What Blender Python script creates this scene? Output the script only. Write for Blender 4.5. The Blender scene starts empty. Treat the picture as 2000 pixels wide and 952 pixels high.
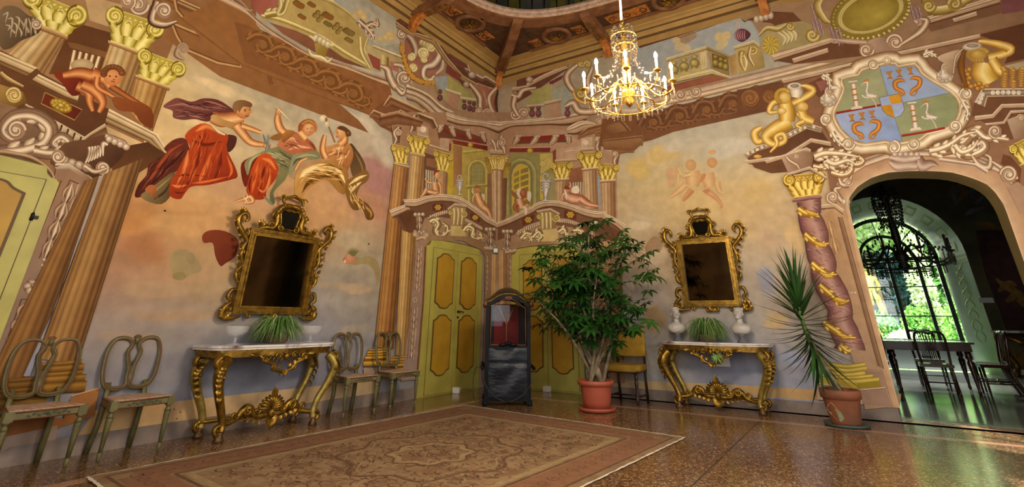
import bpy,bmesh,math,random
import numpy as np
from mathutils import Vector,Matrix
from mathutils.geometry import tessellate_polygon
PI=math.pi
SC=bpy.context.scene
COL=SC.collection
# ------------------------------------------------------------------ camera
CAM=np.array([6.05,-8.72,1.12])
FPX,CY=970.909,207.833
_pitch,_roll,_yaw=math.radians(23.34577),math.radians(.51167),math.radians(32.9359)
_F=np.array([-math.sin(_yaw),math.cos(_yaw),0.]);_R=np.array([math.cos(_yaw),math.sin(_yaw),0.]);_U=np.array([0,0,1.])
FWD=_F*math.cos(_pitch)+_U*math.sin(_pitch);_u3=_U*math.cos(_pitch)-_F*math.sin(_pitch)
RGT=_R*math.cos(_roll)+_u3*math.sin(_roll);UPV=_u3*math.cos(_roll)-_R*math.sin(_roll)
cam_d=bpy.data.cameras.new('camera');cam=bpy.data.objects.new('camera',cam_d);COL.objects.link(cam)
cam_d.sensor_fit='HORIZONTAL';cam_d.sensor_width=36.0;cam_d.lens=FPX/2000*36
cam_d.shift_y=-(476-CY)/2000;cam_d.clip_start=.05;cam_d.clip_end=300
M4=Matrix.Identity(4)
for i in range(3):
    M4[i][0]=RGT[i];M4[i][1]=UPV[i];M4[i][2]=-FWD[i];M4[i][3]=CAM[i]
cam.matrix_world=M4
SC.camera=cam
SC.view_settings.view_transform='Standard';SC.view_settings.look='None'
SC.view_settings.gamma=1;SC.view_settings.use_curve_mapping=False
SC.view_settings.exposure=0.05
# ------------------------------------------------------------------ light: sky,sun on the garden,area lamps added to fill in daylight
world=bpy.data.worlds.new('sky');SC.world=world;world.use_nodes=True
wn=world.node_tree.nodes;wn.clear()
_o=wn.new('ShaderNodeOutputWorld');_b=wn.new('ShaderNodeBackground')
_b.inputs[0].default_value=(.80,.90,1.0,1);_b.inputs[1].default_value=3.0
world.node_tree.links.new(_b.outputs[0],_o.inputs[0])
def light(name,kind,loc,energy,color,look=None,**kw):
    d=bpy.data.lights.new(name,kind);d.energy=energy;d.color=color
    for k,v in kw.items(): setattr(d,k,v)
    o=bpy.data.objects.new(name,d);o.location=loc;COL.objects.link(o)
    if look is not None: o.rotation_euler=(Vector(look)-Vector(loc)).to_track_quat('-Z','Y').to_euler()
    return o
light('sun','SUN',(24,6,22),10,(1,.97,.9),(8,16,0),angle=.02)
light('window_daylight','AREA',(7.08,12.6,5.7),6500,(1,1,1),(7.08,7.5,.9),shape='RECTANGLE',size=4,size_y=1.4)  # unseen lamp added outside above the arched window, brightens the room beyond
light('window_daylight','AREA',(3.2,12.6,3.6),2500,(1,1,.97),(9,8.8,2.4),shape='RECTANGLE',size=3,size_y=3)  # unseen lamp added outside to the left, lifts the right embrasure jamb
RX,RY=9.5,-9.9           # room: x 0..RX,y RY..0
ZW=6.35                    # top of the painted wall
for i,wx in enumerate((3.9,7.2)):
    light('window_daylight','AREA',(wx,RY+.12,2.6),66,(1,.99,.92),(wx,0,2.4),shape='RECTANGLE',size=1.5,size_y=3.0)  # lamp added in each unseen back window, stands in for daylight
for i,wy in enumerate((-2.3,-5.0,-7.7)):
    light('window_daylight','AREA',(RX-.12,wy,2.6),34,(1,.99,.92),(0,wy,2.4),shape='RECTANGLE',size=1.5,size_y=3.0)  # side wall likewise: added lamps in windows out of view
# ------------------------------------------------------------------ helpers
def ray(x,y): return RGT*(x-1000)-UPV*(y-CY)+FWD*FPX
def onL(x,y,X=0.):
    d=ray(x,y);return CAM+d*((X-CAM[0])/d[0])
def onR(x,y,Y=0.):
    d=ray(x,y);return CAM+d*((Y-CAM[1])/d[1])
def onZ(x,y,z=0.):
    d=ray(x,y);return CAM+d*((z-CAM[2])/d[2])
def lin(h):
    if not isinstance(h,str): return tuple(h[:3])
    h=h.lstrip('#');r=[]
    for i in (0,2,4):
        c=int(h[i:i+2],16)/255
        r.append(c/12.92 if c <= .04045 else ((c+.055)/1.055)**2.4)
    return tuple(r)
def mixc(a,b,t): return tuple(x*(1-t)+y*t for x,y in zip(a,b))
MATS={}
def mat(name,col=None,rough=.6,metal=0.,col2=None,nscale=8.,detail=4.,bump=0.,bscale=None,ramp=(.35,.65),attr=False,spec=.5,
        transmission=0.,ior=1.45,emit=None,estr=0.,alpha=1.,stretch=None,coat=0.,sheen=0.):
    if name in MATS: return MATS[name]
    m=bpy.data.materials.new(name);m.use_nodes=True;MATS[name]=m
    nt=m.node_tree;b=nt.nodes['Principled BSDF'];L=nt.links.new
    b.inputs['Roughness'].default_value=rough;b.inputs['Metallic'].default_value=metal
    b.inputs['Specular IOR Level'].default_value=spec;b.inputs['IOR'].default_value=ior
    if transmission: b.inputs['Transmission Weight'].default_value=transmission
    if alpha < 1: b.inputs['Alpha'].default_value=alpha
    if coat: b.inputs['Coat Weight'].default_value=coat
    if emit is not None:
        b.inputs['Emission Color'].default_value=(*lin(emit),1);b.inputs['Emission Strength'].default_value=estr
    tc=nt.nodes.new('ShaderNodeTexCoord');src=tc.outputs['Object']
    if stretch:
        mp=nt.nodes.new('ShaderNodeMapping');mp.inputs['Scale'].default_value=stretch
        L(src,mp.inputs[0]);src=mp.outputs[0]
    c1=lin(col) if col is not None else (1,1,1)
    nz=nt.nodes.new('ShaderNodeTexNoise');nz.inputs['Scale'].default_value=nscale;nz.inputs['Detail'].default_value=detail
    L(src,nz.inputs['Vector'])
    if attr:
        at=nt.nodes.new('ShaderNodeAttribute');at.attribute_name='Col'
        mr=nt.nodes.new('ShaderNodeMapRange');mr.inputs[1].default_value=.25;mr.inputs[2].default_value=.75
        mr.inputs[3].default_value=ramp[0];mr.inputs[4].default_value=ramp[1]
        L(nz.outputs[0],mr.inputs[0])
        mx=nt.nodes.new('ShaderNodeVectorMath');mx.operation='SCALE'
        L(at.outputs['Color'],mx.inputs[0]);L(mr.outputs[0],mx.inputs['Scale'])
        L(mx.outputs[0],b.inputs['Base Color'])
    elif col2 is not None:
        cr=nt.nodes.new('ShaderNodeValToRGB');cr.color_ramp.elements[0].position=ramp[0];cr.color_ramp.elements[1].position=ramp[1]
        cr.color_ramp.elements[0].color=(*c1,1);cr.color_ramp.elements[1].color=(*lin(col2),1)
        L(nz.outputs[0],cr.inputs[0]);L(cr.outputs[0],b.inputs['Base Color'])
    else: b.inputs['Base Color'].default_value=(*c1,1)
    if bump:
        bn=nt.nodes.new('ShaderNodeTexNoise');bn.inputs['Scale'].default_value=bscale or nscale;bn.inputs['Detail'].default_value=5
        L(src,bn.inputs['Vector'])
        bp=nt.nodes.new('ShaderNodeBump');bp.inputs['Strength'].default_value=bump;bp.inputs['Distance'].default_value=.01
        L(bn.outputs[0],bp.inputs['Height']);L(bp.outputs[0],b.inputs['Normal'])
    return m
def thin_glass(name,gl=.12,tint='ffffff',rough=.02,ior=1.45):
    m=bpy.data.materials.new(name);m.use_nodes=True;MATS[name]=m;nt=m.node_tree;nt.nodes.remove(nt.nodes['Principled BSDF']);o=nt.nodes['Material Output']
    a=nt.nodes.new('ShaderNodeBsdfTransparent');a.inputs[0].default_value=(*lin(tint),1);b=nt.nodes.new('ShaderNodeBsdfGlossy');b.inputs['Roughness'].default_value=rough
    f=nt.nodes.new('ShaderNodeFresnel');f.inputs[0].default_value=ior;mm=nt.nodes.new('ShaderNodeMath');mm.operation='MAXIMUM';mm.inputs[1].default_value=gl;nt.links.new(f.outputs[0],mm.inputs[0])
    x=nt.nodes.new('ShaderNodeMixShader');nt.links.new(mm.outputs[0],x.inputs[0]);nt.links.new(a.outputs[0],x.inputs[1]);nt.links.new(b.outputs[0],x.inputs[2]);nt.links.new(x.outputs[0],o.inputs[0])
class MB:
    """collects shapes for ONE mesh object"""
    def __init__(s): s.v=[];s.f=[];s.c=None;s.flat=set()
    def add(s,vs,fs):
        o=len(s.v);s.v.extend([tuple(map(float,p)) for p in vs]);s.f.extend([tuple(i+o for i in f) for f in fs]);return s
    def box(s,c,d,rz=0.,M=None,taper=None):
        x,y,z=d[0]/2,d[1]/2,d[2]/2;tx,ty=taper or (1,1)
        p=[(-x*tx,-y*ty,-z),(x*tx,-y*ty,-z),(x*tx,y*ty,-z),(-x*tx,y*ty,-z),(-x,-y,z),(x,-y,z),(x,y,z),(-x,y,z)]
        R=M or Matrix.Rotation(rz,3,'Z');p=[R @ Vector(q)+Vector(c) for q in p]
        o=len(s.f);s.add(p,[(3,2,1,0),(4,5,6,7),(0,1,5,4),(1,2,6,5),(2,3,7,6),(3,0,4,7)])
        s.flat.update(range(o,o+6));return s
    def lathe(s,prof,c=(0,0,0),n=16,ax=None,cap=True,wob=None):
        vs=[];fs=[];k=len(prof)
        for i,(r,z) in enumerate(prof):
            for j in range(n):
                a=2*PI*j/n;rr=r*(1+(wob(a,i) if wob else 0));vs.append(Vector((rr*math.cos(a),rr*math.sin(a),z)))
        if ax is not None:
            q=Vector((0,0,1)).rotation_difference(Vector(ax));vs=[q @ p for p in vs]
        vs=[p+Vector(c) for p in vs]
        for i in range(k-1):
            for j in range(n):
                a,b=i*n+j,i*n+(j+1) % n;fs.append((a,b,b+n,a+n))
        if cap:
            fs.append(tuple(range(n))[::-1]);fs.append(tuple(range((k-1)*n,k*n)))
        return s.add(vs,fs)
    def tube(s,pts,rad,n=8,flat=1.,up=None,closed=False,cap=True,twist=0.):
        P=[Vector(p) for p in pts];k=len(P)
        if k < 2: return s
        R=list(rad) if hasattr(rad,'__len__') else [rad]*k
        if len(R) != k: R=list(np.interp(np.linspace(0,1,k),np.linspace(0,1,len(R)),R))
        T=[]
        for i in range(k):
            a=P[(i-1) % k] if (closed or i) else P[0];b=P[(i+1) % k] if (closed or i < k-1) else P[-1]
            t=b-a;T.append(t.normalized() if t.length > 1e-9 else Vector((0,0,1)))
        u=Vector(up) if up is not None else (Vector((0,0,1)) if abs(T[0].z) < .9 else Vector((1,0,0)))
        vs=[];fs=[]
        nrm=(u-T[0]*u.dot(T[0])).normalized()
        for i in range(k):
            if up is not None:
                q=Vector(up);w=q-T[i]*q.dot(T[i]);nrm=w.normalized() if w.length > 1e-4 else nrm
            else:
                w=nrm-T[i]*nrm.dot(T[i]);nrm=w.normalized() if w.length > 1e-6 else nrm
            bi=T[i].cross(nrm)
            for j in range(n):
                a=2*PI*(j+.5)/n+twist*i;vs.append(P[i]+nrm*(math.cos(a)*R[i]*flat)+bi*(math.sin(a)*R[i]))
        m=k if closed else k-1
        for i in range(m):
            for j in range(n):
                a,b=i*n+j,i*n+(j+1) % n;c,d=((i+1) % k)*n+(j+1) % n,((i+1) % k)*n+j
                fs.append((a,b,c,d))
        if cap and not closed:
            fs.append(tuple(range(n))[::-1]);fs.append(tuple(range((k-1)*n,k*n)))
        return s.add(vs,fs)
    def ball(s,c,r,nu=10,nv=6,M=None):
        rx,ry,rz=r if hasattr(r,'__len__') else (r,r,r);vs=[];fs=[]
        R=M or Matrix.Identity(3)
        for i in range(nv+1):
            t=PI*i/nv
            for j in range(nu):
                a=2*PI*j/nu;vs.append(R @ Vector((rx*math.sin(t)*math.cos(a),ry*math.sin(t)*math.sin(a),-rz*math.cos(t)))+Vector(c))
        for i in range(nv):
            for j in range(nu):
                a,b=i*nu+j,i*nu+(j+1) % nu;fs.append((a,b,b+nu,a+nu))
        return s.add(vs,fs)
    def prism(s,poly,h,f):
        """extrude a 2D polygon; f(x,y,d) -> 3D with d in 0..h"""
        n=len(poly);vs=[f(x,y,0) for x,y in poly]+[f(x,y,h) for x,y in poly];o=len(s.f)
        tr=tessellate_polygon([[Vector((x,y,0)) for x,y in poly]])
        fs=[tuple(t) for t in tr]+[tuple(i+n for i in t[::-1]) for t in tr]+[(i,(i+1) % n,(i+1) % n+n,i+n) for i in range(n)]
        s.add(vs,fs);s.flat.update(range(o,o+len(fs)));return s
    def leaf(s,base,tip,w,up,curl=.25,n=6,lobes=0,thick=.0):
        """a pointed leaf from base to tip, bowed towards up; one two-sided sheet with a keel"""
        B,T=Vector(base),Vector(tip);d=T-B;L=d.length;u=Vector(up);u=(u-d*u.dot(d)/max(L*L,1e-9))
        u=u.normalized() if u.length > 1e-6 else Vector((0,0,1));sd=d.normalized().cross(u);vs=[];fs=[]
        for i in range(n+1):
            t=i/n;c=B+d*t+u*(curl*L*math.sin(PI*t*.9));ww=w*(math.sin(PI*min(1,.12+.88*t)**.8)) if i < n else .0005
            if lobes: ww *= 1+.3*math.cos(2*PI*lobes*t)
            vs += [c-sd*ww,c-u*(ww*.3+thick),c+sd*ww]
        for i in range(n):
            a=i*3;fs += [(a,a+1,a+4,a+3),(a+1,a+2,a+5,a+4)]
        return s.add(vs,fs)
    def mesh(s,name,smooth=True):
        me=bpy.data.meshes.new(name);me.from_pydata(s.v,[],s.f)
        if s.c is not None:
            a=me.color_attributes.new('Col','FLOAT_COLOR','POINT')
            a.data.foreach_set('color',np.array([(*c,1.) for c in s.c],dtype=np.float32).ravel())
        if smooth: me.polygons.foreach_set('use_smooth',[i not in s.flat for i in range(len(me.polygons))])
        me.update();return me
    def build(s,name,m,parent=None,smooth=True,label=None,**kw):
        o=bpy.data.objects.new(name,s.mesh(name,smooth));COL.objects.link(o)
        o.data.materials.append(m if not isinstance(m,str) else MATS[m])
        if parent is not None: o.parent=parent
        if label: o['label']=label
        for k,v in kw.items(): o[k]=v
        return o
def thing(name,label,cat,loc=(0,0,0),rz=0.,group=None,scale=None):
    o=bpy.data.objects.new(name,None);COL.objects.link(o);o.empty_display_size=.1
    o.location=loc;o.rotation_euler=(0,0,rz);o['label']=label;o['category']=cat
    if group: o['group']=group
    if scale: o.scale=scale
    return o
def tag(o,label,cat,group=None):
    o['label']=label;o['category']=cat
    if group: o['group']=group
    return o
def copy_tree(o,parent=None,label=None):
    c=o.copy();COL.objects.link(c)
    if parent is not None: c.parent=parent
    if label: c['label']=label
    for ch in list(o.children): copy_tree(ch,c)
    return c
def struct(name,mb,m,parent=None,smooth=False):
    o=mb.build(name,m,parent,smooth)
    if parent is None: o['kind']='structure'
    return o
def crom(P,k=6,closed=False):
    """Catmull-Rom through the points (2D or 3D)"""
    P=[np.array(p,float) for p in P];n=len(P);out=[]
    if n < 3: return P
    rng_=range(n if closed else n-1)
    for i in rng_:
        p0=P[(i-1) % n] if (closed or i) else 2*P[0]-P[1];p1=P[i];p2=P[(i+1) % n];p3=P[(i+2) % n] if (closed or i+2 < n) else 2*P[-1]-P[-2]
        for j in range(k):
            t=j/k;out.append(.5*(2*p1+(p2-p0)*t+(2*p0-5*p1+4*p2-p3)*t*t+(3*p1-p0-3*p2+p3)*t**3))
    if not closed: out.append(P[-1])
    return out
def spiral(c,r0,r1,a0,turns,n=24,plane=None):
    """2D points of a spiral from radius r0 (outer) to r1; plane maps (x,y)->3D"""
    q=[]
    for i in range(n+1):
        t=i/n;r=r0*(1-t)+r1*t;a=a0+turns*2*PI*t;q.append((c[0]+r*math.cos(a),c[1]+r*math.sin(a)))
    return [plane(*p) for p in q] if plane else q
# ------------------------------------------------------------------ materials of the shell
def terrazzo():
    m=bpy.data.materials.new('terrazzo');m.use_nodes=True;nt=m.node_tree;b=nt.nodes['Principled BSDF'];L=nt.links.new
    tc=nt.nodes.new('ShaderNodeTexCoord')
    v=nt.nodes.new('ShaderNodeTexVoronoi');v.inputs['Scale'].default_value=80;L(tc.outputs['Object'],v.inputs['Vector'])
    cr=nt.nodes.new('ShaderNodeValToRGB');e=cr.color_ramp.elements
    e[0].position=0;e[0].color=(*lin('40291a'),1);e[1].position=1;e[1].color=(*lin('c4a67e'),1)
    for p,c in ((.3,'5f4029'),(.55,'76533a'),(.75,'8d6c4c'),(.9,'a88660')):
        k=e.new(p);k.color=(*lin(c),1)
    sp=nt.nodes.new('ShaderNodeSeparateColor');L(v.outputs['Color'],sp.inputs[0]);L(sp.outputs[0],cr.inputs[0])
    n=nt.nodes.new('ShaderNodeTexNoise');n.inputs['Scale'].default_value=.8;n.inputs['Detail'].default_value=3;L(tc.outputs['Object'],n.inputs['Vector'])
    mx=nt.nodes.new('ShaderNodeMix');mx.data_type='RGBA';mx.blend_type='MULTIPLY';mx.inputs[0].default_value=.6
    c2=nt.nodes.new('ShaderNodeValToRGB');c2.color_ramp.elements[0].color=(.62,.55,.5,1);c2.color_ramp.elements[1].color=(1,.95,.85,1)
    c2.color_ramp.elements[0].position=.35;c2.color_ramp.elements[1].position=.65
    L(n.outputs[0],c2.inputs[0]);L(cr.outputs[0],mx.inputs[6]);L(c2.outputs[0],mx.inputs[7]);L(mx.outputs[2],b.inputs['Base Color'])
    b.inputs['Roughness'].default_value=.16;b.inputs['Specular IOR Level'].default_value=.6
    MATS['terrazzo']=m
terrazzo()
mat('terrazzo_pink','9c7058',.18,col2='b08a70',nscale=60,detail=2)
mat('joint','3b3028',.4)
mat('plaster','b9a184',.85,col2='ad9271',nscale=3,bump=.15,bscale=40)
mat('plaster_dim','8f866a',.85,col2='7c7560',nscale=2,bump=.1,bscale=30)
mat('baseboard_grey','75655b',.6,col2='8b7a6d',nscale=5,bump=.1,bscale=25)
mat('cream_band','c8a779',.8,col2='bb9a6f',nscale=4)
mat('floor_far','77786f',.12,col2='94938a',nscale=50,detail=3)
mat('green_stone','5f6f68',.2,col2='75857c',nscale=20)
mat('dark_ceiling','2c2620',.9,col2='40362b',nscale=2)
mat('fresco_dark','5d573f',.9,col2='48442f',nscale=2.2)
mat('sage','a3b79c',.85,col2='b8c4a4',nscale=2.5)
WT=.45        # thickness of the wall with the archway
ARCH=[(6.222,0),(6.228,1.2),(6.245,2.3),(6.262,2.66),(6.29,2.79),(6.34,2.88),(6.426,2.956),(6.51,3.012),(6.609,3.056),(6.71,3.088),(6.825,3.107),(6.95,3.11),(7.07,3.1),(7.19,3.085),
        (7.301,3.062),(7.42,3.04),(7.518,3.008),(7.61,2.965),(7.692,2.908),(7.76,2.86),(7.814,2.8),(7.85,2.74),(7.872,2.67),(7.89,2.58),(7.9,2.48),(7.9,1.2),(7.9,0)]
fl=MB().box((RX/2,RY/2-.1,-.06),(RX+.6,-RY+.5,.12));floor=struct('floor',fl,MATS['terrazzo'])
b_=MB().box((4.75,-.93,.0006),(9.4,.12,.001));b_.build('terrazzo_border',MATS['terrazzo_pink'],floor,False)
b_=MB().box((.93,-5.4,.0006),(.12,8.8,.001));b_.build('terrazzo_border',MATS['terrazzo_pink'],floor,False)
for jx in (4.74,):
    MB().box((jx,-5.4,.0009),(.012,8.8,.001)).build('floor_joint',MATS['joint'],floor,False)
MB().box((4.75,-5.1,.0009),(7.5,.012,.001)).build('floor_joint',MATS['joint'],floor,False)
wl=struct('wall_left',MB().box((-.15,RY/2,3.5),(.3,-RY+.6,7.2)),MATS['plaster'])
poly=[(0,-.1),(0,7.1),(RX,7.1),(RX,-.1)]
poly=[(-.3,0),(6.222,0)][:1]+[p for p in ARCH]+[(11.3,0),(11.3,7.1),(-.3,7.1)]
wr=struct('wall_right',MB().prism(poly,WT,lambda x,z,d: (x,d,z)),MATS['plaster'])
def windowed(name,n,f,length,centres):
    mb=MB();w,h0,h1=1.6,.9,4.2
    xs=[0]
    for c in centres: xs += [c-w/2,c+w/2]
    xs.append(length)
    for i in range(0,len(xs),2): mb.prism([(xs[i],0),(xs[i+1],0),(xs[i+1],7.1),(xs[i],7.1)],.35,f)
    for c in centres:
        mb.prism([(c-w/2,0),(c+w/2,0),(c+w/2,h0),(c-w/2,h0)],.35,f);mb.prism([(c-w/2,h1),(c+w/2,h1),(c+w/2,7.1),(c-w/2,7.1)],.35,f)
    return struct(name,mb,MATS['plaster'])
wb=windowed('wall_back',3,lambda x,z,d: (x,RY-d,z),RX,(3.9,7.2))
ws=windowed('wall_side',3,lambda x,z,d: (RX+d,-x,z),-RY,(2.3,5.0,7.7))
mat('window_wood','6d6a55',.5)
def back_window(n,f):
    mb=MB()
    for x in (-.78,-.02,.74): mb.prism([(x,.9),(x+.05,.9),(x+.05,4.2),(x,4.2)],.06,f)
    for z in (.9,1.7,2.5,3.3,4.15): mb.prism([(-.8,z),(.8,z),(.8,z+.05),(-.8,z+.05)],.06,f)
    struct('window_%d' % n,mb,MATS['window_wood'])
for i,wx in enumerate((3.9,7.2)): back_window(2+i,lambda x,z,d,wx=wx: (wx+x,RY-.2-d,z))
for i,wy in enumerate((-2.3,-5.0,-7.7)): back_window(5+i,lambda x,z,d,wy=wy: (RX+.2+d,wy+x,z))
def band(name,side,z0,z1,m,t):
    mb=MB()
    if side == 'left': mb.box((t/2,(RY+onL(811,780)[1])/2+.0,(z0+z1)/2),(t,abs(RY-onL(811,780)[1]),z1-z0))
    else:
        a,b=2.0,6.222;mb.box(((a+b)/2,-t/2,(z0+z1)/2),(b-a,t,z1-z0));mb.box(((7.9+RX)/2,-t/2,(z0+z1)/2),(RX-7.9,t,z1-z0))
    return mb
struct('baseboard_left',band('','left',0,.152,0,.014),MATS['baseboard_grey'])
struct('baseboard_right',band('','right',0,.145,0,.014),MATS['baseboard_grey'])
mat('soffit','8f7f4f',.85,col2='a08c5c',nscale=3)
mb=MB();n=len(ARCH)
mb.add([(x,.004,z) for x,z in ARCH]+[(x,WT-.002,z) for x,z in ARCH],[])
cx_,cz_=7.06,1.5
mb2=MB();vs=[]
for x,z in ARCH:
    dx=.003*(1 if x < 7.06 else -1) if z < 2.9 else 0;dz=-.003 if z > 2.6 else 0
    vs.append((x+dx,z+dz))
mb2.add([(x,.004,z) for x,z in vs]+[(x,WT-.002,z) for x,z in vs],[(i,i+1,n+i+1,n+i) for i in range(n-1)])
struct('archway_soffit',mb2,MATS['soffit'],wr)
MB().box((7.06,.225,.002),(1.68,.45,.004)).build('threshold',MATS['terrazzo_pink'],floor,False)
MB().box((7.06,.33,.005),(1.68,.13,.005)).build('threshold_strip',MATS['green_stone'],floor,False)
# ------------------------------------------------------------------ doors
mat('door_yellow','b8ad52',.45,col2='a59a48',nscale=3,bump=.05,bscale=30)
mat('door_orange','b98f27',.5,col2='ab7f20',nscale=4)
mat('door_line','4a3618',.6)
mat('door_brown','5f431f',.6)
mat('iron','1d1b18',.45,metal=.6)
def shaped(w,h,e,k=6):
    """panel outline: straight sides, ogee ends"""
    q=[]
    top=[(-w/2,h/2-e),(-w/2+w*.13,h/2-e*.75),(-w/2+w*.2,h/2-e*.55),(-w/2+w*.3,h/2-e*.15),(0,h/2),(w/2-w*.3,h/2-e*.15),(w/2-w*.2,h/2-e*.55),(w/2-w*.13,h/2-e*.75),(w/2,h/2-e)]
    top=[tuple(p) for p in crom(top,3)]
    return top+[(x,-z) for x,z in reversed(top)]
def grow(poly,d):
    cx=sum(p[0] for p in poly)/len(poly);cz=sum(p[1] for p in poly)/len(poly);out=[]
    n=len(poly)
    for i in range(n):
        a,b,c=np.array(poly[i-1]),np.array(poly[i]),np.array(poly[(i+1) % n]);t=c-a;t=t/(np.linalg.norm(t)+1e-9)
        out.append(tuple(b+np.array((-t[1],t[0]))*d))
    return out
def make_door(num,loc,rz,W,H,leafs,label_side=1,handle=True):
    """local: x along the wall from 0 to W, front is -y, z up"""
    fr=MB();r=.1
    outl=[(0,0),(W,0),(W,H-.13),(W-.03,H-.1)]+[(W-.03-.1*math.sin(t*PI/2)*1.0,H-.1+.1*(1-math.cos(t*PI/2))) for t in (.3,.6,1)]+[(W*.75,H+.02),(W/2,H+.03),(W*.25,H+.02),(.13,H)]+[(.03+.1*math.sin(t*PI/2),H-.1+.1*(1-math.cos(t*PI/2))) for t in (.6,.3)]+[(.03,H-.1),(0,H-.13)]
    lx0,lx1,lh=.2,W-.1,H-.12
    f=lambda x,z,d: (x,-d,z)
    bp=MB().prism(grow(outl,-.018),.012,f)
    door=struct('door_%d' % num,bp,MATS['door_brown']);door.location=loc;door.rotation_euler=(0,0,rz)
    MB().prism(outl,.022,f).build('door_frame',MATS['door_yellow'],door,False)
    w=(lx1-lx0)/leafs
    for i in range(leafs):
        a=lx0+i*w
        MB().prism([(a-.004,.015),(a+w+.004,.015),(a+w+.004,lh+.006),(a-.004,lh+.006)],.0245,f).build('leaf_gap',MATS['door_line'],door,False)
        lf=MB().prism([(a+.004,.02),(a+w-.004,.02),(a+w-.004,lh),(a+.004,lh)],.028,f).build('door_leaf',MATS['door_yellow'],door,False)
        for z0,z1 in ((.29,1.19),(1.315,2.205)):
            pc=((a+a+w)/2,(z0+z1)/2);sh=shaped(w*.64,z1-z0,.09);g=grow(sh,-.024)
            if sum(p[0]*q[1]-q[0]*p[1] for p,q in zip(sh,sh[1:]+sh[:1])) > 0: g=grow(sh,.024)
            g=[(x*1.11,z*1.045) for x,z in sh]
            MB().prism([(x+pc[0],z+pc[1]) for x,z in g],.037,f).build('panel_moulding',MATS['door_brown'],lf,False)
            MB().prism([(x+pc[0],z+pc[1]) for x,z in sh],.041,f).build('panel',MATS['door_orange'],lf,False)
    if handle:
        xm=lx0+w*(leafs-1)+.07
        hb=MB().lathe([(.022,0),(.022,.008),(.008,.01),(.008,.05)],(xm,-.03,1.26),10,ax=(0,-1,0))
        hb.tube([(xm,-.075,1.26),(xm+.03,-.08,1.265),(xm+.1,-.075,1.25),(xm+.12,-.07,1.262)],[.009,.008,.006,.008],8);hb.ball((xm-.01,-.07,1.26),.014)
        hb.lathe([(.018,0),(.018,.006)],(xm-.005,-.03,1.17),10,ax=(0,-1,0));hb.box((xm-.005,-.045,1.165),(.012,.02,.03))
        hb.build('door_handle',MATS['iron'],door)
    return door
d2=make_door(2,(0,-2.1,0),PI/2,1.66,2.41,2)
d3=make_door(3,(.43,0,0),0,1.5,2.44,2)
d1=make_door(1,(0,-8.9,0),PI/2,1.715,2.395,2,handle=False)
hg=MB().lathe([(.012,-.03),(.014,-.03),(.014,.03),(.006,.04),(.006,.045)],(1.715-.1,-.03,1.935),8);hg.box((1.715-.08,-.03,1.935),(.05,.01,.03))
hg.build('door_hinge',MATS['iron'],d1)
# ------------------------------------------------------------------ room beyond the archway
Y1,Y2,FX0,FX1,FZ=9.0,10.0,2.2,11.2,5.6
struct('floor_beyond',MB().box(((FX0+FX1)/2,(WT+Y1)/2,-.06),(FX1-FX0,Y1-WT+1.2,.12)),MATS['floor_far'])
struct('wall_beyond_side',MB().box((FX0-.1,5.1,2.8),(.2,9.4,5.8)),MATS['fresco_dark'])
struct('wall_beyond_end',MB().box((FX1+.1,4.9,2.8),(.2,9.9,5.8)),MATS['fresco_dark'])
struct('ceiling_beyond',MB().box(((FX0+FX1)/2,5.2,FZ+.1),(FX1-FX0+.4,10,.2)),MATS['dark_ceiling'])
WC,RO,RI,ZS=7.08,1.66,1.2,2.86
def arc(c,r,z,n=24,a0=PI,a1=0): return [(c+r*math.cos(a0+(a1-a0)*i/n),z+r*math.sin(a0+(a1-a0)*i/n)) for i in range(n+1)]
hole=[(WC-RO,0)]+arc(WC,RO,ZS)+[(WC+RO,0)]
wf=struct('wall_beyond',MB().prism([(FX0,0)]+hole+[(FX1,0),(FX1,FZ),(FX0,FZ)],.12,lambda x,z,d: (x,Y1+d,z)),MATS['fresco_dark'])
oc=[(WC-RO,0)]+arc(WC,RO,ZS)+[(WC+RO,0)];ic=[(WC-RI-.04,0)]+arc(WC,RI+.04,ZS)+[(WC+RI+.04,0)]
mb=MB();k=len(oc);mb.add([(x,Y1,z) for x,z in oc]+[(x,Y2+.05,z) for x,z in ic],[(i,i+1,k+i+1,k+i) for i in range(k-1)])
emb=struct('embrasure',mb,MATS['sage'],wf)
mat('sage_paint','9ba865',.85,col2='8d9c60',nscale=3)
def emb_pt(i_t,s,lift=.004):
    """point on the embrasure; i_t angle 0..PI (right to left) on the arch"""
    r=RO+(RI+.04-RO)*s-lift;return (WC+r*math.cos(i_t),Y1+(Y2+.05-Y1)*s,ZS+r*math.sin(i_t))
for q in range(11):
    a=.12+q*(PI-.24)/10-.0;da=.085
    vs=[emb_pt(a-da,.22),emb_pt(a+da,.22),emb_pt(a+da,.6),emb_pt(a-da,.6)]
    vs += [emb_pt(a-da*.65,.3,.006),emb_pt(a+da*.65,.3,.006),emb_pt(a+da*.65,.52,.006),emb_pt(a-da*.65,.52,.006)]
    MB().add(vs,[(0,1,5,4),(1,2,6,5),(2,3,7,6),(3,0,4,7)]).build('painted_coffer',MATS['sage_paint'],emb,False)
mb=MB()
for s_,z in ((.0,2.8),(.0,2.66)):
    for q in range(2):
        pass
for z0,z1 in ((2.6,2.64),(2.7,2.73),(2.78,2.83)):
    mb.add([(WC+RO-.006,Y1+.01,z0),(WC+RI+.04-.006,Y2+.04,z0),(WC+RI+.034,Y2+.04,z1),(WC+RO-.006,Y1+.01,z1)],[(0,1,2,3)])
mb.build('painted_cornice',MATS['sage_paint'],emb,False)
mb=MB()
for q in range(7):
    z=.7+q*.27;js=lambda s_: (WC+RO-(RO-RI-.04)*s_-.004,Y1+(Y2+.05-Y1)*s_)
    for sg in (-1,1): mb.tube([(*js(.45+sg*.16*math.sin(t*PI+.3*q)),z+t*.3) for t in np.linspace(0,1,9)],[.006,.035,.045,.03,.006],4,flat=.1,up=(.93,.37,0))
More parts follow.
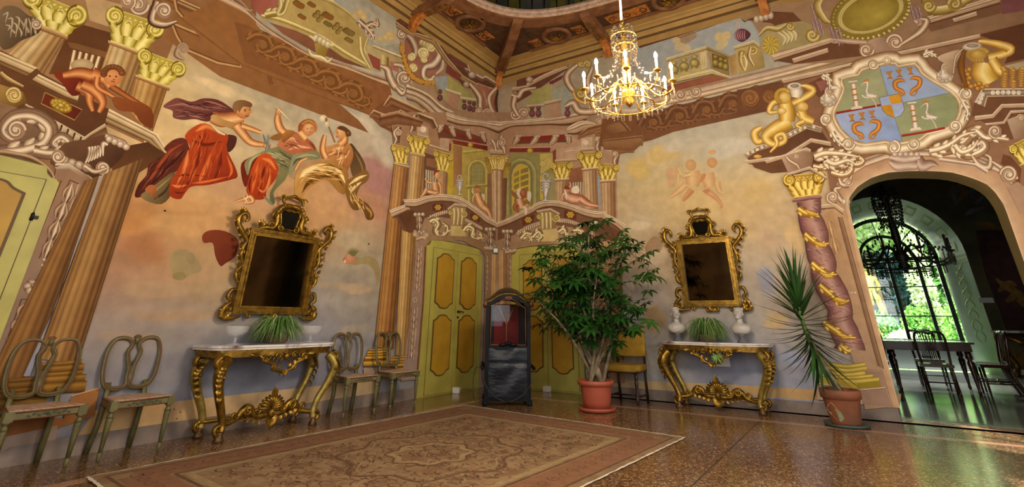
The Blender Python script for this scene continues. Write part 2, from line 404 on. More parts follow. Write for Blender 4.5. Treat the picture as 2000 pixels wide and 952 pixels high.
mb.build('painted_scroll',MATS['sage_paint'],emb)
mat('frame_dark','37392f',.5)
thin_glass('pane',.03)
win=MB();yA=Y2;T=.07
f=lambda x,z,d: (x,yA+d,z)
def bar(mb,a,b,w,d=T,up=True):
    ax=np.array(a,float);bx=np.array(b,float);t=bx-ax;t=t/np.linalg.norm(t);nn=np.array((-t[1],t[0]))*w/2
    mb.prism([tuple(ax-nn),tuple(bx-nn),tuple(bx+nn),tuple(ax+nn)],d,f)
ring=arc(WC,RI,ZS,32);ring2=arc(WC,RI-.1,ZS,32)
win.prism(ring+ring2[::-1],.1,f);
for sx in (-1,1): bar(win,(WC+sx*(RI-.05),.6),(WC+sx*(RI-.05),ZS+.01),.1,.1)
bar(win,(WC-RI,ZS),(WC+RI,ZS),.09,.1);bar(win,(WC-RI,.68),(WC+RI,.68),.14,.1)
W1=struct('window_1',win,MATS['frame_dark'])
sub=MB();r2=arc(WC,.66+.02,ZS+.02,24);r3=arc(WC,.60,ZS+.02,24);sub.prism(r2+r3[::-1],.06,f);sub.build('arch_bar',MATS['frame_dark'],W1,False)
for x in (WC-.67,WC+.02,WC+.69): mb=MB();bar(mb,(x,.7),(x,ZS),.085);mb.build('mullion',MATS['frame_dark'],W1,False)
for a in (.35,.8,PI/2+.1,PI-.8,PI-.35):
    mb=MB();bar(mb,(WC+.1*math.cos(a),ZS+.1*math.sin(a)),(WC+(RI-.08)*math.cos(a),ZS+(RI-.08)*math.sin(a)),.025,.04);mb.build('glazing_bar',MATS['frame_dark'],W1,False)
for z in (1.33,2.1):
    mb=MB();bar(mb,(WC-RI+.1,z),(WC+RI-.1,z),.025,.04);mb.build('glazing_bar',MATS['frame_dark'],W1,False)
xs_=[WC-RI+.1,WC-.67,WC+.02,WC+.69,WC+RI-.1];zs_=[.74,1.33,2.1,ZS]
for i in range(4):
    for j in range(3):
        MB().box(((xs_[i]+xs_[i+1])/2,yA+.03,(zs_[j]+zs_[j+1])/2),(xs_[i+1]-xs_[i],.004,zs_[j+1]-zs_[j])).build('pane',MATS['pane'],W1,False)
MB().prism(arc(WC,RI-.08,ZS+.02,24),.004,lambda x,z,d: (x,yA+.03+d,z)).build('pane',MATS['pane'],W1,False)
mat('apron','9a9b8c',.6)
ap=MB().prism([(WC-RI-.05,0),(WC+RI+.05,0),(WC+RI+.05,.66),(WC-RI-.05,.66)],.06,lambda x,z,d: (x,Y2+d,z));apo=struct('trim_1',ap,MATS['apron'])
for i in range(4): MB().prism([(xs_[i]+.05,.12),(xs_[i+1]-.05,.12),(xs_[i+1]-.05,.56),(xs_[i]+.05,.56)],.02,lambda x,z,d: (x,Y2-d,z)).build('apron_panel',MATS['apron'],apo,False)
struct('ceiling_roof',MB().box((RX/2+.5,0.1,10.6),(RX+6,22,.2)),MATS['dark_ceiling'])
# ------------------------------------------------------------------ wooden ceiling around the gallery opening
mat('wood_brown','8a5c38',.6,col2='6d4428',nscale=6,stretch=(1,1,1),bump=.15,bscale=18)
mat('wood_dark','3d2612',.7,col2='5a381c',nscale=9)
mat('wood_orange','94521e',.65,col2='c47a2a',nscale=14)
mat('ochre','b08a4c',.7,col2='a07c42',nscale=3)
mat('ochre_dark','5f4420',.7)
mat('pale_plaster','a8836a',.8,col2='c4a890',nscale=12)
mat('gilt_old','b08432',.4,metal=.7,col2='6d4a18',nscale=20)
ZC=6.62;OC=(4.75,-4.95)
def ring_pt(a):
    """opening outline: square with strongly rounded corners"""
    c,s_=math.cos(a),math.sin(a);p=4.2;r=3.74/((abs(c)**p+abs(s_)**p)**(1/p));return (OC[0]+r*c,OC[1]+r*s_)
def rect_pt(a,m=0.):
    c,s_=math.cos(a),math.sin(a);hx,hy=RX/2-m,-RY/2-m;t=min(hx/abs(c) if abs(c) > 1e-6 else 1e9,hy/abs(s_) if abs(s_) > 1e-6 else 1e9);return (OC[0]+t*c,OC[1]+t*s_)
NA=192;AN=[2*PI*(i+.5)/NA for i in range(NA)]
mb=MB();o_=[rect_pt(a) for a in AN];i_=[ring_pt(a) for a in AN];N=NA
mb.add([(*p,ZC) for p in o_]+[(*p,ZC) for p in i_]+[(*p,6.74) for p in i_]+[(*p,6.74) for p in o_],[(k,(k+1) % N,N+(k+1) % N,N+k) for k in range(N)]+[(N+k,N+(k+1) % N,2*N+(k+1) % N,2*N+k) for k in range(N)]+[(2*N+k,2*N+(k+1) % N,3*N+(k+1) % N,3*N+k) for k in range(N)])
ceil=struct('ceiling',mb,MATS['wood_dark'])
def sweep(prof,path,closed=True):
    """prof [(outward offset, z)], path fn(offset)->list of xy"""
    mb=MB();P=[path(o) for o,z in prof];n=len(P[0]);vs=[];
    for (o,z),ps in zip(prof,P): vs += [(x,y,z) for x,y in ps]
    fs=[(j*n+k,j*n+(k+1) % n,(j+1)*n+(k+1) % n,(j+1)*n+k) for j in range(len(prof)-1) for k in range(n)]
    return mb.add(vs,fs)
rim=lambda o: [(OC[0]+(x-OC[0])*(1-o/3.74),OC[1]+(y-OC[1])*(1-o/3.74)) for x,y in i_]
sweep([(-.30,ZC),(-.30,ZC-.03),(-.03,ZC-.03),(-.02,ZC-.05),(.03,ZC-.04)],rim).build('rim_board',MATS['wood_brown'],ceil,False)
sweep([(.03,ZC-.045),(.07,ZC-.02),(.06,ZC+.04),(.09,ZC+.06),(.07,ZC+.12),(-.1,ZC+.125)],rim).build('rim_moulding',MATS['pale_plaster'],ceil,False)
rect=lambda o: [(x,y) for x,y in ((o,-o),(o,RY+o),(RX-o,RY+o),(RX-o,-o))]
co=struct('trim_2',sweep([(.002,6.24),(.012,6.24),(.016,6.36),(.03,6.365)],rect),MATS['ochre'])
sweep([(.03,6.365),(.045,6.37),(.05,6.40),(.062,6.405)],rect).build('cornice_bead',MATS['ochre_dark'],co,False)
sweep([(.062,6.405),(.075,6.44),(.11,6.47),(.115,6.485)],rect).build('cornice_cove',MATS['ochre'],co,False)
sweep([(.115,6.485),(.13,6.49),(.135,6.51)],rect).build('cornice_fillet',MATS['ochre_dark'],co,False)
sweep([(.135,6.51),(.18,6.55),(.22,6.56),(.24,6.585),(.34,ZC-.028),(.42,ZC-.028),(.42,ZC)],rect).build('cornice_crown',MATS['ochre'],co,False)
def side(mp,spans):
    for (a,b) in spans:
        m=(a+b)/2
        for s_ in (-1,1):
            u0,u1=sorted((m+s_*.36,(b-.13 if s_ > 0 else a+.13)))
            if u1-u0 < .1: continue
            MB().prism([mp(u0+.06,.52),mp(u1-.03,.52),mp(u1-.03,.8),mp(u0+.02,.8)],.01,lambda x,y,d: (x,y,ZC-.002-d)).build('painted_panel',MATS['wood_orange'],ceil,False)
            ac=MB()
            for q in range(3):
                uc=u0+(q+.5)*(u1-u0)/3;ac.tube(spiral((uc,.66),.09,.015,q*2.1,1.3,14,lambda x,y: (*mp(x,y),ZC-.014)),[.02,.016,.008],4,flat=.4,up=(0,0,1))
            ac.build('painted_scroll',MATS['wood_dark'],ceil)
        md=MB();pr=[(.22,.0),(.24,-.035),(.30,-.04),(.32,0)];n=32;c=mp(m,.68)
        md.add([(c[0]+r*math.cos(2*PI*k/n),c[1]+r*math.sin(2*PI*k/n),ZC+z) for r,z in pr for k in range(n)],[(j*n+k,j*n+(k+1) % n,(j+1)*n+(k+1) % n,(j+1)*n+k) for j in range(3) for k in range(n)])
        mo=md.build('medallion',MATS['wood_brown'],ceil)
        rs=MB();
        for rr_,nn,z in ((.17,10,-.01),(.10,7,-.03)):
            for k in range(nn): a_=2*PI*k/nn;rs.leaf((c[0]+.02*math.cos(a_),c[1]+.02*math.sin(a_),ZC+z),(c[0]+rr_*math.cos(a_),c[1]+rr_*math.sin(a_),ZC+z-.015),.035,(0,0,-1),.3,4)
        rs.ball((c[0],c[1],ZC-.04),.03);rs.build('rosette',MATS['gilt_old'],mo)
        for (v0,v1) in ((.36,.44),(.92,1.02)): MB().prism([mp(m-.06,v0),mp(m+.06,v0),mp(m+.06,v1),mp(m-.06,v1)],.03,lambda x,y,d: (x,y,ZC-d)).build('tie_board',MATS['wood_brown'],ceil,False)
        MB().prism([mp(a,.40),mp(b,.40),mp(b,.47),mp(a,.47)],.03,lambda x,y,d: (x,y,ZC-d)).build('wall_board',MATS['wood_brown'],ceil,False)
def beam(p,q,w,k):
    """bracketed beam from wall point p to opening point q"""
    P,Q=Vector((*p,0)),Vector((*q,0));d=Q-P;Ln=d.length;d.normalize();n=d.cross(Vector((0,0,1)))
    f=lambda x,z,t: tuple(P+d*x+n*(t-w/2)+Vector((0,0,z)))
    bm_=MB().prism([(.1,ZC),(.1,ZC-.16),(.34,ZC-.19),(Ln*.5,ZC-.2),(Ln*.75,ZC-.17),(Ln*.95,ZC-.09),(Ln,ZC-.03),(Ln,ZC)],w,f).build('beam',MATS['wood_brown'],ceil,False)
    MB().prism([(.01,6.16),(.05,6.13),(.1,6.17),(.13,6.25),(.22,6.36),(.36,6.40),(.36,6.46),(.01,6.46)],w*.7,lambda x,z,t: f(x,z,t+w*.15)).build('bracket',MATS['wood_orange'],bm_,False)
    MB().prism([(.005,6.44),(.42,6.44),(.44,6.46),(.44,6.52),(.005,6.52)],w*1.15,lambda x,z,t: f(x,z,t-w*.075)).build('bracket_cap',MATS['wood_brown'],bm_,False)
    lf=MB()
    for i in range(6):
        x=.3+i*.13
        if x < Ln-.1:
            for s_ in (-1,1): b0=Vector(f(x,ZC-.205+(.02 if x > Ln*.5 else 0),w/2));lf.leaf(b0,b0+d*.12+n*(s_*.05),.03,(0,0,-1),.2,4)
    lf.build('carved_leaf',MATS['gilt_old'],bm_)
    return bm_
mpR=lambda u,v: (u,-v);mpL=lambda u,v: (v,-u);mpB=lambda u,v: (u,RY+v);mpS=lambda u,v: (RX-v,-u)
side(mpR,[(1.15,2.72),(2.9,5.68),(5.86,7.6)]);side(mpL,[(1.15,2.88),(3.06,5.9),(6.1,8)])
for u in (2.81,5.77): beam((u,0),(u,-1.2),.2,0)
for u in (2.97,6.0): beam((0,-u),(1.0,-u),.2,0)
beam((.0,-.0),ring_pt(math.atan2(4.95,-4.75)),.2,1)
mat('gallery_yellow','8f8438',.7,col2='7a7030',nscale=4);mat('gallery_green','5a6152',.7,col2='6d6a58',nscale=3);mat('gallery_grey','6f665c',.7)
gl=struct('wall_gallery',MB().box((-.15,-5,8.7),(.3,10.6,3.8)),MATS['gallery_green']);MB().box((4.75,.15,8.7),(10,.3,3.8)).build('wall_panel',MATS['gallery_green'],gl,False)
MB().box((4.75,RY-.2,8.7),(10,.3,3.8)).build('wall_panel',MATS['gallery_grey'],gl,False);MB().box((RX+.2,-5,8.7),(.3,10.4,3.8)).build('wall_panel',MATS['gallery_grey'],gl,False)
for k in range(9):
    for s_ in (0,1):
        u=.25+k*.62;m_=MATS[('gallery_yellow','gallery_grey','gallery_yellow')[k % 3]]
        c=(.03,-u-.2,8.4) if s_ else (u+.2,-.03,8.4);d=(.06,.4,2.6) if s_ else (.4,.06,2.6);MB().box(c,d).build('wall_panel',m_,gl,False)
rl=thing('gallery_railing','black iron railing with swelling balusters on the rim of the ceiling opening','railing',(OC[0],OC[1],6.735))
pts=[(x-OC[0],y-OC[1]) for x,y in rim(-.02)]
MB().tube([(x,y,.95) for x,y in pts],.022,6,closed=True).build('hand_rail',MATS['iron'],rl);MB().tube([(x,y,.06) for x,y in pts],.014,6,closed=True).build('bottom_rail',MATS['iron'],rl)
blm=MB().lathe([(.02,0),(.035,.03),(.014,.06),(.012,.12),(.022,.3),(.018,.45),(.009,.6),(.009,.95)],n=6).mesh('baluster');blm.materials.append(MATS['iron'])
for k in range(116):
    a=2*PI*k/116;x,y=ring_pt(a);b=bpy.data.objects.new('baluster',blm);COL.objects.link(b);b.parent=rl;b.location=((x-OC[0])*1.005,(y-OC[1])*1.005,0)
# ------------------------------------------------------------------ fresco painter: flat coats of paint on the wall plane
def vnoise(x,y,seed=0,oct=4):
    def h(i,j):
        n=(i*374761393+j*668265263+seed*974711) & 0x7fffffff;n=((n ^ (n >> 13))*1274126177) & 0x7fffffff
        return ((n ^ (n >> 16)) & 0xffff)/65535.
    tot=np.zeros_like(x);amp=1.;s=0
    for o in range(oct):
        xi=np.floor(x).astype(np.int64);yi=np.floor(y).astype(np.int64);fx=x-xi;fy=y-yi
        fx=fx*fx*(3-2*fx);fy=fy*fy*(3-2*fy)
        a,b,c,d=h(xi,yi),h(xi+1,yi),h(xi,yi+1),h(xi+1,yi+1)
        tot += amp*((a*(1-fx)+b*fx)*(1-fy)+(c*(1-fx)+d*fx)*fy);s += amp;amp *= .5;x=x*2.03+7.1;y=y*2.03+3.7
    return tot/s
mat('fresco',attr=True,rough=.85,nscale=7,detail=6,ramp=(.84,1.12),spec=.25,bump=.12,bscale=60)
def warm(c): return (c[0]*1.09,c[1]*1.01,c[2]*.88) if c[0] > c[2]*1.15 and c[1] < c[0] else tuple(c)
class Fresco:
    def __init__(s,side,wall):
        s.side=side;s.wall=wall;s.occ=np.zeros((420,420),np.int32);s.vt=(0,0,1.);s.g=None;s.cell=.03
    def view(s,ox,oy,sc): s.vt=(ox,oy,1./sc)
    def px(s,P):
        P=np.asarray(P,float).reshape(-1,2);return P*s.vt[2]+np.array(s.vt[:2])
    def uv(s,Q):
        d=RGT[None]*(Q[:,:1]-1000)-UPV[None]*(Q[:,1:2]-CY)+FWD[None]*FPX
        if s.side == 'L': t=-CAM[0]/d[:,0];p=CAM[None]+d*t[:,None];return p[:,[1,2]]
        t=-CAM[1]/d[:,1];p=CAM[None]+d*t[:,None];return p[:,[0,2]]
    def begin(s,name): s.flush();s.g=(name,[],[],[])
    def flush(s):
        if s.g and s.g[1]:
            name,V,F,C=s.g;mb=MB();mb.v=V;mb.f=F;mb.c=C
            mb.build(name,MATS['fresco'],s.wall,False)
        s.g=None
    def emit(s,Q,faces,cols,dz=None):
        """Q px coords"""
        uv=s.uv(np.asarray(Q));
        lim=9.45 if s.side == 'R' else 0
        uv[:,0]=np.clip(uv[:,0],0.,9.45) if s.side == 'R' else np.clip(uv[:,0],-9.85,0.);uv[:,1]=np.clip(uv[:,1],.0,6.6)
        gi=np.clip(((uv[:,0] if s.side == 'R' else -uv[:,0])/s.cell).astype(int),0,419);gj=np.clip((uv[:,1]/s.cell).astype(int),0,419)
        lay=0;cells=[]
        for f in faces:
            a=gi[list(f)];b=gj[list(f)];c=(a.min(),a.max()+1,b.min(),b.max()+1);cells.append(c)
            m=s.occ[c[0]:c[1],c[2]:c[3]].max()
            if m > lay: lay=m
        lay += 1
        for c in cells: s.occ[c[0]:c[1],c[2]:c[3]]=lay
        off=.002+lay*.0002;o=len(s.g[1]);dz=np.zeros(len(uv)) if dz is None else dz
        if s.side == 'L': s.g[1].extend([(off+e,a,b) for (a,b),e in zip(uv,dz)])
        else: s.g[1].extend([(a,-off-e,b) for (a,b),e in zip(uv,dz)])
        s.g[2].extend([tuple(i+o for i in f) for f in faces]);s.g[3].extend([warm(c) for c in cols])
    def poly(s,pts,col,g=None,sm=0,raw=False):
        Q=np.asarray(pts,float) if raw else s.px(pts)
        if sm: Q=np.array(crom(list(Q),sm,True))
        n=len(Q)
        try: tr=tessellate_polygon([[Vector((float(x),float(y),0)) for x,y in Q]])
        except Exception: return
        if not tr: return
        c=lin(col)
        if g is not None:
            a,b,c2=g;A=np.array(a,float) if raw else s.px([a])[0];B=np.array(b,float) if raw else s.px([b])[0];d=B-A;c2=lin(c2)
            t=np.clip(((Q-A)@d)/(d@d),0,1);cols=[mixc(c,c2,x) for x in t]
        else: cols=[c]*n
        s.emit(Q,[tuple(t) for t in tr],cols)
    def rib(s,pts,w,prof,k=5,closed=False,raw=False):
        """ribbon along pts, full widths w, colours prof across (left to right of travel)"""
        Q=np.asarray(pts,float) if raw else s.px(pts);sc=1 if raw else s.vt[2]
        Q=np.array(crom(list(Q),k,closed)) if len(Q) > 2 and k > 1 else Q
        n=len(Q);W=np.interp(np.linspace(0,1,n),np.linspace(0,1,len(w)),w)*sc/2 if hasattr(w,'__len__') else np.full(n,w*sc/2)
        if closed: T=np.roll(Q,-1,0)-np.roll(Q,1,0)
        else: T=np.gradient(Q,axis=0)
        T /= (np.linalg.norm(T,axis=1)[:,None]+1e-9);N=np.stack([T[:,1],-T[:,0]],1)
        cs=[lin(c) for c in (prof if isinstance(prof,(list,tuple)) else [prof,prof])];m=len(cs)
        V=[];C=[]
        for i in range(n):
            for j in range(m): V.append(Q[i]+N[i]*W[i]*(1-2*j/(m-1)));C.append(cs[j])
        F=[];lim=n if closed else n-1
        for i in range(lim):
            for j in range(m-1): a=i*m+j;b=((i+1) % n)*m+j;F.append((a,a+1,b+1,b))
        s.emit(np.array(V),F,C,np.repeat(np.linspace(0,.00015,n),m))
    def line(s,pts,w,col,k=1): s.rib(pts,w,[col,col],k)
    def bands(s,A,B,stops,k=1,raw=False):
        """stripes between two polylines A and B; stops [(t,col)...]"""
        A=np.asarray(A,float) if raw else s.px(A);B=np.asarray(B,float) if raw else s.px(B)
        if k > 1: A=np.array(crom(list(A),k));B=np.array(crom(list(B),k))
        m=len(stops);V=[];C=[];n=len(A)
        for i in range(n):
            for t,c in stops: V.append(A[i]*(1-t)+B[i]*t);C.append(lin(c))
        F=[(i*m+j,i*m+j+1,(i+1)*m+j+1,(i+1)*m+j) for i in range(n-1) for j in range(m-1) if stops[j+1][0] > stops[j][0]+1e-6]
        s.emit(np.array(V),F,C)
    def ell(s,c,rx,ry,col,hi=None,rot=0.,n=14,off=(-.25,-.3),raw=False):
        Cc=np.asarray(c,float) if raw else s.px([c])[0];sc=1 if raw else s.vt[2];ca,sa=math.cos(rot),math.sin(rot);V=[];cols=[]
        o=np.array((off[0]*rx,off[1]*ry))*sc if hi else np.zeros(2);V.append(Cc+np.array((o[0]*ca-o[1]*sa,o[0]*sa+o[1]*ca)));cols.append(lin(hi or col))
        for i in range(n):
            a=2*PI*i/n;x,y=rx*math.cos(a)*sc,ry*math.sin(a)*sc;V.append(Cc+np.array((x*ca-y*sa,x*sa+y*ca)));cols.append(lin(col))
        s.emit(np.array(V),[(0,1+i,1+(i+1) % n) for i in range(n)],cols)
    def scroll(s,c,r,a0,turns,w,prof,r1=.16,tail=None,n=26):
        """volute: spiral in to an eye; tail = extra points leading into it"""
        s.ell(c,r*1.02,r*1.02,prof[1],prof[len(prof)//2-1] if len(prof) > 3 else None)
        q=[(c[0]+(r*(1-t)+r*r1*t)*math.cos(a0+turns*2*PI*t),c[1]+(r*(1-t)+r*r1*t)*math.sin(a0+turns*2*PI*t)) for t in np.linspace(0,1,n)]
        ww=[w,w,w*.9,w*.75,w*.6,w*.5]
        if tail: q=list(tail)+q;ww=[w*.7]+ww
        s.rib(q,ww,prof,2);s.ell(q[-1],w*.45,w*.45,prof[len(prof)//2],prof[len(prof)//2-1])
    def beads(s,pts,n,r,col,hi,k=4):
        Q=np.array(crom([np.array(p,float) for p in pts],12)) if len(pts) > 2 else np.array(pts,float)
        d=np.r_[0,np.cumsum(np.linalg.norm(np.diff(Q,axis=0),axis=1))]
        for t in np.linspace(0,d[-1],n):
            s.ell((np.interp(t,d,Q[:,0]),np.interp(t,d,Q[:,1])),r,r,col,hi,n=8)
    # ---- compound motifs
    def quad(s,q):
        q=[np.array(p,float) for p in q]        # tl tr br bl
        return lambda a,b: tuple((q[0]*(1-a)+q[1]*a)*(1-b)+(q[3]*(1-a)+q[2]*a)*b)
    def column(s,tl,tr,br,bl,n=6,lt='d8c192',md='b08a55',dk='6d4723',hl=.3):
        """fluted shaft, light falling at hl across"""
        stops=[];N=n
        for i in range(N):
            for q,sh in ((0.02,.75),(.30,-.55),(.5,-.8),(.72,.25),(.98,.9)):
                t=(i+q)/N;x=.5-.5*math.cos(PI*t);e=1-min(1,abs(x-hl)/(.75))**1.2
                base=mixc(lin(dk),lin(md),min(1,e*1.5)) if e < .6 else mixc(lin(md),lin(lt),(e-.6)/.4)
                c=mixc(base,lin(lt),max(0,sh)*.30) if sh > 0 else mixc(base,lin(dk),-sh*.55)
                stops.append((x,c))
        m=6;A=[np.array(tl)*(1-t)+np.array(bl)*t for t in np.linspace(0,1,m)];B=[np.array(tr)*(1-t)+np.array(br)*t for t in np.linspace(0,1,m)]
        s.bands(A,B,stops)
    def capital(s,q,pal=('5d4512','97762a','c2a23c','e6d27a'),scale=1.,leaves=3):
        """composite capital inside the quad (tl tr br bl)"""
        f=s.quad(q);w=np.linalg.norm(np.array(q[1])-np.array(q[0]));h=np.linalg.norm(np.array(q[3])-np.array(q[0]));D,M_,G,Hh=pal
        bell=[f(.08,.08),f(.92,.08),f(.90,.4),f(.95,1.),f(.05,1.),f(.10,.4)]
        s.poly(bell,G,(f(.15,.5),f(.95,.5),M_),0)
        for row,(y0,y1,nn) in enumerate(((.98,.52,leaves),(.70,.26,leaves+1))):
            for i in range(nn):
                x=.5+(i-(nn-1)/2)*(.86/nn);ww=w*.21
                p0,p1,p2=f(x,y0),f(x+(x-.5)*.12,(y0+y1)/2),f(x+(x-.5)*.3,y1)
                s.rib([p0,p1,p2],[ww*.8,ww*1.1,ww*.8],[D,G,Hh,Hh,G,M_],3)
                s.rib([f(x-.05,y1+.06),f(x,y1-.02),f(x+.06,y1+.06)],[ww*.1,ww*.3,ww*.1],[Hh,G,D],3)
        s.bands([f(.02,.0),f(.98,.0)],[f(.04,.09),f(.96,.09)],[(0,Hh),(.3,G),(.5,D),(.55,G),(1,M_)])
        for i in range(7): s.ell(f(.2+.1*i,.15),w*.045,h*.05,M_,Hh)
        for sx in (0,1):
            c=f(.12 if sx == 0 else .88,.22);r=w*.15
            s.ell(c,r,r*1.1,D);s.scroll(c,r*.86,-PI/2+(0 if sx else 0),(1.6 if sx else -1.6),r*.48,[D,G,Hh,G,D])
        s.rib([f(.16,.36),f(.10,.46),f(.17,.55)],[w*.03,w*.1,w*.02],[D,G,Hh]);s.rib([f(.84,.36),f(.90,.46),f(.83,.55)],[w*.03,w*.1,w*.02],[G,M_,D])
        s.bands([f(.0,.97),f(1,.97)],[f(.0,1.04),f(1,1.04)],[(0,G),(.4,Hh),(1,D)])
    def acanthus(s,pts,w,pal,side=1,nleaf=7,curl=True):
        """foliage scroll along pts, leaves on the side(s)"""
        D,M_,L_,Hh=pal;Q=np.array(crom([np.array(p,float) for p in pts],8));n=len(Q);T=np.gradient(Q,axis=0);T /= np.linalg.norm(T,axis=1)[:,None];N=np.stack([T[:,1],-T[:,0]],1)
        s.rib(pts,[w*1.9,w*2.2,w*1.6,w*.8],[D,M_,M_,M_,D],4)
        for i in range(nleaf):
            k=int((i+.6)/(nleaf+.4)*(n-1));t=k/(n-1);wl=w*(1.25-.6*t);sd=side if side else (1 if i % 2 else -1)
            b=Q[k];p1=b+N[k]*sd*wl*.55+T[k]*wl*.2;p2=b+N[k]*sd*wl*.95+T[k]*wl*.8
            s.rib([b-T[k]*wl*.2,p1,p2],[wl*1.1,wl*1.15,wl*.25],[D,L_,Hh,L_,M_] if sd > 0 else [M_,L_,Hh,L_,D],4)
        s.rib(pts,[w*1.1,w*1.0,w*.8,w*.3],[D,L_,Hh,Hh,L_,M_,D],6)
    def leafdrop(s,top,bot,n,w,pal):
        D,M_,L_,Hh=pal;a,b=np.array(top,float),np.array(bot,float);d=(b-a)/n;sd=np.array((-d[1],d[0]))/np.linalg.norm(d)
        for i in range(n):
            p=a+d*i;e=w*(.85+.15*math.sin(i*1.3));s.ell(tuple(p+d*.6),e*.34,np.linalg.norm(d)*.5,D)
            for sgn in (-1,1):
                s.rib([p,p+d*.55+sd*sgn*e*.42,p+d*1.08+sd*sgn*e*.25],[e*.1,e*.42,e*.03],[D,M_,L_,M_,D],3)
            s.rib([p,p+d*.6,p+d*1.15],[e*.12,e*.5,e*.03],[D,L_,Hh,L_,M_,D],3)
    def limb(s,pts,w,pal=('7a3f1f','b0703f','d9a46c','e8c08c','c98d58','8a4f28'),k=5): s.rib(pts,w,list(pal),k)
    def texture(s,poly,d,n,cols,ln,w,seed=1,bend=.35):
        """brush strokes inside a polygon along direction d"""
        rg=random.Random(seed);P=np.array(poly,float);lo,hi=P.min(0),P.max(0);dv=np.array(d,float);dv /= np.linalg.norm(dv);nv=np.array((-dv[1],dv[0]))
        def ins(q):
            x,y=q;r=False;j=len(P)-1
            for i in range(len(P)):
                if (P[i][1] > y) != (P[j][1] > y) and x < (P[j][0]-P[i][0])*(y-P[i][1])/(P[j][1]-P[i][1])+P[i][0]: r=not r
                j=i
            return r
        k=0
        for _ in range(n*12):
            c=np.array((rg.uniform(lo[0],hi[0]),rg.uniform(lo[1],hi[1])));l=ln*rg.uniform(.5,1.2);b=rg.uniform(-bend,bend)*l;q=[c-dv*l/2,c+nv*b*.5,c+dv*l/2+nv*b*.3]
            if all(ins(x) for x in q) and ins(c+dv*l*.25) and ins(c-dv*l*.25):
                s.rib(q,[w*.1,w*rg.uniform(.6,1.2),w*.1],rg.choice(cols),4);k += 1
                if k >= n: break
    def folds(s,lst,cols):
        """lst of (pts, width, key)"""
        for pts,w,key in lst: s.rib(pts,[w*.1,w,w*.85,w*.1],cols[key],5)
def ground(F_,anchors,u0,u1,v1,pitch,sig,seed,skip=None,name='painted_sky',streak=1.,blobs=()):
    us=np.arange(u0,u1+pitch/2,pitch);vs=np.arange(0,v1+pitch/2,pitch);U,V=np.meshgrid(us,vs,indexing='ij')
    A=F_.uv(np.array([(a[0],a[1]) for a in anchors],float));C=np.array([warm(lin(a[2])) for a in anchors]);S=np.array([a[3] if len(a) > 3 else 1. for a in anchors])*sig
    n1=vnoise(U*1.1+.3*V,V*1.9,seed,4)-.5;n2=vnoise(U*.9+5,V*2.1+9,seed+3,4)-.5
    Uw=U+n1*.55;Vw=V+n2*.35
    num=np.zeros(U.shape+(3,));den=np.zeros(U.shape)+1e-12
    for a,c,sg in zip(A,C,S):
        w=np.exp(-((Uw-a[0])**2+((Vw-a[1])*1.25)**2)/(2*sg*sg))+1e-7/(1e-3+(U-a[0])**2+(V-a[1])**2);num += w[...,None]*c;den += w
    img=num/den[...,None];st=vnoise(U*1.2+V*.3,V*6,seed+7,4)-.5;img=img*(1+streak*.22*st+.16*(vnoise(U*3,V*3,seed+9,5)-.5))[...,None]
    for k,(bx,by,rx,ry,bc) in enumerate(blobs):
        c0,c1,c2=F_.uv(np.array([(bx,by),(bx+rx,by),(bx,by+ry)],float));ex=abs(c1[0]-c0[0])+.02;ez=abs(c2[1]-c0[1])+.02;dd=((U-c0[0]-.2*n2)/ex)**2+((V-c0[1]-.2*n1)/ez)**2
        nn=vnoise(U*2.6+k,V*4.2,seed+20+k,4)-.5;wt=np.clip(1.25-dd+nn*1.6,0,1);wt=(wt*wt*(3-2*wt)*.8)[...,None];img=img*(1-wt)+np.array(warm(lin(bc)))*wt*(1+.35*nn[...,None])
    img=np.clip(img,0,1);nu,nv=U.shape;idx=np.arange(nu*nv).reshape(nu,nv)
    keep=np.ones((nu-1,nv-1),bool) if skip is None else ~skip(U[:-1,:-1]+pitch/2,V[:-1,:-1]+pitch/2)
    q=np.stack([idx[:-1,:-1],idx[1:,:-1],idx[1:,1:],idx[:-1,1:]],-1)[keep]
    if F_.side == 'L': co=np.stack([np.full(U.shape,.0015),U,V],-1)
    else: co=np.stack([U,np.full(U.shape,-.0015),V],-1)
    me=bpy.data.meshes.new(name);me.from_pydata(co.reshape(-1,3).tolist(),[],q.tolist())
    at=me.color_attributes.new('Col','FLOAT_COLOR','POINT');at.data.foreach_set('color',np.concatenate([img.reshape(-1,3),np.ones((nu*nv,1))],1).astype(np.float32).ravel())
    o=bpy.data.objects.new(name,me);COL.objects.link(o);me.materials.append(MATS['fresco']);o.parent=F_.wall
ST=('5d4130','94775f','c0a78e','e6d8c2')     # grey-pink painted stone: dark,mid,light,highlight
SP=['6b4c38','9c7f68','c2aa92','ecdfcc','c4ac94','94765e','5d3f2a']
GD=('5d4512','97762a','c8a63e','ecd97f')
YS=('6b5420','a08a48','c9b878','e9dfae')     # yellowish painted stone
FL=('7a3f1f','b0703f','d9a46c','e8c08c','c98d58','8a4f28')
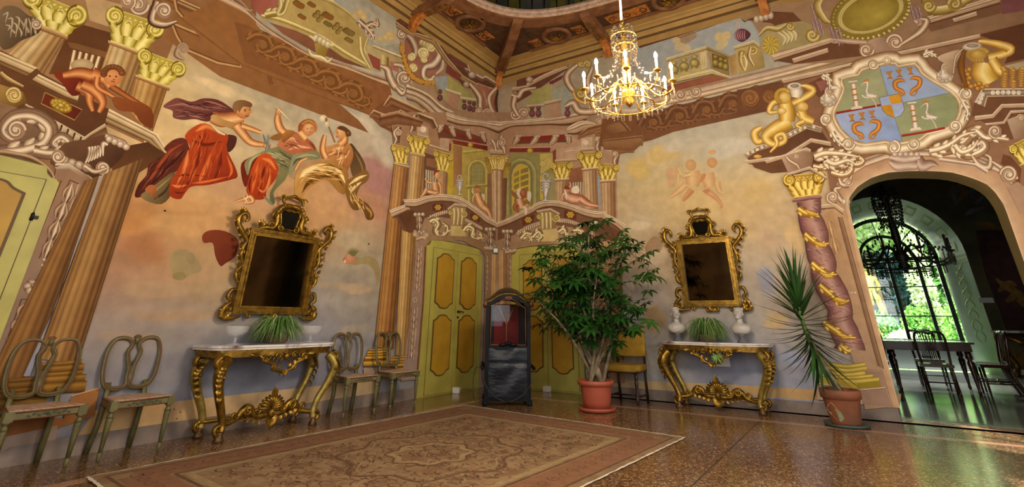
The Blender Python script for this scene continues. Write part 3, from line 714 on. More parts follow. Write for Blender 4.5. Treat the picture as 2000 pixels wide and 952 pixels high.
# ------------------------------------------------------------------ left wall fresco
L=Fresco('L',wl)
ground(L,[(330,180,'cdb78c'),(420,150,'b9a98a'),(520,160,'a69d8a'),(600,190,'a9a293'),(690,225,'bdb5a5'),(745,265,'b3ab9c'),(340,250,'d0b486'),(560,240,'baab8e'),(480,300,'bfae8e'),
    (740,350,'a98078',.8),(715,375,'ad8378',.8),(750,310,'b9ab9b'),(735,410,'b58a70'),(600,400,'b48a60'),(660,410,'c29c70'),(420,420,'bd9163'),(330,420,'c0935f'),(280,430,'b57c48'),(345,470,'bb9265'),
    (250,490,'b0764e',.8),(290,500,'a97a55',.9),(225,570,'9a9090'),(250,620,'948a86'),(300,600,'a08f7c'),(400,560,'9d8b76'),(420,490,'b59d76'),(380,520,'8f7f5a',.5),(700,480,'a5937a'),(720,520,'98917f'),(650,560,'9c928a'),
    (700,600,'97908c'),(640,620,'8e8886'),(350,680,'8d8886'),(230,700,'8c868a'),(500,700,'7d7e88'),(600,700,'818090'),(700,690,'8f8a8a'),(250,770,'88838a'),(340,770,'86828a'),(480,745,'7b7c86'),(640,740,'868590'),
    (780,560,'9d8f80'),(100,500,'8f6a48'),(50,300,'8f6a48'),(0,200,'9a7550'),(100,100,'a98a64'),(600,30,'a8a498'),(640,60,'a5a296'),(860,300,'9c8a6c'),(900,200,'a08468'),(300,60,'a98b66')],
    RY+.02,-.0,6.4,.024,.40,3,streak=1.7,blobs=[(742,350,45,40,'a07474'),(715,400,45,30,'b5866c'),(470,378,90,22,'ba9270'),(600,335,45,28,'b09070'),(285,478,50,42,'a8724c'),(250,430,50,24,'b8844f'),(345,440,60,22,'c89e6c'),(420,440,50,18,'c4986a'),(570,172,90,13,'8e897f'),(630,205,70,11,'97928a'),(520,140,70,11,'9c9688'),(700,245,45,16,'cfc6b4'),(755,300,28,26,'c8c0b0'),(440,180,60,11,'d9c59e'),(390,232,55,11,'dac396'),(500,262,60,11,'a39a88'),(650,260,40,12,'aaa598'),(690,470,45,18,'b2a28a'),(420,530,70,11,'b29474'),(300,560,80,11,'ab9176'),(340,612,80,9,'a78c72'),(680,562,60,9,'b09a80'),(260,660,60,9,'a08c7c'),(560,640,80,9,'98908a'),(640,420,50,20,'bd946c'),(700,640,40,8,'a59a8c')])
# ---- cream dado
L.begin('painted_dado')
L.poly([(0,873),(150,854),(186,801.6),(655,750.6),(742,741),(742,775),(300,834)],'c09c6c',((0,800),(740,750),'b7a183'))
for x,y in ((340,800),(352,806),(345,818)): L.ell((x,y),1.5,1.5,'5d432a')
# ---- upper left: attic behind the columns
L.begin('painted_attic');L.view(0,0,2)
L.poly([(-40,-60),(1000,-60),(1000,240),(700,110),(640,260),(560,560),(0,300),(-40,230)],'a88660',((0,0),(600,300),'8a6240'))
L.poly([(300,90),(440,130),(395,290),(190,290),(260,140)],'5d3a20',((300,100),(250,280),'6b4526'))
L.poly([(330,-20),(480,20),(440,110),(350,80)],'bca078');L.poly([(480,-40),(620,10),(560,60),(470,20)],'b39a78')
L.scroll((540,20),40,0,1.4,18,SP);L.scroll((500,5),30,1,-1.3,14,SP)
L.poly([(265,165),(300,170),(420,205),(410,225),(270,185)],'7d5734')
for i in range(5): L.bands([(285+24*i,195+6*i),(265+22*i,290+4*i)],[(302+24*i,200+6*i),(282+22*i,295+4*i)],[(0,'c9b48f'),(.4,'efe0bd'),(.7,'8a6238'),(1,'5d3a1e')])
L.ell((320,255),45,25,'a8926e','c9b48c')
L.bands([(560,-60),(1000,130)],[(560,-20),(990,190)],[(0,'c9b28c'),(.3,'9a7850'),(.35,'6b4626'),(.7,'8a6238'),(1,'7a522d')])
L.begin('painted_soffit')
L.poly([(690,40),(1000,130),(1400,470),(1440,520),(860,300),(740,215),(640,150)],'8c6038',((700,100),(1400,500),'825834'))
for a,b in (((655,85),(735,205)),((700,60),(870,240)),((760,50),(930,255))): pass
for P in ([(680,-10),(840,60),(880,135),(720,75),(690,40)],[(670,90),(930,200),(940,262),(850,245),(720,190),(690,140)]):
    L.rib(P+[P[0]],16,['4a2a12','b0875a','d0ab7c','7a4f28','4a2a12'],1)
L.rib([(930,90),(1000,120),(1060,330)],12,['4a2a12','8c5f36','4a2a12'],1)
# ---- upper columns with gold capitals
L.begin('painted_column')
L.column((150,95),(262,140),(165,300),(25,215),7)
L.begin('painted_column')
L.column((432,162),(562,212),(500,380),(385,300),7)
L.begin('painted_column')
L.column((532,296),(655,342),(588,540),(500,420),7,lt='c9a66a',md='a06f38')
L.begin('painted_capital');L.capital([(85,-50),(345,55),(262,140),(150,95)],pal=('6d5a1c','a3922f','cdbd55','eee69c'))
for y in (0,): L.bands([(145,92),(265,138)],[(138,112),(262,158)],[(0,'d9c292'),(.5,'b08a55'),(1,'6d4723')])
L.begin('painted_capital');L.capital([(420,25),(650,100),(562,208),(432,160)],pal=('6d5a1c','a3922f','cdbd55','eee69c'))
L.bands([(422,158),(570,208)],[(422,172),(565,226)],[(0,'e0cb9c'),(.5,'b08a55'),(1,'6d4723')])
L.begin('painted_capital');L.capital([(545,190),(735,262),(650,340),(540,292)],pal=('6d5a1c','a3922f','c5b54a','e6de8c'))
L.bands([(528,292),(665,340)],[(528,306),(660,356)],[(0,'e0cb9c'),(.5,'a87f48'),(1,'6d4723')])
L.begin('painted_bracket')
L.rib([(610,5),(590,80),(640,100),(690,85)],[26,30,26,10],['8c6c54','e6d9c8','b99f88','5b3d2a','3d2412']);L.scroll((640,42),30,PI,1.5,16,SP)
L.rib([(700,180),(690,215),(720,235)],[20,24,8],['8c6c54','c0a58d','5b3d2a']);L.scroll((715,190),22,PI,1.4,12,['7a5c44','b39a82','7a5c44'])
L.begin('painted_ornament')
L.poly([(0,40),(60,25),(110,60),(160,85),(150,130),(80,160),(40,190),(0,180)],'7d6a52',((0,40),(120,160),'4f3c28'),3)
for q in range(14): L.rib([(10+q*10,60+(q*37) % 60),(30+q*9,50+(q*53) % 80),(20+q*10,90+(q*29) % 60)],[3,12,2],['4a3826','cbbda0','8a785e'])
L.scroll((140,95),20,0,1.4,11,SP)
# ---- lower cornice and balcony of the left portal
L.begin('painted_cornice')
L.poly([(0,195),(140,265),(160,285),(270,345),(430,430),(430,480),(350,520),(330,555),(200,480),(90,430),(0,400)],'6a4629',((0,250),(350,500),'5a3820'))
L.bands([(-40,185),(145,265)],[(-40,240),(100,300)],[(0,'e8d9b8'),(.18,'cdb58c'),(.22,'7d5a38'),(.3,'d9c6a0'),(.6,'b3966c'),(.65,'5f3f24'),(.8,'94724a'),(1,'4a2d18')])
L.bands([(150,290),(270,350),(310,365)],[(115,320),(245,385),(300,405)],[(0,'e8d9b8'),(.2,'cdb58c'),(.25,'7d5a38'),(.35,'d9c6a0'),(.7,'a88a60'),(.75,'5f3f24'),(1,'6d4a2a')])
L.bands([(425,425),(615,525),(660,605)],[(410,480),(575,555),(640,612)],[(0,'efe2c6'),(.15,'cdb58c'),(.2,'7d5a38'),(.3,'dccaa6'),(.55,'a88a60'),(.6,'5f3f24'),(.75,'b59a70'),(1,'4f311a')])
L.bands([(410,482),(350,520),(330,535),(100,405)],[(420,520),(360,545),(335,565),(90,425)],[(0,'d5c3a4'),(.35,'a3876a'),(.4,'5f3f24'),(1,'7d5c3e')])
L.poly([(575,555),(655,605),(520,690),(440,680),(430,620),(500,570)],'4f3019',((500,560),(480,690),'6a4526'))
for i in range(9):
    x,y=120+i*25,415+i*15.5;L.poly([(x,y),(x+18,y+10),(x+10,y+36),(x-10,y+24)],'d8c8ac',((x,y),(x,y+34),'957a5c'));L.poly([(x+18,y+10),(x+25,y+14),(x+18,y+40),(x+10,y+36)],'4f3019')
L.poly([(175,362),(320,430),(290,470),(160,405)],'6d2a17',((170,380),(310,440),'571f12'));L.rib([(175,362),(320,430),(290,470),(160,405),(175,362)],5,['8a6a42','c09a62','5a3418'],1)
L.ell((237,413),47,26,'7a5a16','cfae3e',rot=.4)
for i in range(12): a=i*PI/6;L.ell((237+30*math.cos(a)*1.05+4*math.sin(a),413+16*math.sin(a)+10*math.cos(a)),9,6,'8c6a1c','e2c75a')
L.ell((237,413),16,10,'6a4c10','e8d070',rot=.4)
L.begin('painted_bracket')
L.poly([(0,330),(45,345),(90,360),(105,400),(60,420),(0,400)],'a8884a',((0,330),(80,420),'6a4c22'));L.scroll((55,372),30,PI,1.6,14,['6a4c22','c9ae6a','efdca0','b08f4c','5a3c18'])
L.rib([(0,285),(30,310),(90,340)],[16,18,10],['e6d3a0','b0905a','5a3c18'])
# ---- acanthus frieze above the door
L.begin('painted_scrollwork')
L.poly([(0,405),(90,430),(200,490),(275,560),(275,590),(230,600),(150,625),(0,605)],'8d6f57',((0,420),(150,620),'6d5240'))
L.acanthus([(0,600),(90,590),(170,560),(190,500),(130,455),(50,460),(10,510),(45,545),(80,520)],34,ST,1,9)
L.acanthus([(130,590),(190,600),(250,590),(265,555),(235,535),(205,560),(225,580)],24,ST,1,6)
L.scroll((62,510),36,0,-1.4,20,SP)
# ---- shell console
L.begin('painted_bracket')
L.poly([(200,625),(250,560),(340,545),(420,525),(500,570),(430,660),(350,700),(215,650)],'6b4a34',((250,560),(350,700),'4a2e1c'),2)
for i in range(7): a=i/6;L.rib([(330+70*a,640-30*a),(350+50*a,600-40*a+20*math.sin(a*3)),(345+75*a,575-10*a)],[6,20,12],['5b3d2a','c3ab92','efe4d4','8d6e58'])
L.rib([(410,530),(440,545),(480,560),(500,580)],[20,30,26,8],SP)
for i in range(4): L.ell((425+22*i,545+10*i),15,14,'8c6c54','efe4d4')
for i in range(5): L.ell((225+28*i,620+9*i),22,18,'6d503c','d8c6b2',rot=.4)
L.scroll((398,658),26,PI/2,-1.4,14,SP);L.scroll((225,612),26,0,1.3,14,SP);L.rib([(330,650),(370,672),(425,655)],[18,20,8],SP)
L.bands([(215,640),(250,640),(350,690),(365,705)],[(210,658),(248,658),(345,703),(350,718)],[(0,'f0e6d6'),(.4,'b99f88'),(.5,'6d503c'),(1,'a58a74')])
# ---- pilaster with leaf drops next to the door
L.view(0,300,3.173);L.begin('painted_pilaster')
L.poly([(345,95),(430,70),(550,165),(520,185),(240,952),(-40,1750),(-200,1750),(-60,1250),(40,950),(330,185)],'957660',((350,100),(0,1500),'80706a'))
L.rib([(370,165),(330,265),(180,640),(50,960),(-30,1180)],[22,22],['4f3118','7d5a34','a8875a','5a3a1e'],1)
L.rib([(430,165),(325,450),(240,650)],8,['5b3d2a','6d4e3a'],1);L.rib([(485,190),(395,440),(290,735)],7,['c9b09a','b0957f'],1);L.rib([(430,165),(485,190)],6,'5b3d2a',1)
L.leafdrop((445,185),(275,640),4,80,ST)
for x,y in ((270,660),(262,695)): L.ell((x,y),15,13,'6d503c','d8c6b2')
L.ell((208,830),68,50,'6d503c','957a64')
for i in range(6): a=i*PI/3+.3;L.ell((208+44*math.cos(a),828+32*math.sin(a)),30,20,'75563f','dccbb8',rot=a*.8)
L.ell((210,820),22,18,'5b3d2a','c3ab92')
L.rib([(130,905),(60,1100),(-20,1320)],8,'5b3d2a',1);L.rib([(215,905),(100,1240),(10,1500)],7,['d0b8a2','b0957f'],1);L.rib([(130,905),(215,905)],5,'5b3d2a',1)
L.leafdrop((160,925),(-30,1480),6,85,ST)
L.rib([(-40,-10),(60,0),(180,25),(270,75),(320,130),(330,180)],[34,30,26,16],['8c6c54','c3ab92','7d5a34','4f3118'])
L.poly([(335,90),(420,60),(560,150),(545,170),(425,95),(350,100)],'d5c5b2',((350,70),(350,110),'8d6e58'))
# ---- big fluted columns with bases
L.begin('painted_column')
L.column((520,170),(625,135),(120,1550),(-130,1500),6,lt='976e3e',md='74502c',dk='422a14',hl=.35)
L.begin('painted_column')
L.poly([(610,140),(640,135),(330,960),(180,1380),(140,1380),(340,945)],'a89a90',((620,140),(200,1300),'8d8d9c'))
L.begin('painted_column')
L.column((640,130),(885,30),(475,1310),(225,1270),8,lt='ab8450',md='7d5630',dk='452c16',hl=.36)
L.view(0,600,2.703);L.begin('painted_column_base')
for (cx,cy,w,sc,pal) in ((320,300,130,1,('3d220a','5f3f16','805a22','9c7430')),(120,385,120,.9,('3d220a','52370f','69491c','7d5c28'))):
    D,M_,G,H_=pal;x0=cx-w
    for i,(dy,hh,ex) in enumerate(((-20,24,.86),(2,36,.97),(36,24,.93),(56,40,1.08),(92,60,1.14))):
        A=[(cx-w*ex-dy*.25,cy+dy+14),(cx-dy*.28,cy+dy+6),(cx+w*ex*.98-dy*.1,cy+dy-4)];B=[(x-hh*.22,y+hh) for x,y in A]
        L.bands(A,B,[(0,M_),(.3,H_),(.6,G),(.88,M_),(1,D)],4)
L.poly([(0,530),(330,590),(370,480),(520,430),(490,575),(300,640),(80,700),(0,680)],'7f5230',((100,600),(500,480),'99683c'))
L.rib([(375,470),(520,428)],8,['d9a56a','a8753f'],1);L.poly([(0,690),(300,625),(290,700),(45,740),(0,770)],'8d7c74')
# ---- winged child sitting on the ledge
L.view(0,0,2);L.begin('painted_cherub')
K=('6d3015','a85a2c','d08a52','e2a870','b86e3c','74351a')
L.poly([(210,290),(260,280),(330,300),(320,360),(280,375),(245,330)],'84321a',((220,290),(300,370),'5f1f10'),3)
L.limb([(245,295),(310,285),(370,300)],[26,44,50],K);L.limb([(360,290),(410,310),(430,340)],[56,50,40],K);L.limb([(300,335),(345,360),(350,400),(362,435)],[40,44,30,18],K)
L.limb([(320,330),(370,355),(400,400),(385,440)],[40,46,34,20],K);L.limb([(380,300),(380,340),(420,365),(445,380)],[26,24,18,14],K);L.limb([(430,335),(460,355),(500,380),(560,415)],[26,24,20,16],('5f2a12','8f4a22','b5703c','a05c30','64301a'))
L.poly([(440,380),(520,395),(590,425),(595,500),(550,480),(520,440),(460,430)],'8f4f26',((450,380),(590,480),'6d3517'),3)
L.ell((440,300),38,36,'c07a48','dc9e68');
for i in range(10): a=PI+i*.33;L.ell((440+36*math.cos(a),292+30*math.sin(a)),14,11,'5d3216','9a6234')
L.ell((428,298),4,3,'3a1a0a');L.ell((452,300),4,3,'3a1a0a');L.ell((444,312),5,3,'a0502c');L.line([(432,318),(448,321)],4,'8a3a22')
# ---- entablature with arabesque panel
L.view(450,0,3.173);L.begin('painted_frieze')
L.poly([(-310,110),(-60,-10),(90,60),(190,190),(480,320),(870,460),(990,540),(1000,600),(860,715),(60,400),(-120,300)],'8f6238',((0,100),(800,600),'875a36'))
L.poly([(30,140),(110,160),(880,570),(860,610),(820,655),(90,385)],'7f5430');L.rib([(30,140),(110,165),(880,572),(820,655),(90,385),(30,140)],9,['5a3518','94673c','5a3518'],1)
BR=('68431f','744c28','8f6236','9c6e40')
for i in range(5):
    x,y=190+i*140,275+i*76
    L.acanthus([(x-90,y+10-40),(x-30,y-60),(x+40,y-40),(x+60,y+25),(x+10,y+50),(x-25,y+20),(x+5,y-5)],24,BR,1,7)
    L.acanthus([(x+20,y+65),(x+70,y+80),(x+110,y+60),(x+95,y+25),(x+70,y+40)],18,BR,-1,5)
    L.scroll((x+8,y+2),26,0,1.4,12,['68431f','94683a','68431f'])
L.rib([(-310,112),(60,398),(470,565),(870,715)],5,['5a3518','94673c'],1)
L.begin('painted_cornice')
L.poly([(860,715),(880,680),(1000,600),(1260,720),(1240,800),(1100,760),(1060,810),(1010,830),(920,780)],'7a5033')
for P,Q in (([(860,715),(885,680),(1100,770)],[(860,730),(890,735),(1085,800)]),([(925,770),(945,745),(1060,795)],[(930,790),(950,790),(1050,830)]),([(945,655),(985,590),(1200,690)],[(960,670),(1000,660),(1190,740)]),([(1025,700),(1050,680),(1160,735)],[(1035,715),(1055,720),(1150,770)]),([(1160,745),(1200,680),(1260,720)],[(1150,800),(1200,740),(1250,780)])):
    L.bands(P,Q,[(0,'e0c4a0'),(.15,'b98d66'),(.3,'5a3820'),(.6,'94694a'),(1,'5a3820')])
# ---- main cornice sweeping up with pearl string
L.begin('painted_cornice')
A=[(-60,-80),(60,0),(160,110),(330,230),(500,330),(700,390),(850,450),(970,480)];B=[(-80,0),(90,85),(190,165),(340,265),(520,365),(720,430),(870,490),(1000,540)]
L.bands(A,B,[(0,'b59c86'),(.3,'8d6c58'),(.45,'6d4a38'),(.6,'a88a74'),(.75,'d8c0a4'),(1,'9a7858')],4)
L.beads([(0,0),(100,60),(130,65)],14,5,'9a8064','efe2cc');L.beads([(200,150),(300,215),(420,290),(500,350)],22,5,'7d5f50','c9b29c');L.beads([(640,380),(760,425),(900,470),(960,490)],26,5,'8d705c','e0cfba')
# ---- curved parapet with cut-out tracery
L.begin('painted_parapet')
L.poly([(130,0),(290,0),(290,90),(190,105),(135,50)],'8f4f44',((140,0),(250,100),'a8685a'))
L.poly([(200,90),(300,85),(330,0),(520,-30),(640,10),(740,80),(850,190),(850,420),(700,360),(560,250),(400,190),(190,110)],'b8a467',((250,50),(820,330),'a8945c'))
L.poly([(240,140),(400,190),(560,260),(700,360),(860,430),(720,395),(520,325),(330,215)],'8a5a44',((300,160),(800,400),'6d4630'))
for i in range(6): x,y=390+i*75,30+i*44;
for (x,y,q) in ((420,30,1),(540,100,0),(600,100,1),(660,175,0),(730,200,1),(440,105,2),(730,250,2),(500,30,2),(600,150,2)):
    c='8a5a26' if y < 120 else '7d6a38';r=30 if q != 2 else 22
    if q == 0:
        for dx,dy in ((0,-20),(20,6),(-18,-4),(4,24)): L.ell((x+dx,y+dy),17,17,'6d5426')
        for dx,dy in ((0,-20),(20,6),(-18,-4),(4,24)): L.ell((x+dx+3,y+dy+4),13,13,'8f7844')
    else:
        L.poly([(x-r*1.3,y-r*.3),(x-r*.5,y-r),(x+r*.4,y-r*.5),(x+r*1.3,y+r*.1),(x+r*.9,y+r*.9),(x-r*.2,y+r*.6)],'6d5426',None,3);L.poly([(x-r*1.0,y-r*.1),(x-r*.4,y-r*.7),(x+r*.4,y-r*.3),(x+r*1.1,y+r*.2),(x+r*.8,y+r*.8),(x-r*.1,y+r*.5)],c,None,3)
L.bands([(190,90),(300,110),(430,160),(570,225),(700,310),(830,390),(870,430)],[(190,115),(300,140),(430,190),(570,255),(700,345),(830,415),(870,440)],[(0,'f0e6b4'),(.4,'d2c17e'),(.6,'8a7438'),(1,'b8a45e')],3)
L.bands([(520,-40),(640,5),(745,75),(850,185)],[(515,-15),(630,28),(735,98),(840,205)],[(0,'efe6bc'),(.5,'c9b878'),(1,'7d6a38')],3)
for x,y in ((210,85),): L.acanthus([(210,90),(260,80),(300,70),(320,20),(340,-30)],26,YS,1,5)
L.rib([(300,-30),(310,30),(290,90),(330,80),(360,0)],[20,26,22,20,14],['8a7438','e9dfae','c9b878','8a7438'])
L.rib([(800,230),(810,330),(860,420)],[18,22,14],['8a7438','e9dfae','c9b878','6b5420']);L.rib([(850,230),(830,300),(850,350),(900,420)],[16,20,20,10],['8a7438','d9cc92','8a7438'])
L.begin('painted_bracket')
L.poly([(520,265),(610,285),(580,370),(525,330)],'a89248',((520,270),(600,360),'7d6628'))
for i in range(4): L.ell((530+24*i,235+14*i),22,26,'9a8a5c','f4ecd0')
L.rib([(485,225),(510,240),(520,260)],[8,16,4],['f0e6c4','a89868']);L.rib([(600,270),(625,285),(645,280)],[8,16,4],['f0e6c4','a89868'])
L.rib([(480,305),(500,345),(560,360),(600,385),(630,360)],[8,22,24,20,6],['f4ecd0','d9cc96','94804a'])
# ---- sky of the attic with little clouds,wall beyond
L.begin('painted_attic')
L.poly([(600,-40),(760,0),(1020,170),(1050,270),(930,290),(850,240),(740,80),(640,10)],'a5a69c',((650,0),(1000,250),'b4ae9c'))
for x,y,r in ((800,85,34),(825,110,24),(770,100,22),(985,215,30),(960,235,24),(1000,240,20),(930,245,20)): L.ell((x,y),r,r*.8,'c0aa78','d6c08c',n=12)
L.acanthus([(790,130),(840,170),(870,150),(910,160),(905,115)],20,ST,0,6);L.acanthus([(840,175),(870,210),(885,250)],20,ST,0,5)
L.poly([(840,280),(920,290),(960,310),(1070,370),(1060,420),(935,400),(930,450),(870,430),(840,350)],'b8a97c',((850,290),(1050,400),'a8926a'))
L.poly([(845,330),(925,370),(925,440),(880,420)],'8d4b42');L.bands([(880,280),(1060,350)],[(880,300),(1060,372)],[(0,'efe6c8'),(.4,'c9b98c'),(.5,'7d6a44'),(1,'b5a57a')])
L.bands([(935,340),(935,420)],[(980,360),(980,430)],[(0,'d8c690'),(.5,'b8a060'),(.8,'6d5a30'),(1,'94804c')])
L.poly([(985,380),(1040,400),(1040,450),(985,430)],'a8705c')
# ---- volute cluster with garland
L.begin('painted_scrollwork')
L.poly([(1100,210),(1260,230),(1340,350),(1250,520),(1120,480),(1080,320)],'94604e',((1100,230),(1300,480),'a87462'),2)
L.rib([(1060,205),(1110,230),(1145,300),(1140,350),(1120,380)],[40,48,44,34,16],['6d503c','a88f7a','d9cab8','8d6e58','5b3d2a']);L.scroll((1062,215),34,0,-1.4,20,SP)
L.scroll((1120,355),24,-PI/2,1.4,13,['7d6a38','d9cc92','f0e8c0','a89250']);L.scroll((1130,420),26,0,1.4,14,['7d6a38','d9cc92','f0e8c0','a89250'])
for i in range(4): L.ell((1185+i*18,265+i*9),20,24,'94804a','e9dfae')
L.scroll((1195,330),34,PI,1.5,18,['7d6a38','d9cc92','f0e8c0','a89250']);L.scroll((1240,295),26,0,1.5,14,['7d6a38','d9cc92','f0e8c0','a89250']);L.scroll((1195,370),20,0,1.2,11,['7d6a38','d9cc92','f0e8c0','a89250'])
L.rib([(1270,300),(1295,340),(1260,400),(1205,420),(1195,470),(1230,495),(1260,470)],[22,50,60,44,36,34,22],['6d503c','8d6e58','d9cab8','f0e6d6','a88f7a','7d6048']);L.rib([(1315,370),(1310,420),(1270,460)],[14,40,16],['8d6e58','d9cab8','6d503c'])
L.rib([(1195,480),(1215,500),(1250,490)],[14,30,20],['94804a','e9dfae','c9b878'])
L.rib([(1010,400),(1060,410),(1085,450),(1080,510),(1110,540)],[28,34,36,34,24],SP);L.scroll((1075,485),44,PI*.8,1.6,22,SP);L.rib([(925,410),(970,430),(985,480),(1020,540),(1075,560)],[20,44,50,50,24],SP);L.rib([(1020,540),(1060,580),(1080,560)],[20,40,16],SP)
GA=[(1055,260),(1065,330),(1090,420),(1130,480),(1190,510),(1255,515)]
L.rib(GA,[10,26,34,38,34,18],['6d4414','b07a2c','d9a850','9a6420','5d3a10'])
for i in range(16):
    q=crom([np.array(p,float) for p in GA],8);p=q[2+int(i*2.4)];d=q[3+int(i*2.4)]-p;d=d/np.linalg.norm(d);nn=np.array((-d[1],d[0]))
    for e in (-1,1): L.rib([p+nn*e*14,p+d*14+nn*e*8,p+d*26],[4,12,2],['6d4414','e0b258','9a6420'],3)
# ---- sweeping cornice to the corner
L.begin('painted_cornice')
A=[(1085,530),(1150,550),(1230,590),(1310,660),(1420,710),(1530,735),(1660,750)];B=[(1090,620),(1150,640),(1210,690),(1290,760),(1420,800),(1530,820),(1660,830)]
L.bands(A,B,[(0,'e6d8c6'),(.12,'b09680'),(.16,'6d503c'),(.32,'8d705a'),(.36,'ddcbb6'),(.5,'b59b84'),(.54,'6d503c'),(.7,'c9b29a'),(.85,'94775e'),(1,'5b3d2a')],4)
L.beads([(1095,560),(1150,578),(1225,620),(1305,690),(1420,738),(1530,762),(1655,776)],62,5,'8d705c','eadbc8')
L.begin('painted_architrave')
L.poly([(1020,130),(1060,110),(1270,235),(1340,330),(1500,450),(1640,520),(1670,560),(1530,560),(1440,540),(1380,450),(1340,370),(1290,290),(1130,220),(1040,180)],'63402b')
L.bands([(1020,130),(1120,205),(1150,205),(1265,240),(1345,360),(1440,470),(1560,540)],[(1030,175),(1110,225),(1150,235),(1250,275),(1325,385),(1430,500),(1550,570)],[(0,'d9c09a'),(.25,'a88a64'),(.3,'5a3820'),(.5,'b0946c'),(1,'6d4a30')])
L.poly([(1340,400),(1430,470),(1410,500),(1330,450)],'7d4238');L.poly([(1350,330),(1460,400),(1470,440),(1380,400)],'70443a');L.bands([(1450,420),(1560,480),(1580,470),(1650,515)],[(1450,440),(1555,505),(1580,495),(1650,540)],[(0,'e6d9c8'),(.4,'b09680'),(.6,'5b3d2a'),(1,'8d6e58')])
L.rib([(1470,400),(1480,440),(1510,470)],[10,14,10],SP);L.ell((1495,465),26,24,'7d6048','e6d9c8');L.ell((1460,525),22,22,'7d6048','d9cab8')
L.beads([(1530,520),(1600,545),(1640,555)],12,6,'8d705c','f0e6d6')
L.begin('painted_balcony')
L.poly([(1250,490),(1340,480),(1440,540),(1520,610),(1530,700),(1400,680),(1290,600)],'a89c70',((1260,500),(1500,680),'9a9068'))
L.poly([(1260,480),(1340,470),(1345,550),(1290,560)],'a2a5a0');L.poly([(1345,470),(1430,540),(1500,600),(1400,590),(1350,560)],'b0a860',((1350,480),(1480,600),'94925c'))
L.poly([(1340,560),(1420,585),(1400,690),(1335,650)],'b58e76',((1340,570),(1400,680),'a07862'));L.bands([(1330,550),(1425,580)],[(1330,570),(1425,602)],[(0,'e9dfc4'),(.5,'b8a88a'),(1,'7d6a4c')])
for x,y in ((1295,580),(1445,635),(1478,645),(1505,655)):
    L.ell((x,y-10),13,16,'4f2c34','84505a');L.ell((x,y+28),16,20,'4f2c34','84505a')
L.bands([(1420,600),(1520,615)],[(1420,618),(1520,632)],[(0,'d9cfa0'),(1,'8a7c50')])
L.begin('painted_scrollwork')
L.poly([(1530,520),(1640,560),(1650,740),(1560,720),(1530,640)],'a8705e',((1540,540),(1640,720),'8d5c4c'))
L.rib([(1480,520),(1540,600),(1545,680),(1590,720)],[26,36,34,22],SP);L.rib([(1650,540),(1600,600),(1610,670),(1640,710)],[26,34,30,20],SP);L.scroll((1590,700),26,PI,1.4,13,SP);L.scroll((1535,690),24,0,1.4,13,SP);L.rib([(1560,560),(1575,620),(1585,660)],[6,18,6],['c9a08c','8d5c4c'])
L.rib([(1655,560),(1640,640),(1660,740)],[10,20,10],['3f2616','5b3d2a'])
# ---- three figures on the clouds
L.view(250,150,3.071);L.begin('painted_clouds')
L.poly([(960,580),(1080,500),(1180,480),(1080,560),(1010,620)],'a8886c',None,3)
L.begin('painted_figure')
PU={'d': ['4f2423','3d1a1a','5f2f2c'],'l': ['7d4a44','a87468','6d3a36'],'b': ['6d3a36','84504a','5a2c2a']}
L.poly([(210,180),(260,140),(300,128),(380,150),(450,130),(540,140),(620,190),(640,210),(540,230),(480,270),(400,255),(330,260),(270,245),(265,205)],'7a4640',((250,140),(500,270),'5a2c2a'),4)
L.folds([([(230,180),(330,165),(430,190),(560,180)],22,'l'),([(280,215),(360,215),(450,235),(560,210)],20,'d'),([(300,140),(400,175),(500,160),(610,195)],16,'d'),([(280,240),(370,235),(460,255)],16,'l'),([(450,145),(520,160),(600,190)],14,'l')],PU)
RD={'d': ['4a1c10','330f08','571f12'],'l': ['84341c','a34c2a','74290f'],'b': ['5f2414','74301c','4a1a0e']}
L.poly([(350,380),(280,375),(215,430),(240,470),(130,520),(110,590),(60,650),(40,720),(90,715),(200,640),(300,560),(370,500)],'642a1c',((350,380),(60,700),'4a1c14'),4)
L.folds([([(330,400),(250,450),(180,540),(80,680)],24,'l'),([(340,440),(280,500),(180,600),(90,700)],26,'d'),([(240,400),(330,410)],14,'l')],RD)
L.poly([(590,350),(650,360),(640,420),(600,455),(590,400)],'4a2418',None,3)
L.poly([(75,715),(100,690),(160,650),(280,570),(260,700),(200,765),(110,745)],'85714a',((120,680),(250,740),'4f3d22'),3);L.folds([([(130,720),(190,660),(260,600)],14,'l'),([(150,740),(220,690),(260,620)],18,'d')],{'l': ['6d5a36','a8946a','6d5a36'],'d': ['4f3d22','33240f','5a4628']})
L.poly([(100,680),(130,650),(170,660),(165,700),(180,730),(140,710)],'b06a3c',((110,670),(170,730),'84451f'),3)
OR={'d': ['7d260c','5a1806','8d3210'],'l': ['b8501e','d87438','a84416'],'b': ['a83c12','c04e1c','94300c'],'h': ['c45c28','e08a4c','b8501e']}
L.poly([(380,310),(460,280),(560,330),(600,360),(590,430),(640,540),(655,600),(610,620),(480,650),(380,660),(340,700),(310,735),(250,715),(250,640),(290,570),(340,480),(370,420),(340,360)],'b0461a',((380,320),(600,640),'84260c'),4)
L.folds([([(400,330),(470,300),(550,340)],34,'h'),([(380,380),(460,410),(560,390)],26,'d'),([(360,440),(340,540),(290,650)],30,'h'),([(430,440),(400,560),(330,680)],30,'d'),([(500,450),(460,560),(420,640)],30,'l'),([(560,450),(540,560),(500,640)],34,'d'),([(590,470),(620,560),(600,610)],20,'l'),([(300,600),(340,590),(480,600)],14,'d'),([(260,650),(300,660),(350,650)],22,'h'),([(270,690),(310,700),(340,690)],16,'d'),([(380,640),(470,630),(600,600)],18,'l'),([(420,350),(440,380),(430,410)],14,'d')],OR)
L.limb([(500,240),(560,260),(640,250),(690,240)],[70,90,80,60]);L.poly([(495,235),(530,235),(580,260),(670,290),(690,320),(640,320),(570,295),(510,270)],'c09a62',((500,240),(680,310),'94683a'),3)
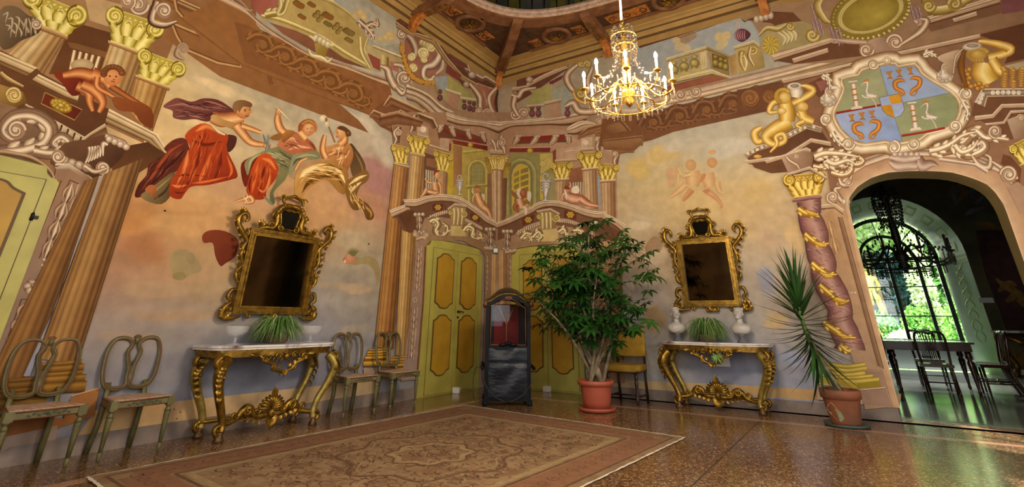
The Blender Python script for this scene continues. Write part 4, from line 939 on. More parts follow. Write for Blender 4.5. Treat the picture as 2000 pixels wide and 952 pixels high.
L.rib([(500,290),(540,330),(580,350)],[14,20,10],['c9a878','efdcb8','94683a'])
L.limb([(650,290),(690,345),(740,395),(820,410)],[64,54,44,28]);L.limb([(680,295),(740,315),(795,335)],[34,32,24]);L.ell((830,415),26,14,'a8683c','d9a46c',rot=-.1)
L.ell((690,200),46,54,'b0703f','dcaa72',rot=.1);L.poly([(625,190),(640,150),(690,140),(740,160),(735,185),(690,180),(665,215),(640,215)],'8d6a44',((640,150),(720,190),'6d4a2c'),3)
L.poly([(720,190),(748,215),(725,222)],'c98d58');L.ell((700,205),6,4,'3a1a0a');L.ell((728,200),5,3,'3a1a0a');L.line([(700,236),(724,238)],5,'6d2c18');L.line([(692,196),(710,196)],4,'5a3018');L.ell((657,215),7,14,'b0703f','d9a46c')
L.rib([(808,345),(828,400),(850,440)],[4,12,16],['3f4540','8a9088','3f4540']);L.rib([(840,350),(838,400),(828,445)],[4,12,16],['3f4540','9aa098','3f4540'])
L.begin('painted_figure')   # middle figure,red gown and green wrap
L.poly([(680,520),(740,480),(790,470),(750,560),(720,640),(700,660),(680,600)],'6d1f10',None,3)
GN={'d': ['5f5f40','46462c','68664a'],'l': ['98966c','b8b28a','86845c']}
L.poly([(700,510),(770,465),(860,430),(920,420),(970,460),(1010,500),(980,560),(930,580),(880,560),(860,490),(800,470),(745,510),(720,590),(705,570)],'878460',((720,500),(980,540),'74704e'),3)
L.folds([([(720,560),(740,500),(800,460)],18,'l'),([(830,455),(900,470),(980,500)],22,'l'),([(860,480),(920,520),(960,550)],18,'d'),([(900,440),(950,480),(1000,500)],14,'d')],GN)
L.poly([(790,470),(850,470),(890,520),(900,560),(880,620),(830,680),(820,730),(750,735),(710,690),(720,620),(745,540)],'bc4a18',((760,500),(870,700),'8d2a0c'),4)
L.folds([([(800,490),(850,510),(885,560)],30,'h'),([(780,510),(760,600),(740,700)],28,'l'),([(820,520),(800,620),(780,720)],26,'d'),([(850,550),(840,640),(810,700)],22,'h'),([(740,590),(725,650),(730,700)],16,'d'),([(870,570),(860,640)],14,'d'),([(770,660),(800,690),(820,680)],14,'h')],OR)
L.poly([(900,580),(960,560),(940,620),(900,660),(870,700),(880,750),(860,770),(850,700),(880,640)],'7c7850',((900,580),(860,760),'5a5f3c'),3);L.poly([(805,715),(850,740),(870,775),(840,755)],'7c8460',None,2)
L.limb([(640,750),(690,735),(730,720),(745,750),(690,762)],[10,22,30,26,8]);L.line([(690,720),(720,760)],4,'efdcb8');L.line([(715,710),(700,762)],4,'efdcb8')
RS={'d': ['8d4a30','6d3420','9a5638'],'l': ['d08a68','ecb48e','c07a58']}
L.poly([(900,400),(920,350),(960,320),(1020,340),(1100,390),(1130,440),(1120,460),(1050,460),(990,470),(930,440),(890,410)],'bb7452',((920,350),(1100,450),'9a5638'),3)
L.folds([([(920,400),(980,370),(1010,400)],20,'l'),([(960,440),(1020,420),(1090,430)],24,'l'),([(930,420),(980,410),(1040,430)],14,'d'),([(1080,390),(1110,420),(1120,450)],16,'d')],RS)
L.poly([(930,325),(970,320),(1000,335),(950,385),(920,395)],'a8743c',((930,330),(960,390),'7d4a20'),2);L.poly([(845,370),(900,340),(930,350),(900,385)],'8d5f30',None,2)
L.limb([(900,215),(895,260),(910,310),(935,335)],[22,42,50,40]);L.ell((902,210),18,24,'b87a48','dcaa72');L.rib([(882,175),(920,215),(975,275)],[4,12,3],['a8946a','efe6d0','94804c'])
L.limb([(1030,330),(1070,370)],[50,60]);L.ell((1085,310),38,46,'b87a4e','e6bc8c',rot=.25);L.poly([(1020,330),(1025,285),(1060,258),(1110,260),(1133,300),(1120,335),(1105,290),(1060,285),(1040,320)],'8d4a20',((1030,280),(1130,310),'b5743c'),3)
L.rib([(1040,285),(1080,265),(1120,285)],[14,26,14],['7d4a1c','c08a48','8d5a24']);L.ell((1075,312),4,3,'4a2412');L.ell((1100,308),4,3,'4a2412');L.line([(1082,334),(1096,332)],4,'94402c');L.line([(1090,308),(1092,324)],3,'b0703f')
L.poly([(990,470),(1060,455),(1130,445),(1150,490),(1080,500),(1030,520),(1000,560),(960,590),(970,530)],'8c8c66',((1000,470),(1120,500),'7a7856'),3);L.folds([([(1000,490),(1070,470),(1140,480)],14,'l'),([(985,540),(1010,500),(1060,490)],14,'d')],GN);L.limb([(1000,560),(1030,510),(1070,490)],[16,20,14])
L.begin('painted_figure')   # seated figure in gold
YG={'d': ['6d4716','4f300c','7d5420'],'l': ['d9b878','f2e0b0','c9a05a'],'b': ['a87a34','c2954c','94682a']}
L.poly([(1330,400),(1380,450),(1420,520),(1430,590),(1440,600),(1410,640),(1360,620),(1330,540)],'4f3a24',((1340,420),(1420,620),'6d5434'),3);L.folds([([(1360,450),(1400,530),(1410,600)],18,'l')],{'l': ['4f3a24','9a7d50','5a4228']})
L.poly([(1170,430),(1230,410),(1300,390),(1340,420),(1350,480),(1320,560),(1290,600),(1260,540),(1200,490)],'c28c54',((1200,410),(1330,560),'9a6234'),3)
L.folds([([(1220,440),(1270,430),(1310,400)],24,'l'),([(1250,500),(1300,480),(1330,440)],20,'l'),([(1230,470),(1280,460),(1320,470)],14,'d'),([(1290,520),(1300,570),(1320,620)],16,'d')],{'d': ['9a5f34','7d4420','a86c40'],'l': ['dcae78','f0d0a0','c8925a']})
L.poly([(1000,600),(1030,560),(1100,520),(1190,500),(1260,520),(1310,560),(1320,620),(1300,700),(1260,690),(1190,620),(1110,650),(1060,700),(1040,740),(1000,720)],'bb9152',((1020,560),(1300,690),'94682c'),4)
L.folds([([(1020,650),(1060,580),(1150,540),(1240,540)],44,'l'),([(1040,700),(1080,640),(1160,600),(1240,610)],26,'d'),([(1220,530),(1270,580),(1300,640)],26,'l'),([(1180,570),(1240,590),(1290,660)],20,'d'),([(1000,690),(1030,620),(1060,600)],16,'b'),([(1200,520),(1250,550),(1290,560)],10,'d')],YG)
L.poly([(1300,640),(1350,600),(1420,560),(1445,590),(1430,630),(1390,660),(1370,720),(1400,740),(1440,770),(1470,820),(1465,855),(1430,855),(1405,800),(1350,800),(1315,740)],'84602c',((1320,640),(1450,830),'5f4218'),4)
L.folds([([(1320,650),(1380,610),(1430,590)],22,'l'),([(1330,700),(1360,660),(1400,630)],20,'l'),([(1340,740),(1380,750),(1420,780)],24,'b'),([(1350,780),(1400,770),(1440,820)],16,'d'),([(1430,780),(1455,820),(1450,850)],14,'b'),([(1340,690),(1370,650)],14,'d')],YG)
L.limb([(1185,490),(1165,440),(1172,380),(1180,350)],[40,36,30,20]);L.limb([(1200,470),(1240,450),(1230,430)],[24,22,14]);L.limb([(1290,340),(1300,380),(1270,410)],[36,44,50])
L.ell((1275,335),32,42,'bb8250','e6bc8c',rot=-.1);L.poly([(1255,310),(1270,296),(1300,300),(1335,330),(1335,355),(1310,358),(1300,330),(1275,320)],'5a3a1c',None,3);L.ell((1322,340),15,18,'4a2e14','84603a');L.poly([(1246,330),(1238,350),(1250,352)],'d9a878');L.ell((1256,335),4,3,'3a1a0a');L.line([(1246,362),(1258,362)],4,'94402c')
L.rib([(1240,395),(1215,330),(1190,270)],[10,10,8],['5a3a1c','a87a4c','5a3a1c'],1);L.ell((1170,250),24,22,'c2b494','f0e8d4');L.ell((1192,285),16,22,'b8aa8a','e6dcc4');L.ell((1188,258),8,14,'8a6a48')
L.begin('painted_drapery')
OT=[['b04a1c','d06c34','b04a1c'],['8a2c0e','74200a','8a2c0e'],['a03c14','bc5424','a03c14']]
L.texture([(390,330),(460,300),(580,370),(640,560),(600,600),(400,640),(300,690),(270,680),(350,480)],(-.35,1),46,OT,110,9,1);L.texture([(770,500),(850,490),(885,560),(820,680),(760,720),(725,680)],(-.25,1),26,OT,80,8,2)
L.texture([(230,180),(300,140),(450,145),(600,195),(480,255),(280,235)],(1,.1),24,[['84524c','a27068','84524c'],['552826','452020','552826']],110,7,3);L.texture([(330,395),(230,440),(130,540),(60,700),(190,630),(350,480)],(-.7,1),18,[['7d3c28','94503a','7d3c28'],['3d1610','33120c','3d1610']],90,8,4)
YT=[['d2ac68','ecd29c','d2ac68'],['8a6226','754f1a','8a6226'],['b88c48','caa060','b88c48']]
L.texture([(1020,640),(1060,570),(1190,510),(1300,570),(1300,680),(1190,610),(1060,690)],(1,.15),34,YT,90,9,5);L.texture([(1310,650),(1420,580),(1430,620),(1380,700),(1450,790),(1460,840),(1350,790)],(.4,1),24,YT,60,8,6);L.texture([(1200,430),(1310,400),(1340,470),(1290,580),(1230,500)],(-.4,1),18,[['dcae80','eccaa0','dcae80'],['a06a40','8d5a34','a06a40']],50,7,7)
L.texture([(720,500),(870,440),(990,500),(930,570),(850,480),(740,520)],(1,.5),20,[['9c9870','b2ac84','9c9870'],['5d5c3c','504e32','5d5c3c']],60,7,8);L.texture([(910,400),(970,330),(1120,440),(1000,465)],(1,.6),16,[['d49474','e4ae8c','d49474'],['94543a','84482e','94543a']],50,6,9)
L.view(0,0,1);L.begin('painted_fragment')
L.poly([(395,460),(410,450),(440,452),(465,470),(460,500),(440,515),(430,520),(420,500),(415,475),(398,475)],'7d3a20',((400,455),(460,510),'5f2414'),3)
L.poly([(330,505),(350,488),(372,492),(395,525),(380,535),(345,545)],'9c8a66',None,3);L.ell((350,540),14,8,'8f8258');L.ell((372,505),9,12,'928260')
L.poly([(678,500),(690,490),(700,505),(720,500),(738,512),(742,540),(736,560),(730,530),(715,516),(690,518)],'958660',None,3);L.limb([(672,512),(684,502),(692,498)],[10,16,16]);L.ell((684,505),10,12,'b0785a','c89478')
for i in range(9): a=-PI*.9+i*.28;L.rib([(690,500),(690+13*math.cos(a),497+13*math.sin(a))],[4,1],'6d6a3c',1)
L.ell((720,477),1.6,1.6,'3a2a1a');L.ell((322,412),2.5,1.8,'2a1a10');L.ell((633,505),2,9,'8a6a4c')
# ------------------------------------------------------------------ painted architecture at the corner,left side
def mould(F_,A,B,k=1,pal=('efe3d0','c9af94','6b4a34','a98a70','55361f')):
    h,l,d,m,e=pal
    F_.bands(A,B,[(0,h),(.14,l),(.17,d),(.24,h),(.4,m),(.44,d),(.5,l),(.8,m),(.84,e),(1,d)],k)
def modillion(F_,x,y,w,h,lean,pal=SP):
    F_.rib([(x,y),(x+lean*.3,y+h*.45),(x+lean,y+h)],[w*.8,w*1.05,w*.5],pal,4)
    for e in (-.3,0,.3): F_.ell((x+e*w,y+h*.08),w*.18,h*.12,'8c6c54','f0e6d8')
    F_.line([(x+w*.05,y+h*.2),(x+lean*.4,y+h*.6),(x+lean,y+h)],w*.08,'6d503c',3)
def rosette(F_,x,y,r,q=.85,pan='6d2a20',t=0.):
    F_.poly([(x-r*1.5,y-r*1.0-t),(x+r*1.5,y-r*1.0+t),(x+r*1.35,y+r*1.0+t),(x-r*1.5,y+r*1.0-t)],pan)
    F_.rib([(x-r*1.5,y-r*1.0-t),(x+r*1.5,y-r*1.0+t),(x+r*1.35,y+r*1.0+t),(x-r*1.5,y+r*1.0-t),(x-r*1.5,y-r*1.0-t)],r*.2,['3d2010','7d5a44'],1)
    for i in range(6): a=i*PI/3;F_.ell((x+r*.62*math.cos(a),y+r*.62*q*math.sin(a)),r*.42,r*.36,'7d5f16','e6cf62')
    F_.ell((x,y),r*.35,r*.3,'6d5010','f0dc7c')
def urn(F_,x,y,s):
    P=['6f6468','9c9290','d8d0c8','f0ece4','b0a6a2','756a6c']
    F_.rib([(x-4*s,y+150*s),(x-4*s,y+120*s),(x-2*s,y+60*s),(x,y,),(x,y-20*s)],[40*s,16*s,70*s,88*s,70*s],P,6)
    F_.rib([(x-30*s,y+150*s),(x+28*s,y+152*s)],12*s,['f0ece4','8a7f80'],1);F_.rib([(x-46*s,y-20*s),(x+44*s,y-16*s)],16*s,['f0ece4','b0a6a2','6f6468'],1)
    for i in range(10): F_.ell((x-30*s+(i % 4)*19*s,y+5*s+(i//4)*26*s),9*s,10*s,'857a7c','f4f0ea')
    F_.rib([(x-8*s,y-25*s),(x-26*s,y-60*s),(x-5*s,y-90*s),(x+20*s,y-70*s),(x+4*s,y-45*s)],[16*s,12*s,12*s,10*s,4*s],P);F_.rib([(x+10*s,y-25*s),(x+34*s,y-45*s),(x+40*s,y-62*s)],[12*s,10*s,3*s],P)
def hall(F_,quad_,ax,ay,aw,ah,light,tone):
    """vaulted hall seen through the painted niche"""
    F_.poly(quad_,tone[0],(quad_[0],quad_[2],tone[1]))
    pts=[(ax-aw,ay+ah)]+[(ax+aw*math.cos(a),ay-aw*1.1*math.sin(a)) for a in np.linspace(PI,0,12)]+[(ax+aw,ay+ah)]
    F_.rib(pts,aw*.5,[tone[2],tone[3],tone[1],tone[2]],1)
    F_.poly([(ax-aw*.75,ay+ah)]+[(ax+aw*.75*math.cos(a),ay-aw*.85*math.sin(a)) for a in np.linspace(PI,0,12)]+[(ax+aw*.75,ay+ah)],light)
CP=('4f3d10','94782a','c5a83e','f0df8c')
L.view(740,220,3.808)
L.begin('painted_wall')
L.poly([(60,0),(884,0),(884,952),(60,952),(120,400),(90,130)],'9c7a60',((100,200),(850,600),'a88a70'))
L.poly([(110,250),(230,260),(220,640),(100,640)],'8d8078');L.poly([(330,300),(420,330),(430,620),(320,620)],'6b4a36')
L.poly([(345,340),(425,350),(425,420),(345,400)],'8d6448');L.bands([(335,425),(335,600)],[(420,440),(420,600)],[(q/10,'d8cbb4' if q % 2 else '4f3626') for q in range(11)])
L.begin('painted_hall')
hall(L,[(520,210),(800,275),(800,700),(650,640),(495,615)],725,430,62,240,'8f8a58',('b3a058','a8984c','857a3c','cfc27c'))
L.poly([(545,240),(610,255),(610,460),(545,560)],'a87f58',((545,300),(610,300),'8f6a44'));L.bands([(615,290),(795,270)],[(615,320),(795,300)],[(0,'d8cc84'),(.5,'94883c'),(1,'b8aa5c')])
L.poly([(500,340),(545,320),(545,600),(500,615)],'bfa83c',None);L.bands([(640,545),(800,530)],[(640,575),(800,556)],[(0,'d8cc84'),(.5,'857a3c'),(1,'a89a4c')])
for i in range(5): L.line([(690+i*17,400),(688+i*17,600)],3,'a8a06a')
for i in range(6): L.line([(680,400+i*32),(770,395+i*32)],3,'a8a06a')
L.begin('painted_cornice')
L.poly([(300,60),(490,40),(884,160),(884,330),(800,330),(800,270),(540,200),(520,280),(440,260),(360,240)],'a07c60',((400,80),(850,300),'b0907a'))
mould(L,[(490,0),(600,35),(760,62),(884,68)],[(500,70),(600,100),(755,110),(884,160)],4)
L.beads([(500,2),(620,42),(760,66),(884,80)],44,5,'8d705c','eadbc8')
L.poly([(420,130),(480,90),(800,200),(790,240),(520,195),(440,200)],'6d4430');L.poly([(470,120),(760,215),(750,240),(480,150)],'7d2f28')
for x,y,w,h,ln in ((455,95,46,55,-20),(530,105,46,75,28),(650,125,44,75,24),(760,145,44,75,24)): modillion(L,x,y,w,h,ln)
L.poly([(535,200),(800,248),(800,285),(545,235)],'84352c',((540,210),(800,270),'6d2820'));L.rib([(535,200),(800,248)],6,['d8c0a4','8d6e58'],1);L.ell((672,243),20,20,'8a7030','dcc060')
L.poly([(445,190),(515,195),(515,285),(445,255)],'b89c84');mould(L,[(360,235),(445,262),(520,285)],[(355,250),(445,280),(520,300)]);L.poly([(515,230),(530,235),(525,290),(512,290)],'84352c')
L.poly([(280,90),(360,110),(360,185),(275,170)],'c9b29c',((280,100),(360,180),'a88a70'));L.scroll((320,130),22,0,1.2,10,['a88a70','efe4d4','a88a70']);mould(L,[(275,160),(360,180)],[(275,178),(360,200)])
for (x,y) in ((245,50),(125,140)):
    L.poly([(x-30,y-30),(x+35,y-30),(x+20,y+90),(x-25,y+95)],'8d6e58',((x-30,y),(x+30,y),'553622'));L.rib([(x+15,y-30),(x-20,y+10),(x-5,y+60),(x-18,y+95)],[20,28,22,14],SP);L.scroll((x+10,y+12),24,-PI/2,1.5,13,SP)
L.bands([(0,20),(130,-10),(330,60)],[(10,110),(120,90),(300,110)],[(0,'c9a684'),(.2,'94694a'),(.3,'553420'),(.6,'8a6044'),(1,'6d4830')])
L.bands([(280,0),(400,45),(430,110)],[(290,50),(370,90),(390,130)],[(0,'e6d2b4'),(.2,'b0906c'),(.3,'553420'),(1,'8d6a50')])
L.begin('painted_column');L.column((105,385),(215,412),(165,980),(40,960),7,lt='c29560',md='9a6a3e',dk='58371c');L.bands([(100,375),(218,400)],[(102,392),(216,418)],[(0,'e0c8a8'),(.5,'b0906c'),(1,'6d4830')])
L.view(700,420,2.8);L.column((158,-30),(240,20),(185,735),(80,722),7,lt='b5874c',md='8d5c30',dk='4d2f14')
L.begin('painted_column');L.column((232,70),(308,100),(262,775),(195,765),7,lt='cfae72',md='a07a44',dk='5d3d1c')
L.view(740,220,3.808);L.column((228,312),(332,330),(300,680),(200,680),7,lt='d6b884',md='ad8450',dk='674422');L.bands([(222,300),(335,318)],[(224,316),(333,336)],[(0,'e6d2b0'),(.5,'b8966c'),(1,'6d4830')])
L.begin('painted_column');L.column((424,428),(506,452),(495,650),(436,650),6,lt='cdb088',md='a8825c',dk='674428')
L.begin('painted_column');L.poly([(800,450),(830,445),(830,800),(795,760)],'8d6a50');L.column((826,430),(884,428),(884,830),(838,815),4,lt='dcc4a0',md='b8997a',dk='6d4c34',hl=.4);L.bands([(822,418),(884,414)],[(824,436),(884,432)],[(0,'efe0c8'),(.5,'b8967c'),(1,'6d4830')])
for q in ([(80,238),(216,262),(208,385),(108,372)],[(196,165),(372,198),(332,315),(228,298)],[(395,275),(545,318),(506,440),(424,424)]):
    L.begin('painted_capital');L.capital(q,CP)
L.begin('painted_capital');L.capital([(770,330),(830,335),(835,450),(798,455)],('4f3d10','7d6424','a08432','c9b060'));L.capital([(800,318),(884,318),(884,420),(826,424)],('5a4414','a8893c','d0b45c','f4e6a4'));mould(L,[(815,280),(884,280)],[(815,318),(884,318)])
L.scroll((842,235),26,PI,1.4,14,SP);L.rib([(830,205),(850,240),(858,285)],[30,34,24],SP);L.rib([(884,180),(870,240),(884,280)],[14,26,14],SP)
L.begin('painted_balcony')
L.poly([(170,655),(360,640),(520,630),(650,690),(884,840),(884,952),(860,952),(600,800),(380,770),(300,800),(230,900),(170,880),(110,760)],'6b4a36',((200,680),(800,900),'7a573f'))
rosette(L,430,708,26);rosette(L,708,783,24,t=10)
L.poly([(130,760),(240,730),(330,790),(290,900),(200,890)],'553622',((150,750),(300,880),'6d4830'))
mould(L,[(68,730),(185,685),(210,690)],[(95,790),(215,730),(225,735)])
mould(L,[(172,648),(260,648),(350,622),(440,610),(530,615),(600,632),(660,668)],[(190,705),(270,708),(360,678),(440,668),(525,672),(590,690),(640,715)],4)
mould(L,[(655,665),(740,725),(800,775),(884,818)],[(640,715),(720,770),(785,825),(884,868)],3)
for i in range(11):
    t=i/10;x,y=370+t*150,788-50*math.sin(t*1.4)+8*t;L.poly([(x,y-22),(x+9,y-22),(x+9,y+4),(x,y+4)],'d9c9b2',None)
for i in range(11): t=i/10;x,y=632+t*120,800+t*62;L.poly([(x,y-14),(x+8,y-10),(x+6,y+14),(x-2,y+10)],'cdbba2',None)
L.rib([(360,790),(420,755),(500,745),(540,760)],7,['e6d9c4','8d6e58']);L.rib([(630,790),(700,825),(760,870)],7,['e6d9c4','8d6e58'])
L.begin('painted_bracket')  # central console
L.poly([(505,720),(550,680),(640,690),(630,840),(540,840)],'b8a06c',((520,700),(630,830),'8d744a'));mould(L,[(500,715),(555,675),(645,690)],[(505,735),(555,700),(640,712)])
for x in (545,575,605): L.rib([(x,715),(x+4,760),(x-2,835)],[22,24,14],['8d744a','efe2b8','c9b47c','7d6438'])
L.scroll((522,745),20,0,1.3,11,YS);L.scroll((628,755),20,PI,-1.3,11,YS)
L.poly([(525,845),(635,850),(640,952),(525,952)],'cdb982',((530,850),(640,940),'b8a468'))
for pts in ([(370,815),(400,800),(430,830),(410,880),(440,920),(490,900),(500,850),(460,820)],[(620,880),(650,850),(690,870),(680,920),(720,945),(755,920),(740,890)]):
    L.acanthus(pts,24,('5a4628','94804f','d2bf8c','f4ead0'),0,8)
for (x,y) in ((290,760),(820,870)):
    for i in range(3): L.ell((x-28+28*i,y),16,16,'7d6048','efe4d4')
    L.poly([(x-25,y+10),(x+30,y+10),(x+20,y+110),(x-15,y+110)],'94775e',((x-25,y),(x+30,y),'5b3d2a'));L.leafdrop((x,y+10),(x+2,y+110),2,46,ST)
    for i in range(5): L.ell((x-30+16*i,y+130+(i % 2)*12),16,17,'6d503c','d9cab8')
    L.scroll((x-28,y+145),20,0,1.3,11,SP);L.scroll((x+52,y+150),20,PI,-1.3,11,SP)
urn(L,592,520,.6*1.0)
L.begin('painted_cherub')
K2=('84502c','b8804f','dcb084','ebc79c','c99566','8d5a36')
L.limb([(405,520),(410,570),(420,605)],[50,56,50],K2);L.limb([(340,575),(370,590),(420,600)],[26,34,36],K2);L.limb([(345,570),(325,605),(300,632)],[34,24,14],K2);L.limb([(385,525),(355,520),(332,492)],[22,20,12],K2);L.limb([(435,520),(452,560),(448,605)],[22,20,14],K2)
L.ell((424,470),26,30,'b8804f','ebc79c');L.poly([(400,480),(398,445),(420,428),(445,440),(415,450)],'8d3f20',None,3);L.ell((430,468),3,3,'3a1a0a');L.line([(432,486),(442,482)],3,'94402c')
L.begin('painted_cherub')
L.poly([(750,615),(778,610),(775,660),(760,670)],'d8ccb8',None,3);L.poly([(690,560),(680,590),(700,610)],'cfc0a0',None,2)
L.limb([(720,600),(735,650),(760,700)],[52,58,64],K2);L.limb([(760,700),(800,730),(825,790)],[56,40,18],K2);L.limb([(705,610),(690,640),(692,670)],[18,16,12],K2);L.ell((725,572),26,30,'b07a48','d2a070');L.poly([(700,560),(715,540),(745,548),(748,565)],'9a6a3c',None,3)
L.view(700,420,2.8);L.begin('painted_column_base')
for (cx,cy,w,pal) in ((105,730,62,('4d2f0c','94661e','c49432','e0b850')),(212,772,48,('4d2f0c','8a601e','b88c34','d2ac50'))):
    D,M_,G,H_=pal
    for dy,hh,ex in ((0,12,.85),(10,18,1.0),(28,12,.98),(38,22,1.12),(60,38,1.2)):
        A=[(cx-w*ex-dy*.15,cy+dy+2),(cx-dy*.15,cy+dy),(cx+w*ex-dy*.1,cy+dy-6)];B=[(x-hh*.1,y+hh) for x,y in A];L.bands(A,B,[(0,D),(.2,M_),(.45,H_),(.65,G),(.9,M_),(1,D)],3)
L.poly([(22,838),(120,836),(115,900),(20,892)],'a5907e',((20,840),(120,890),'8d7468'));L.poly([(120,836),(250,850),(250,900),(115,900)],'8d7468')
L.begin('painted_pilaster')
L.poly([(305,130),(362,132),(345,500),(305,900),(225,910),(270,600)],'9c7e6c',((310,140),(260,880),'94807a'));L.rib([(360,175),(346,480),(312,890)],12,['a8875a','5d3c1c','7d5a34'],1)
for a,b in (((322,170),(306,420)),((298,505),(276,790))):
    d=17;L.rib([(a[0]-d,a[1]),(b[0]-d,b[1])],3,'6d503c',1);L.rib([(a[0]+d,a[1]),(b[0]+d,b[1])],3,'cdb8a6',1)
L.leafdrop((324,180),(308,412),6,30,ST);L.leafdrop((298,510),(278,785),7,30,ST)
for i in range(6): a=i*PI/3;L.ell((303+10*math.cos(a),466+12*math.sin(a)),8,8,'75563f','dccbb8')
L.ell((303,466),5,5,'5b3d2a','c3ab92')
mould(L,[(308,130),(340,118),(366,130)],[(308,146),(340,134),(366,146)])
L.poly([(365,170),(375,150),(400,138),(480,145),(500,138),(570,145),(600,165),(660,190),(680,220),(690,220),(690,150),(600,120),(380,110),(350,140)],'9c8060',((370,120),(690,200),'8d7050'))
L.poly([(684,190),(722,190),(716,420),(700,700),(690,920),(672,920),(684,500)],'94785e');L.rib([(697,225),(690,430)],14,['5b3d2a','c9b29a','6d503c'],1);L.leafdrop((698,235),(692,420),6,20,ST);mould(L,[(680,175),(726,180)],[(680,195),(726,200)])
L.column((722,200),(762,200),(757,940),(704,940),4,lt='d9b886',md='b08a5c',dk='6d4a28');L.poly([(748,120),(764,120),(762,940),(744,940)],'8d6448')
L.flush()
# ------------------------------------------------------------------ corner,right side
R=Fresco('R',wr)
def in_arch(U,V):
    zt=np.interp(U,[p[0] for p in ARCH[3:-2]],[p[1] for p in ARCH[3:-2]]);return (U > 6.2) & (U < 7.92) & (V < zt+.02)
ground(R,[(1240,300,'b7b0a2'),(1300,270,'b5b1a6'),(1400,240,'b8b5aa'),(1480,230,'b9b2a0'),(1250,330,'c2b48c'),(1300,340,'c6b48a'),(1440,300,'bdb8aa'),(1230,400,'bfa983'),(1300,400,'c8b182'),(1420,380,'c9b080'),(1470,350,'cab68c'),(1500,330,'c4b494'),(1440,430,'cbb184'),(1500,440,'bda888'),
    (1240,430,'c2b49c'),(1260,480,'b8a58c'),(1290,480,'a88866',.5),(1300,520,'b3a28c'),(1270,560,'a8a098'),(1240,600,'9a9898'),(1300,600,'a8947c'),(1290,640,'98979c'),(1480,500,'b3a594'),(1500,560,'a59c98'),(1520,620,'aaa294'),(1480,640,'a5a09c'),(1560,650,'b0a08c'),(1540,700,'9fa0b0'),(1400,700,'868a9e'),(1340,720,'9a9498'),(1280,720,'9c9a9c'),(1250,690,'9c9890'),
    (1500,720,'9da0b2'),(1600,600,'9c8c7c'),(1550,400,'bda689'),(1700,300,'a48a6c'),(1850,250,'a48a6c'),(1950,500,'a48a6c'),(1990,300,'a48a6c'),(1350,60,'a9aaa4'),(1420,50,'adaca2'),(1280,100,'aeaba0'),(1100,300,'a08468'),(1000,400,'a08468'),(1100,60,'a08a68'),(1600,60,'a48e6c'),(1370,500,'b5a58c')],
    0.,RX-.02,6.4,.024,.36,11,in_arch,streak=.5,blobs=[(1300,300,40,18,'d0b678'),(1247,330,22,18,'cbb26e'),(1335,280,55,14,'c4beb2'),(1425,292,55,18,'c6c2b8'),(1482,380,36,36,'ccb27e'),(1445,450,36,22,'c4ae86'),(1270,500,26,22,'c4b5a2'),(1502,470,26,26,'baa28a'),(1555,455,16,36,'caae82'),(1282,620,22,28,'b2986e'),(1512,620,28,18,'c6ac7e'),(1240,650,18,28,'a5a5b0'),(1540,690,36,14,'a5abc6'),(1400,690,50,20,'8188a2'),(1310,700,28,28,'9c968e'),(1496,560,22,28,'9195aa'),(1360,440,30,12,'d2c296'),(1250,440,22,10,'d6cab0'),(1300,240,30,10,'bcbab0')])
R.begin('painted_dado');R.poly([(1180,742),(1260,745),(1400,750),(1600,762),(1600,783),(1260,761),(1180,756)],'b8a583',((1180,750),(1600,770),'c09e72'))
R.poly([(1596,757),(1760,770),(1757,797),(1600,785)],'9a8070')
R.view(960,220,3.808);R.begin('painted_wall')
R.poly([(47,0),(640,0),(760,260),(930,300),(940,952),(47,952)],'a2826a',((100,200),(850,600),'b0917a'));R.poly([(780,470),(830,480),(830,720),(800,720)],'9aa0a4')
R.poly([(590,420),(690,400),(700,520),(560,560)],'9a6a50',((600,420),(690,520),'84563e'));R.bands([(600,520),(600,600)],[(690,515),(690,600)],[(q/10,'d8cbb4' if q % 2 else '4f3626') for q in range(11)])
R.begin('painted_hall')
hall(R,[(135,300),(455,290),(480,420),(480,660),(300,720),(110,800)],222,460,95,300,'a49a5c',('98925e','8a8858','6f7048','b3aa70'))
pts=[(150,720),(150,470),(165,420),(190,390),(225,380),(265,395),(285,430),(290,480),(290,690)]
R.poly(pts,'c9a93e',((160,400),(280,680),'d2bc5c'))
for i in range(6): R.poly([(168,450+i*48),(205,430+i*48),(205,462+i*48),(168,482+i*48)],'8d8448');R.poly([(218,425+i*48),(275,405+i*48),(275,440+i*48),(218,458+i*48)],'857c44')
R.rib(pts,10,['7d7a4c','b8b07c'],1)
R.poly([(360,310),(455,300),(455,400),(370,460)],'bfae64');R.rib([(370,450),(380,380),(420,345),(455,330)],[16,20,14],['7d763c','d8c880','948a48']);R.scroll((380,385),20,0,1.3,10,['7d763c','d8c880','948a48']);R.poly([(365,460),(480,440),(480,655),(365,650)],'9a946c');R.poly([(362,470),(385,465),(385,650),(362,650)],'c9b04c')
R.begin('painted_cornice')
R.poly([(47,160),(200,110),(560,130),(640,210),(750,240),(760,300),(640,310),(640,350),(470,370),(455,290),(140,300),(130,330),(47,330)],'a58268',((100,150),(600,320),'b89a84'))
mould(R,[(47,70),(150,62),(300,50),(420,35),(520,10),(640,-20),(760,-30)],[(47,160),(150,110),(300,100),(430,95),(540,100),(620,90),(700,60)],4)
R.beads([(47,84),(200,75),(330,66),(450,50),(560,25),(690,-10),(810,10)],60,5,'8d705c','efe2d0')
mould(R,[(560,120),(600,90),(680,60),(770,80)],[(570,160),(640,165),(720,130),(800,110)],3);R.scroll((800,65),24,PI,1.4,12,SP)
R.poly([(190,185),(580,160),(600,220),(180,235)],'6d4430');R.poly([(210,180),(570,165),(560,200),(200,215)],'84302a')
for x,y,w,h,ln in ((200,170,48,70,-36),(340,172,50,72,-52),(480,168,54,76,-48),(570,165,52,70,6)): modillion(R,x,y,w,h,ln)
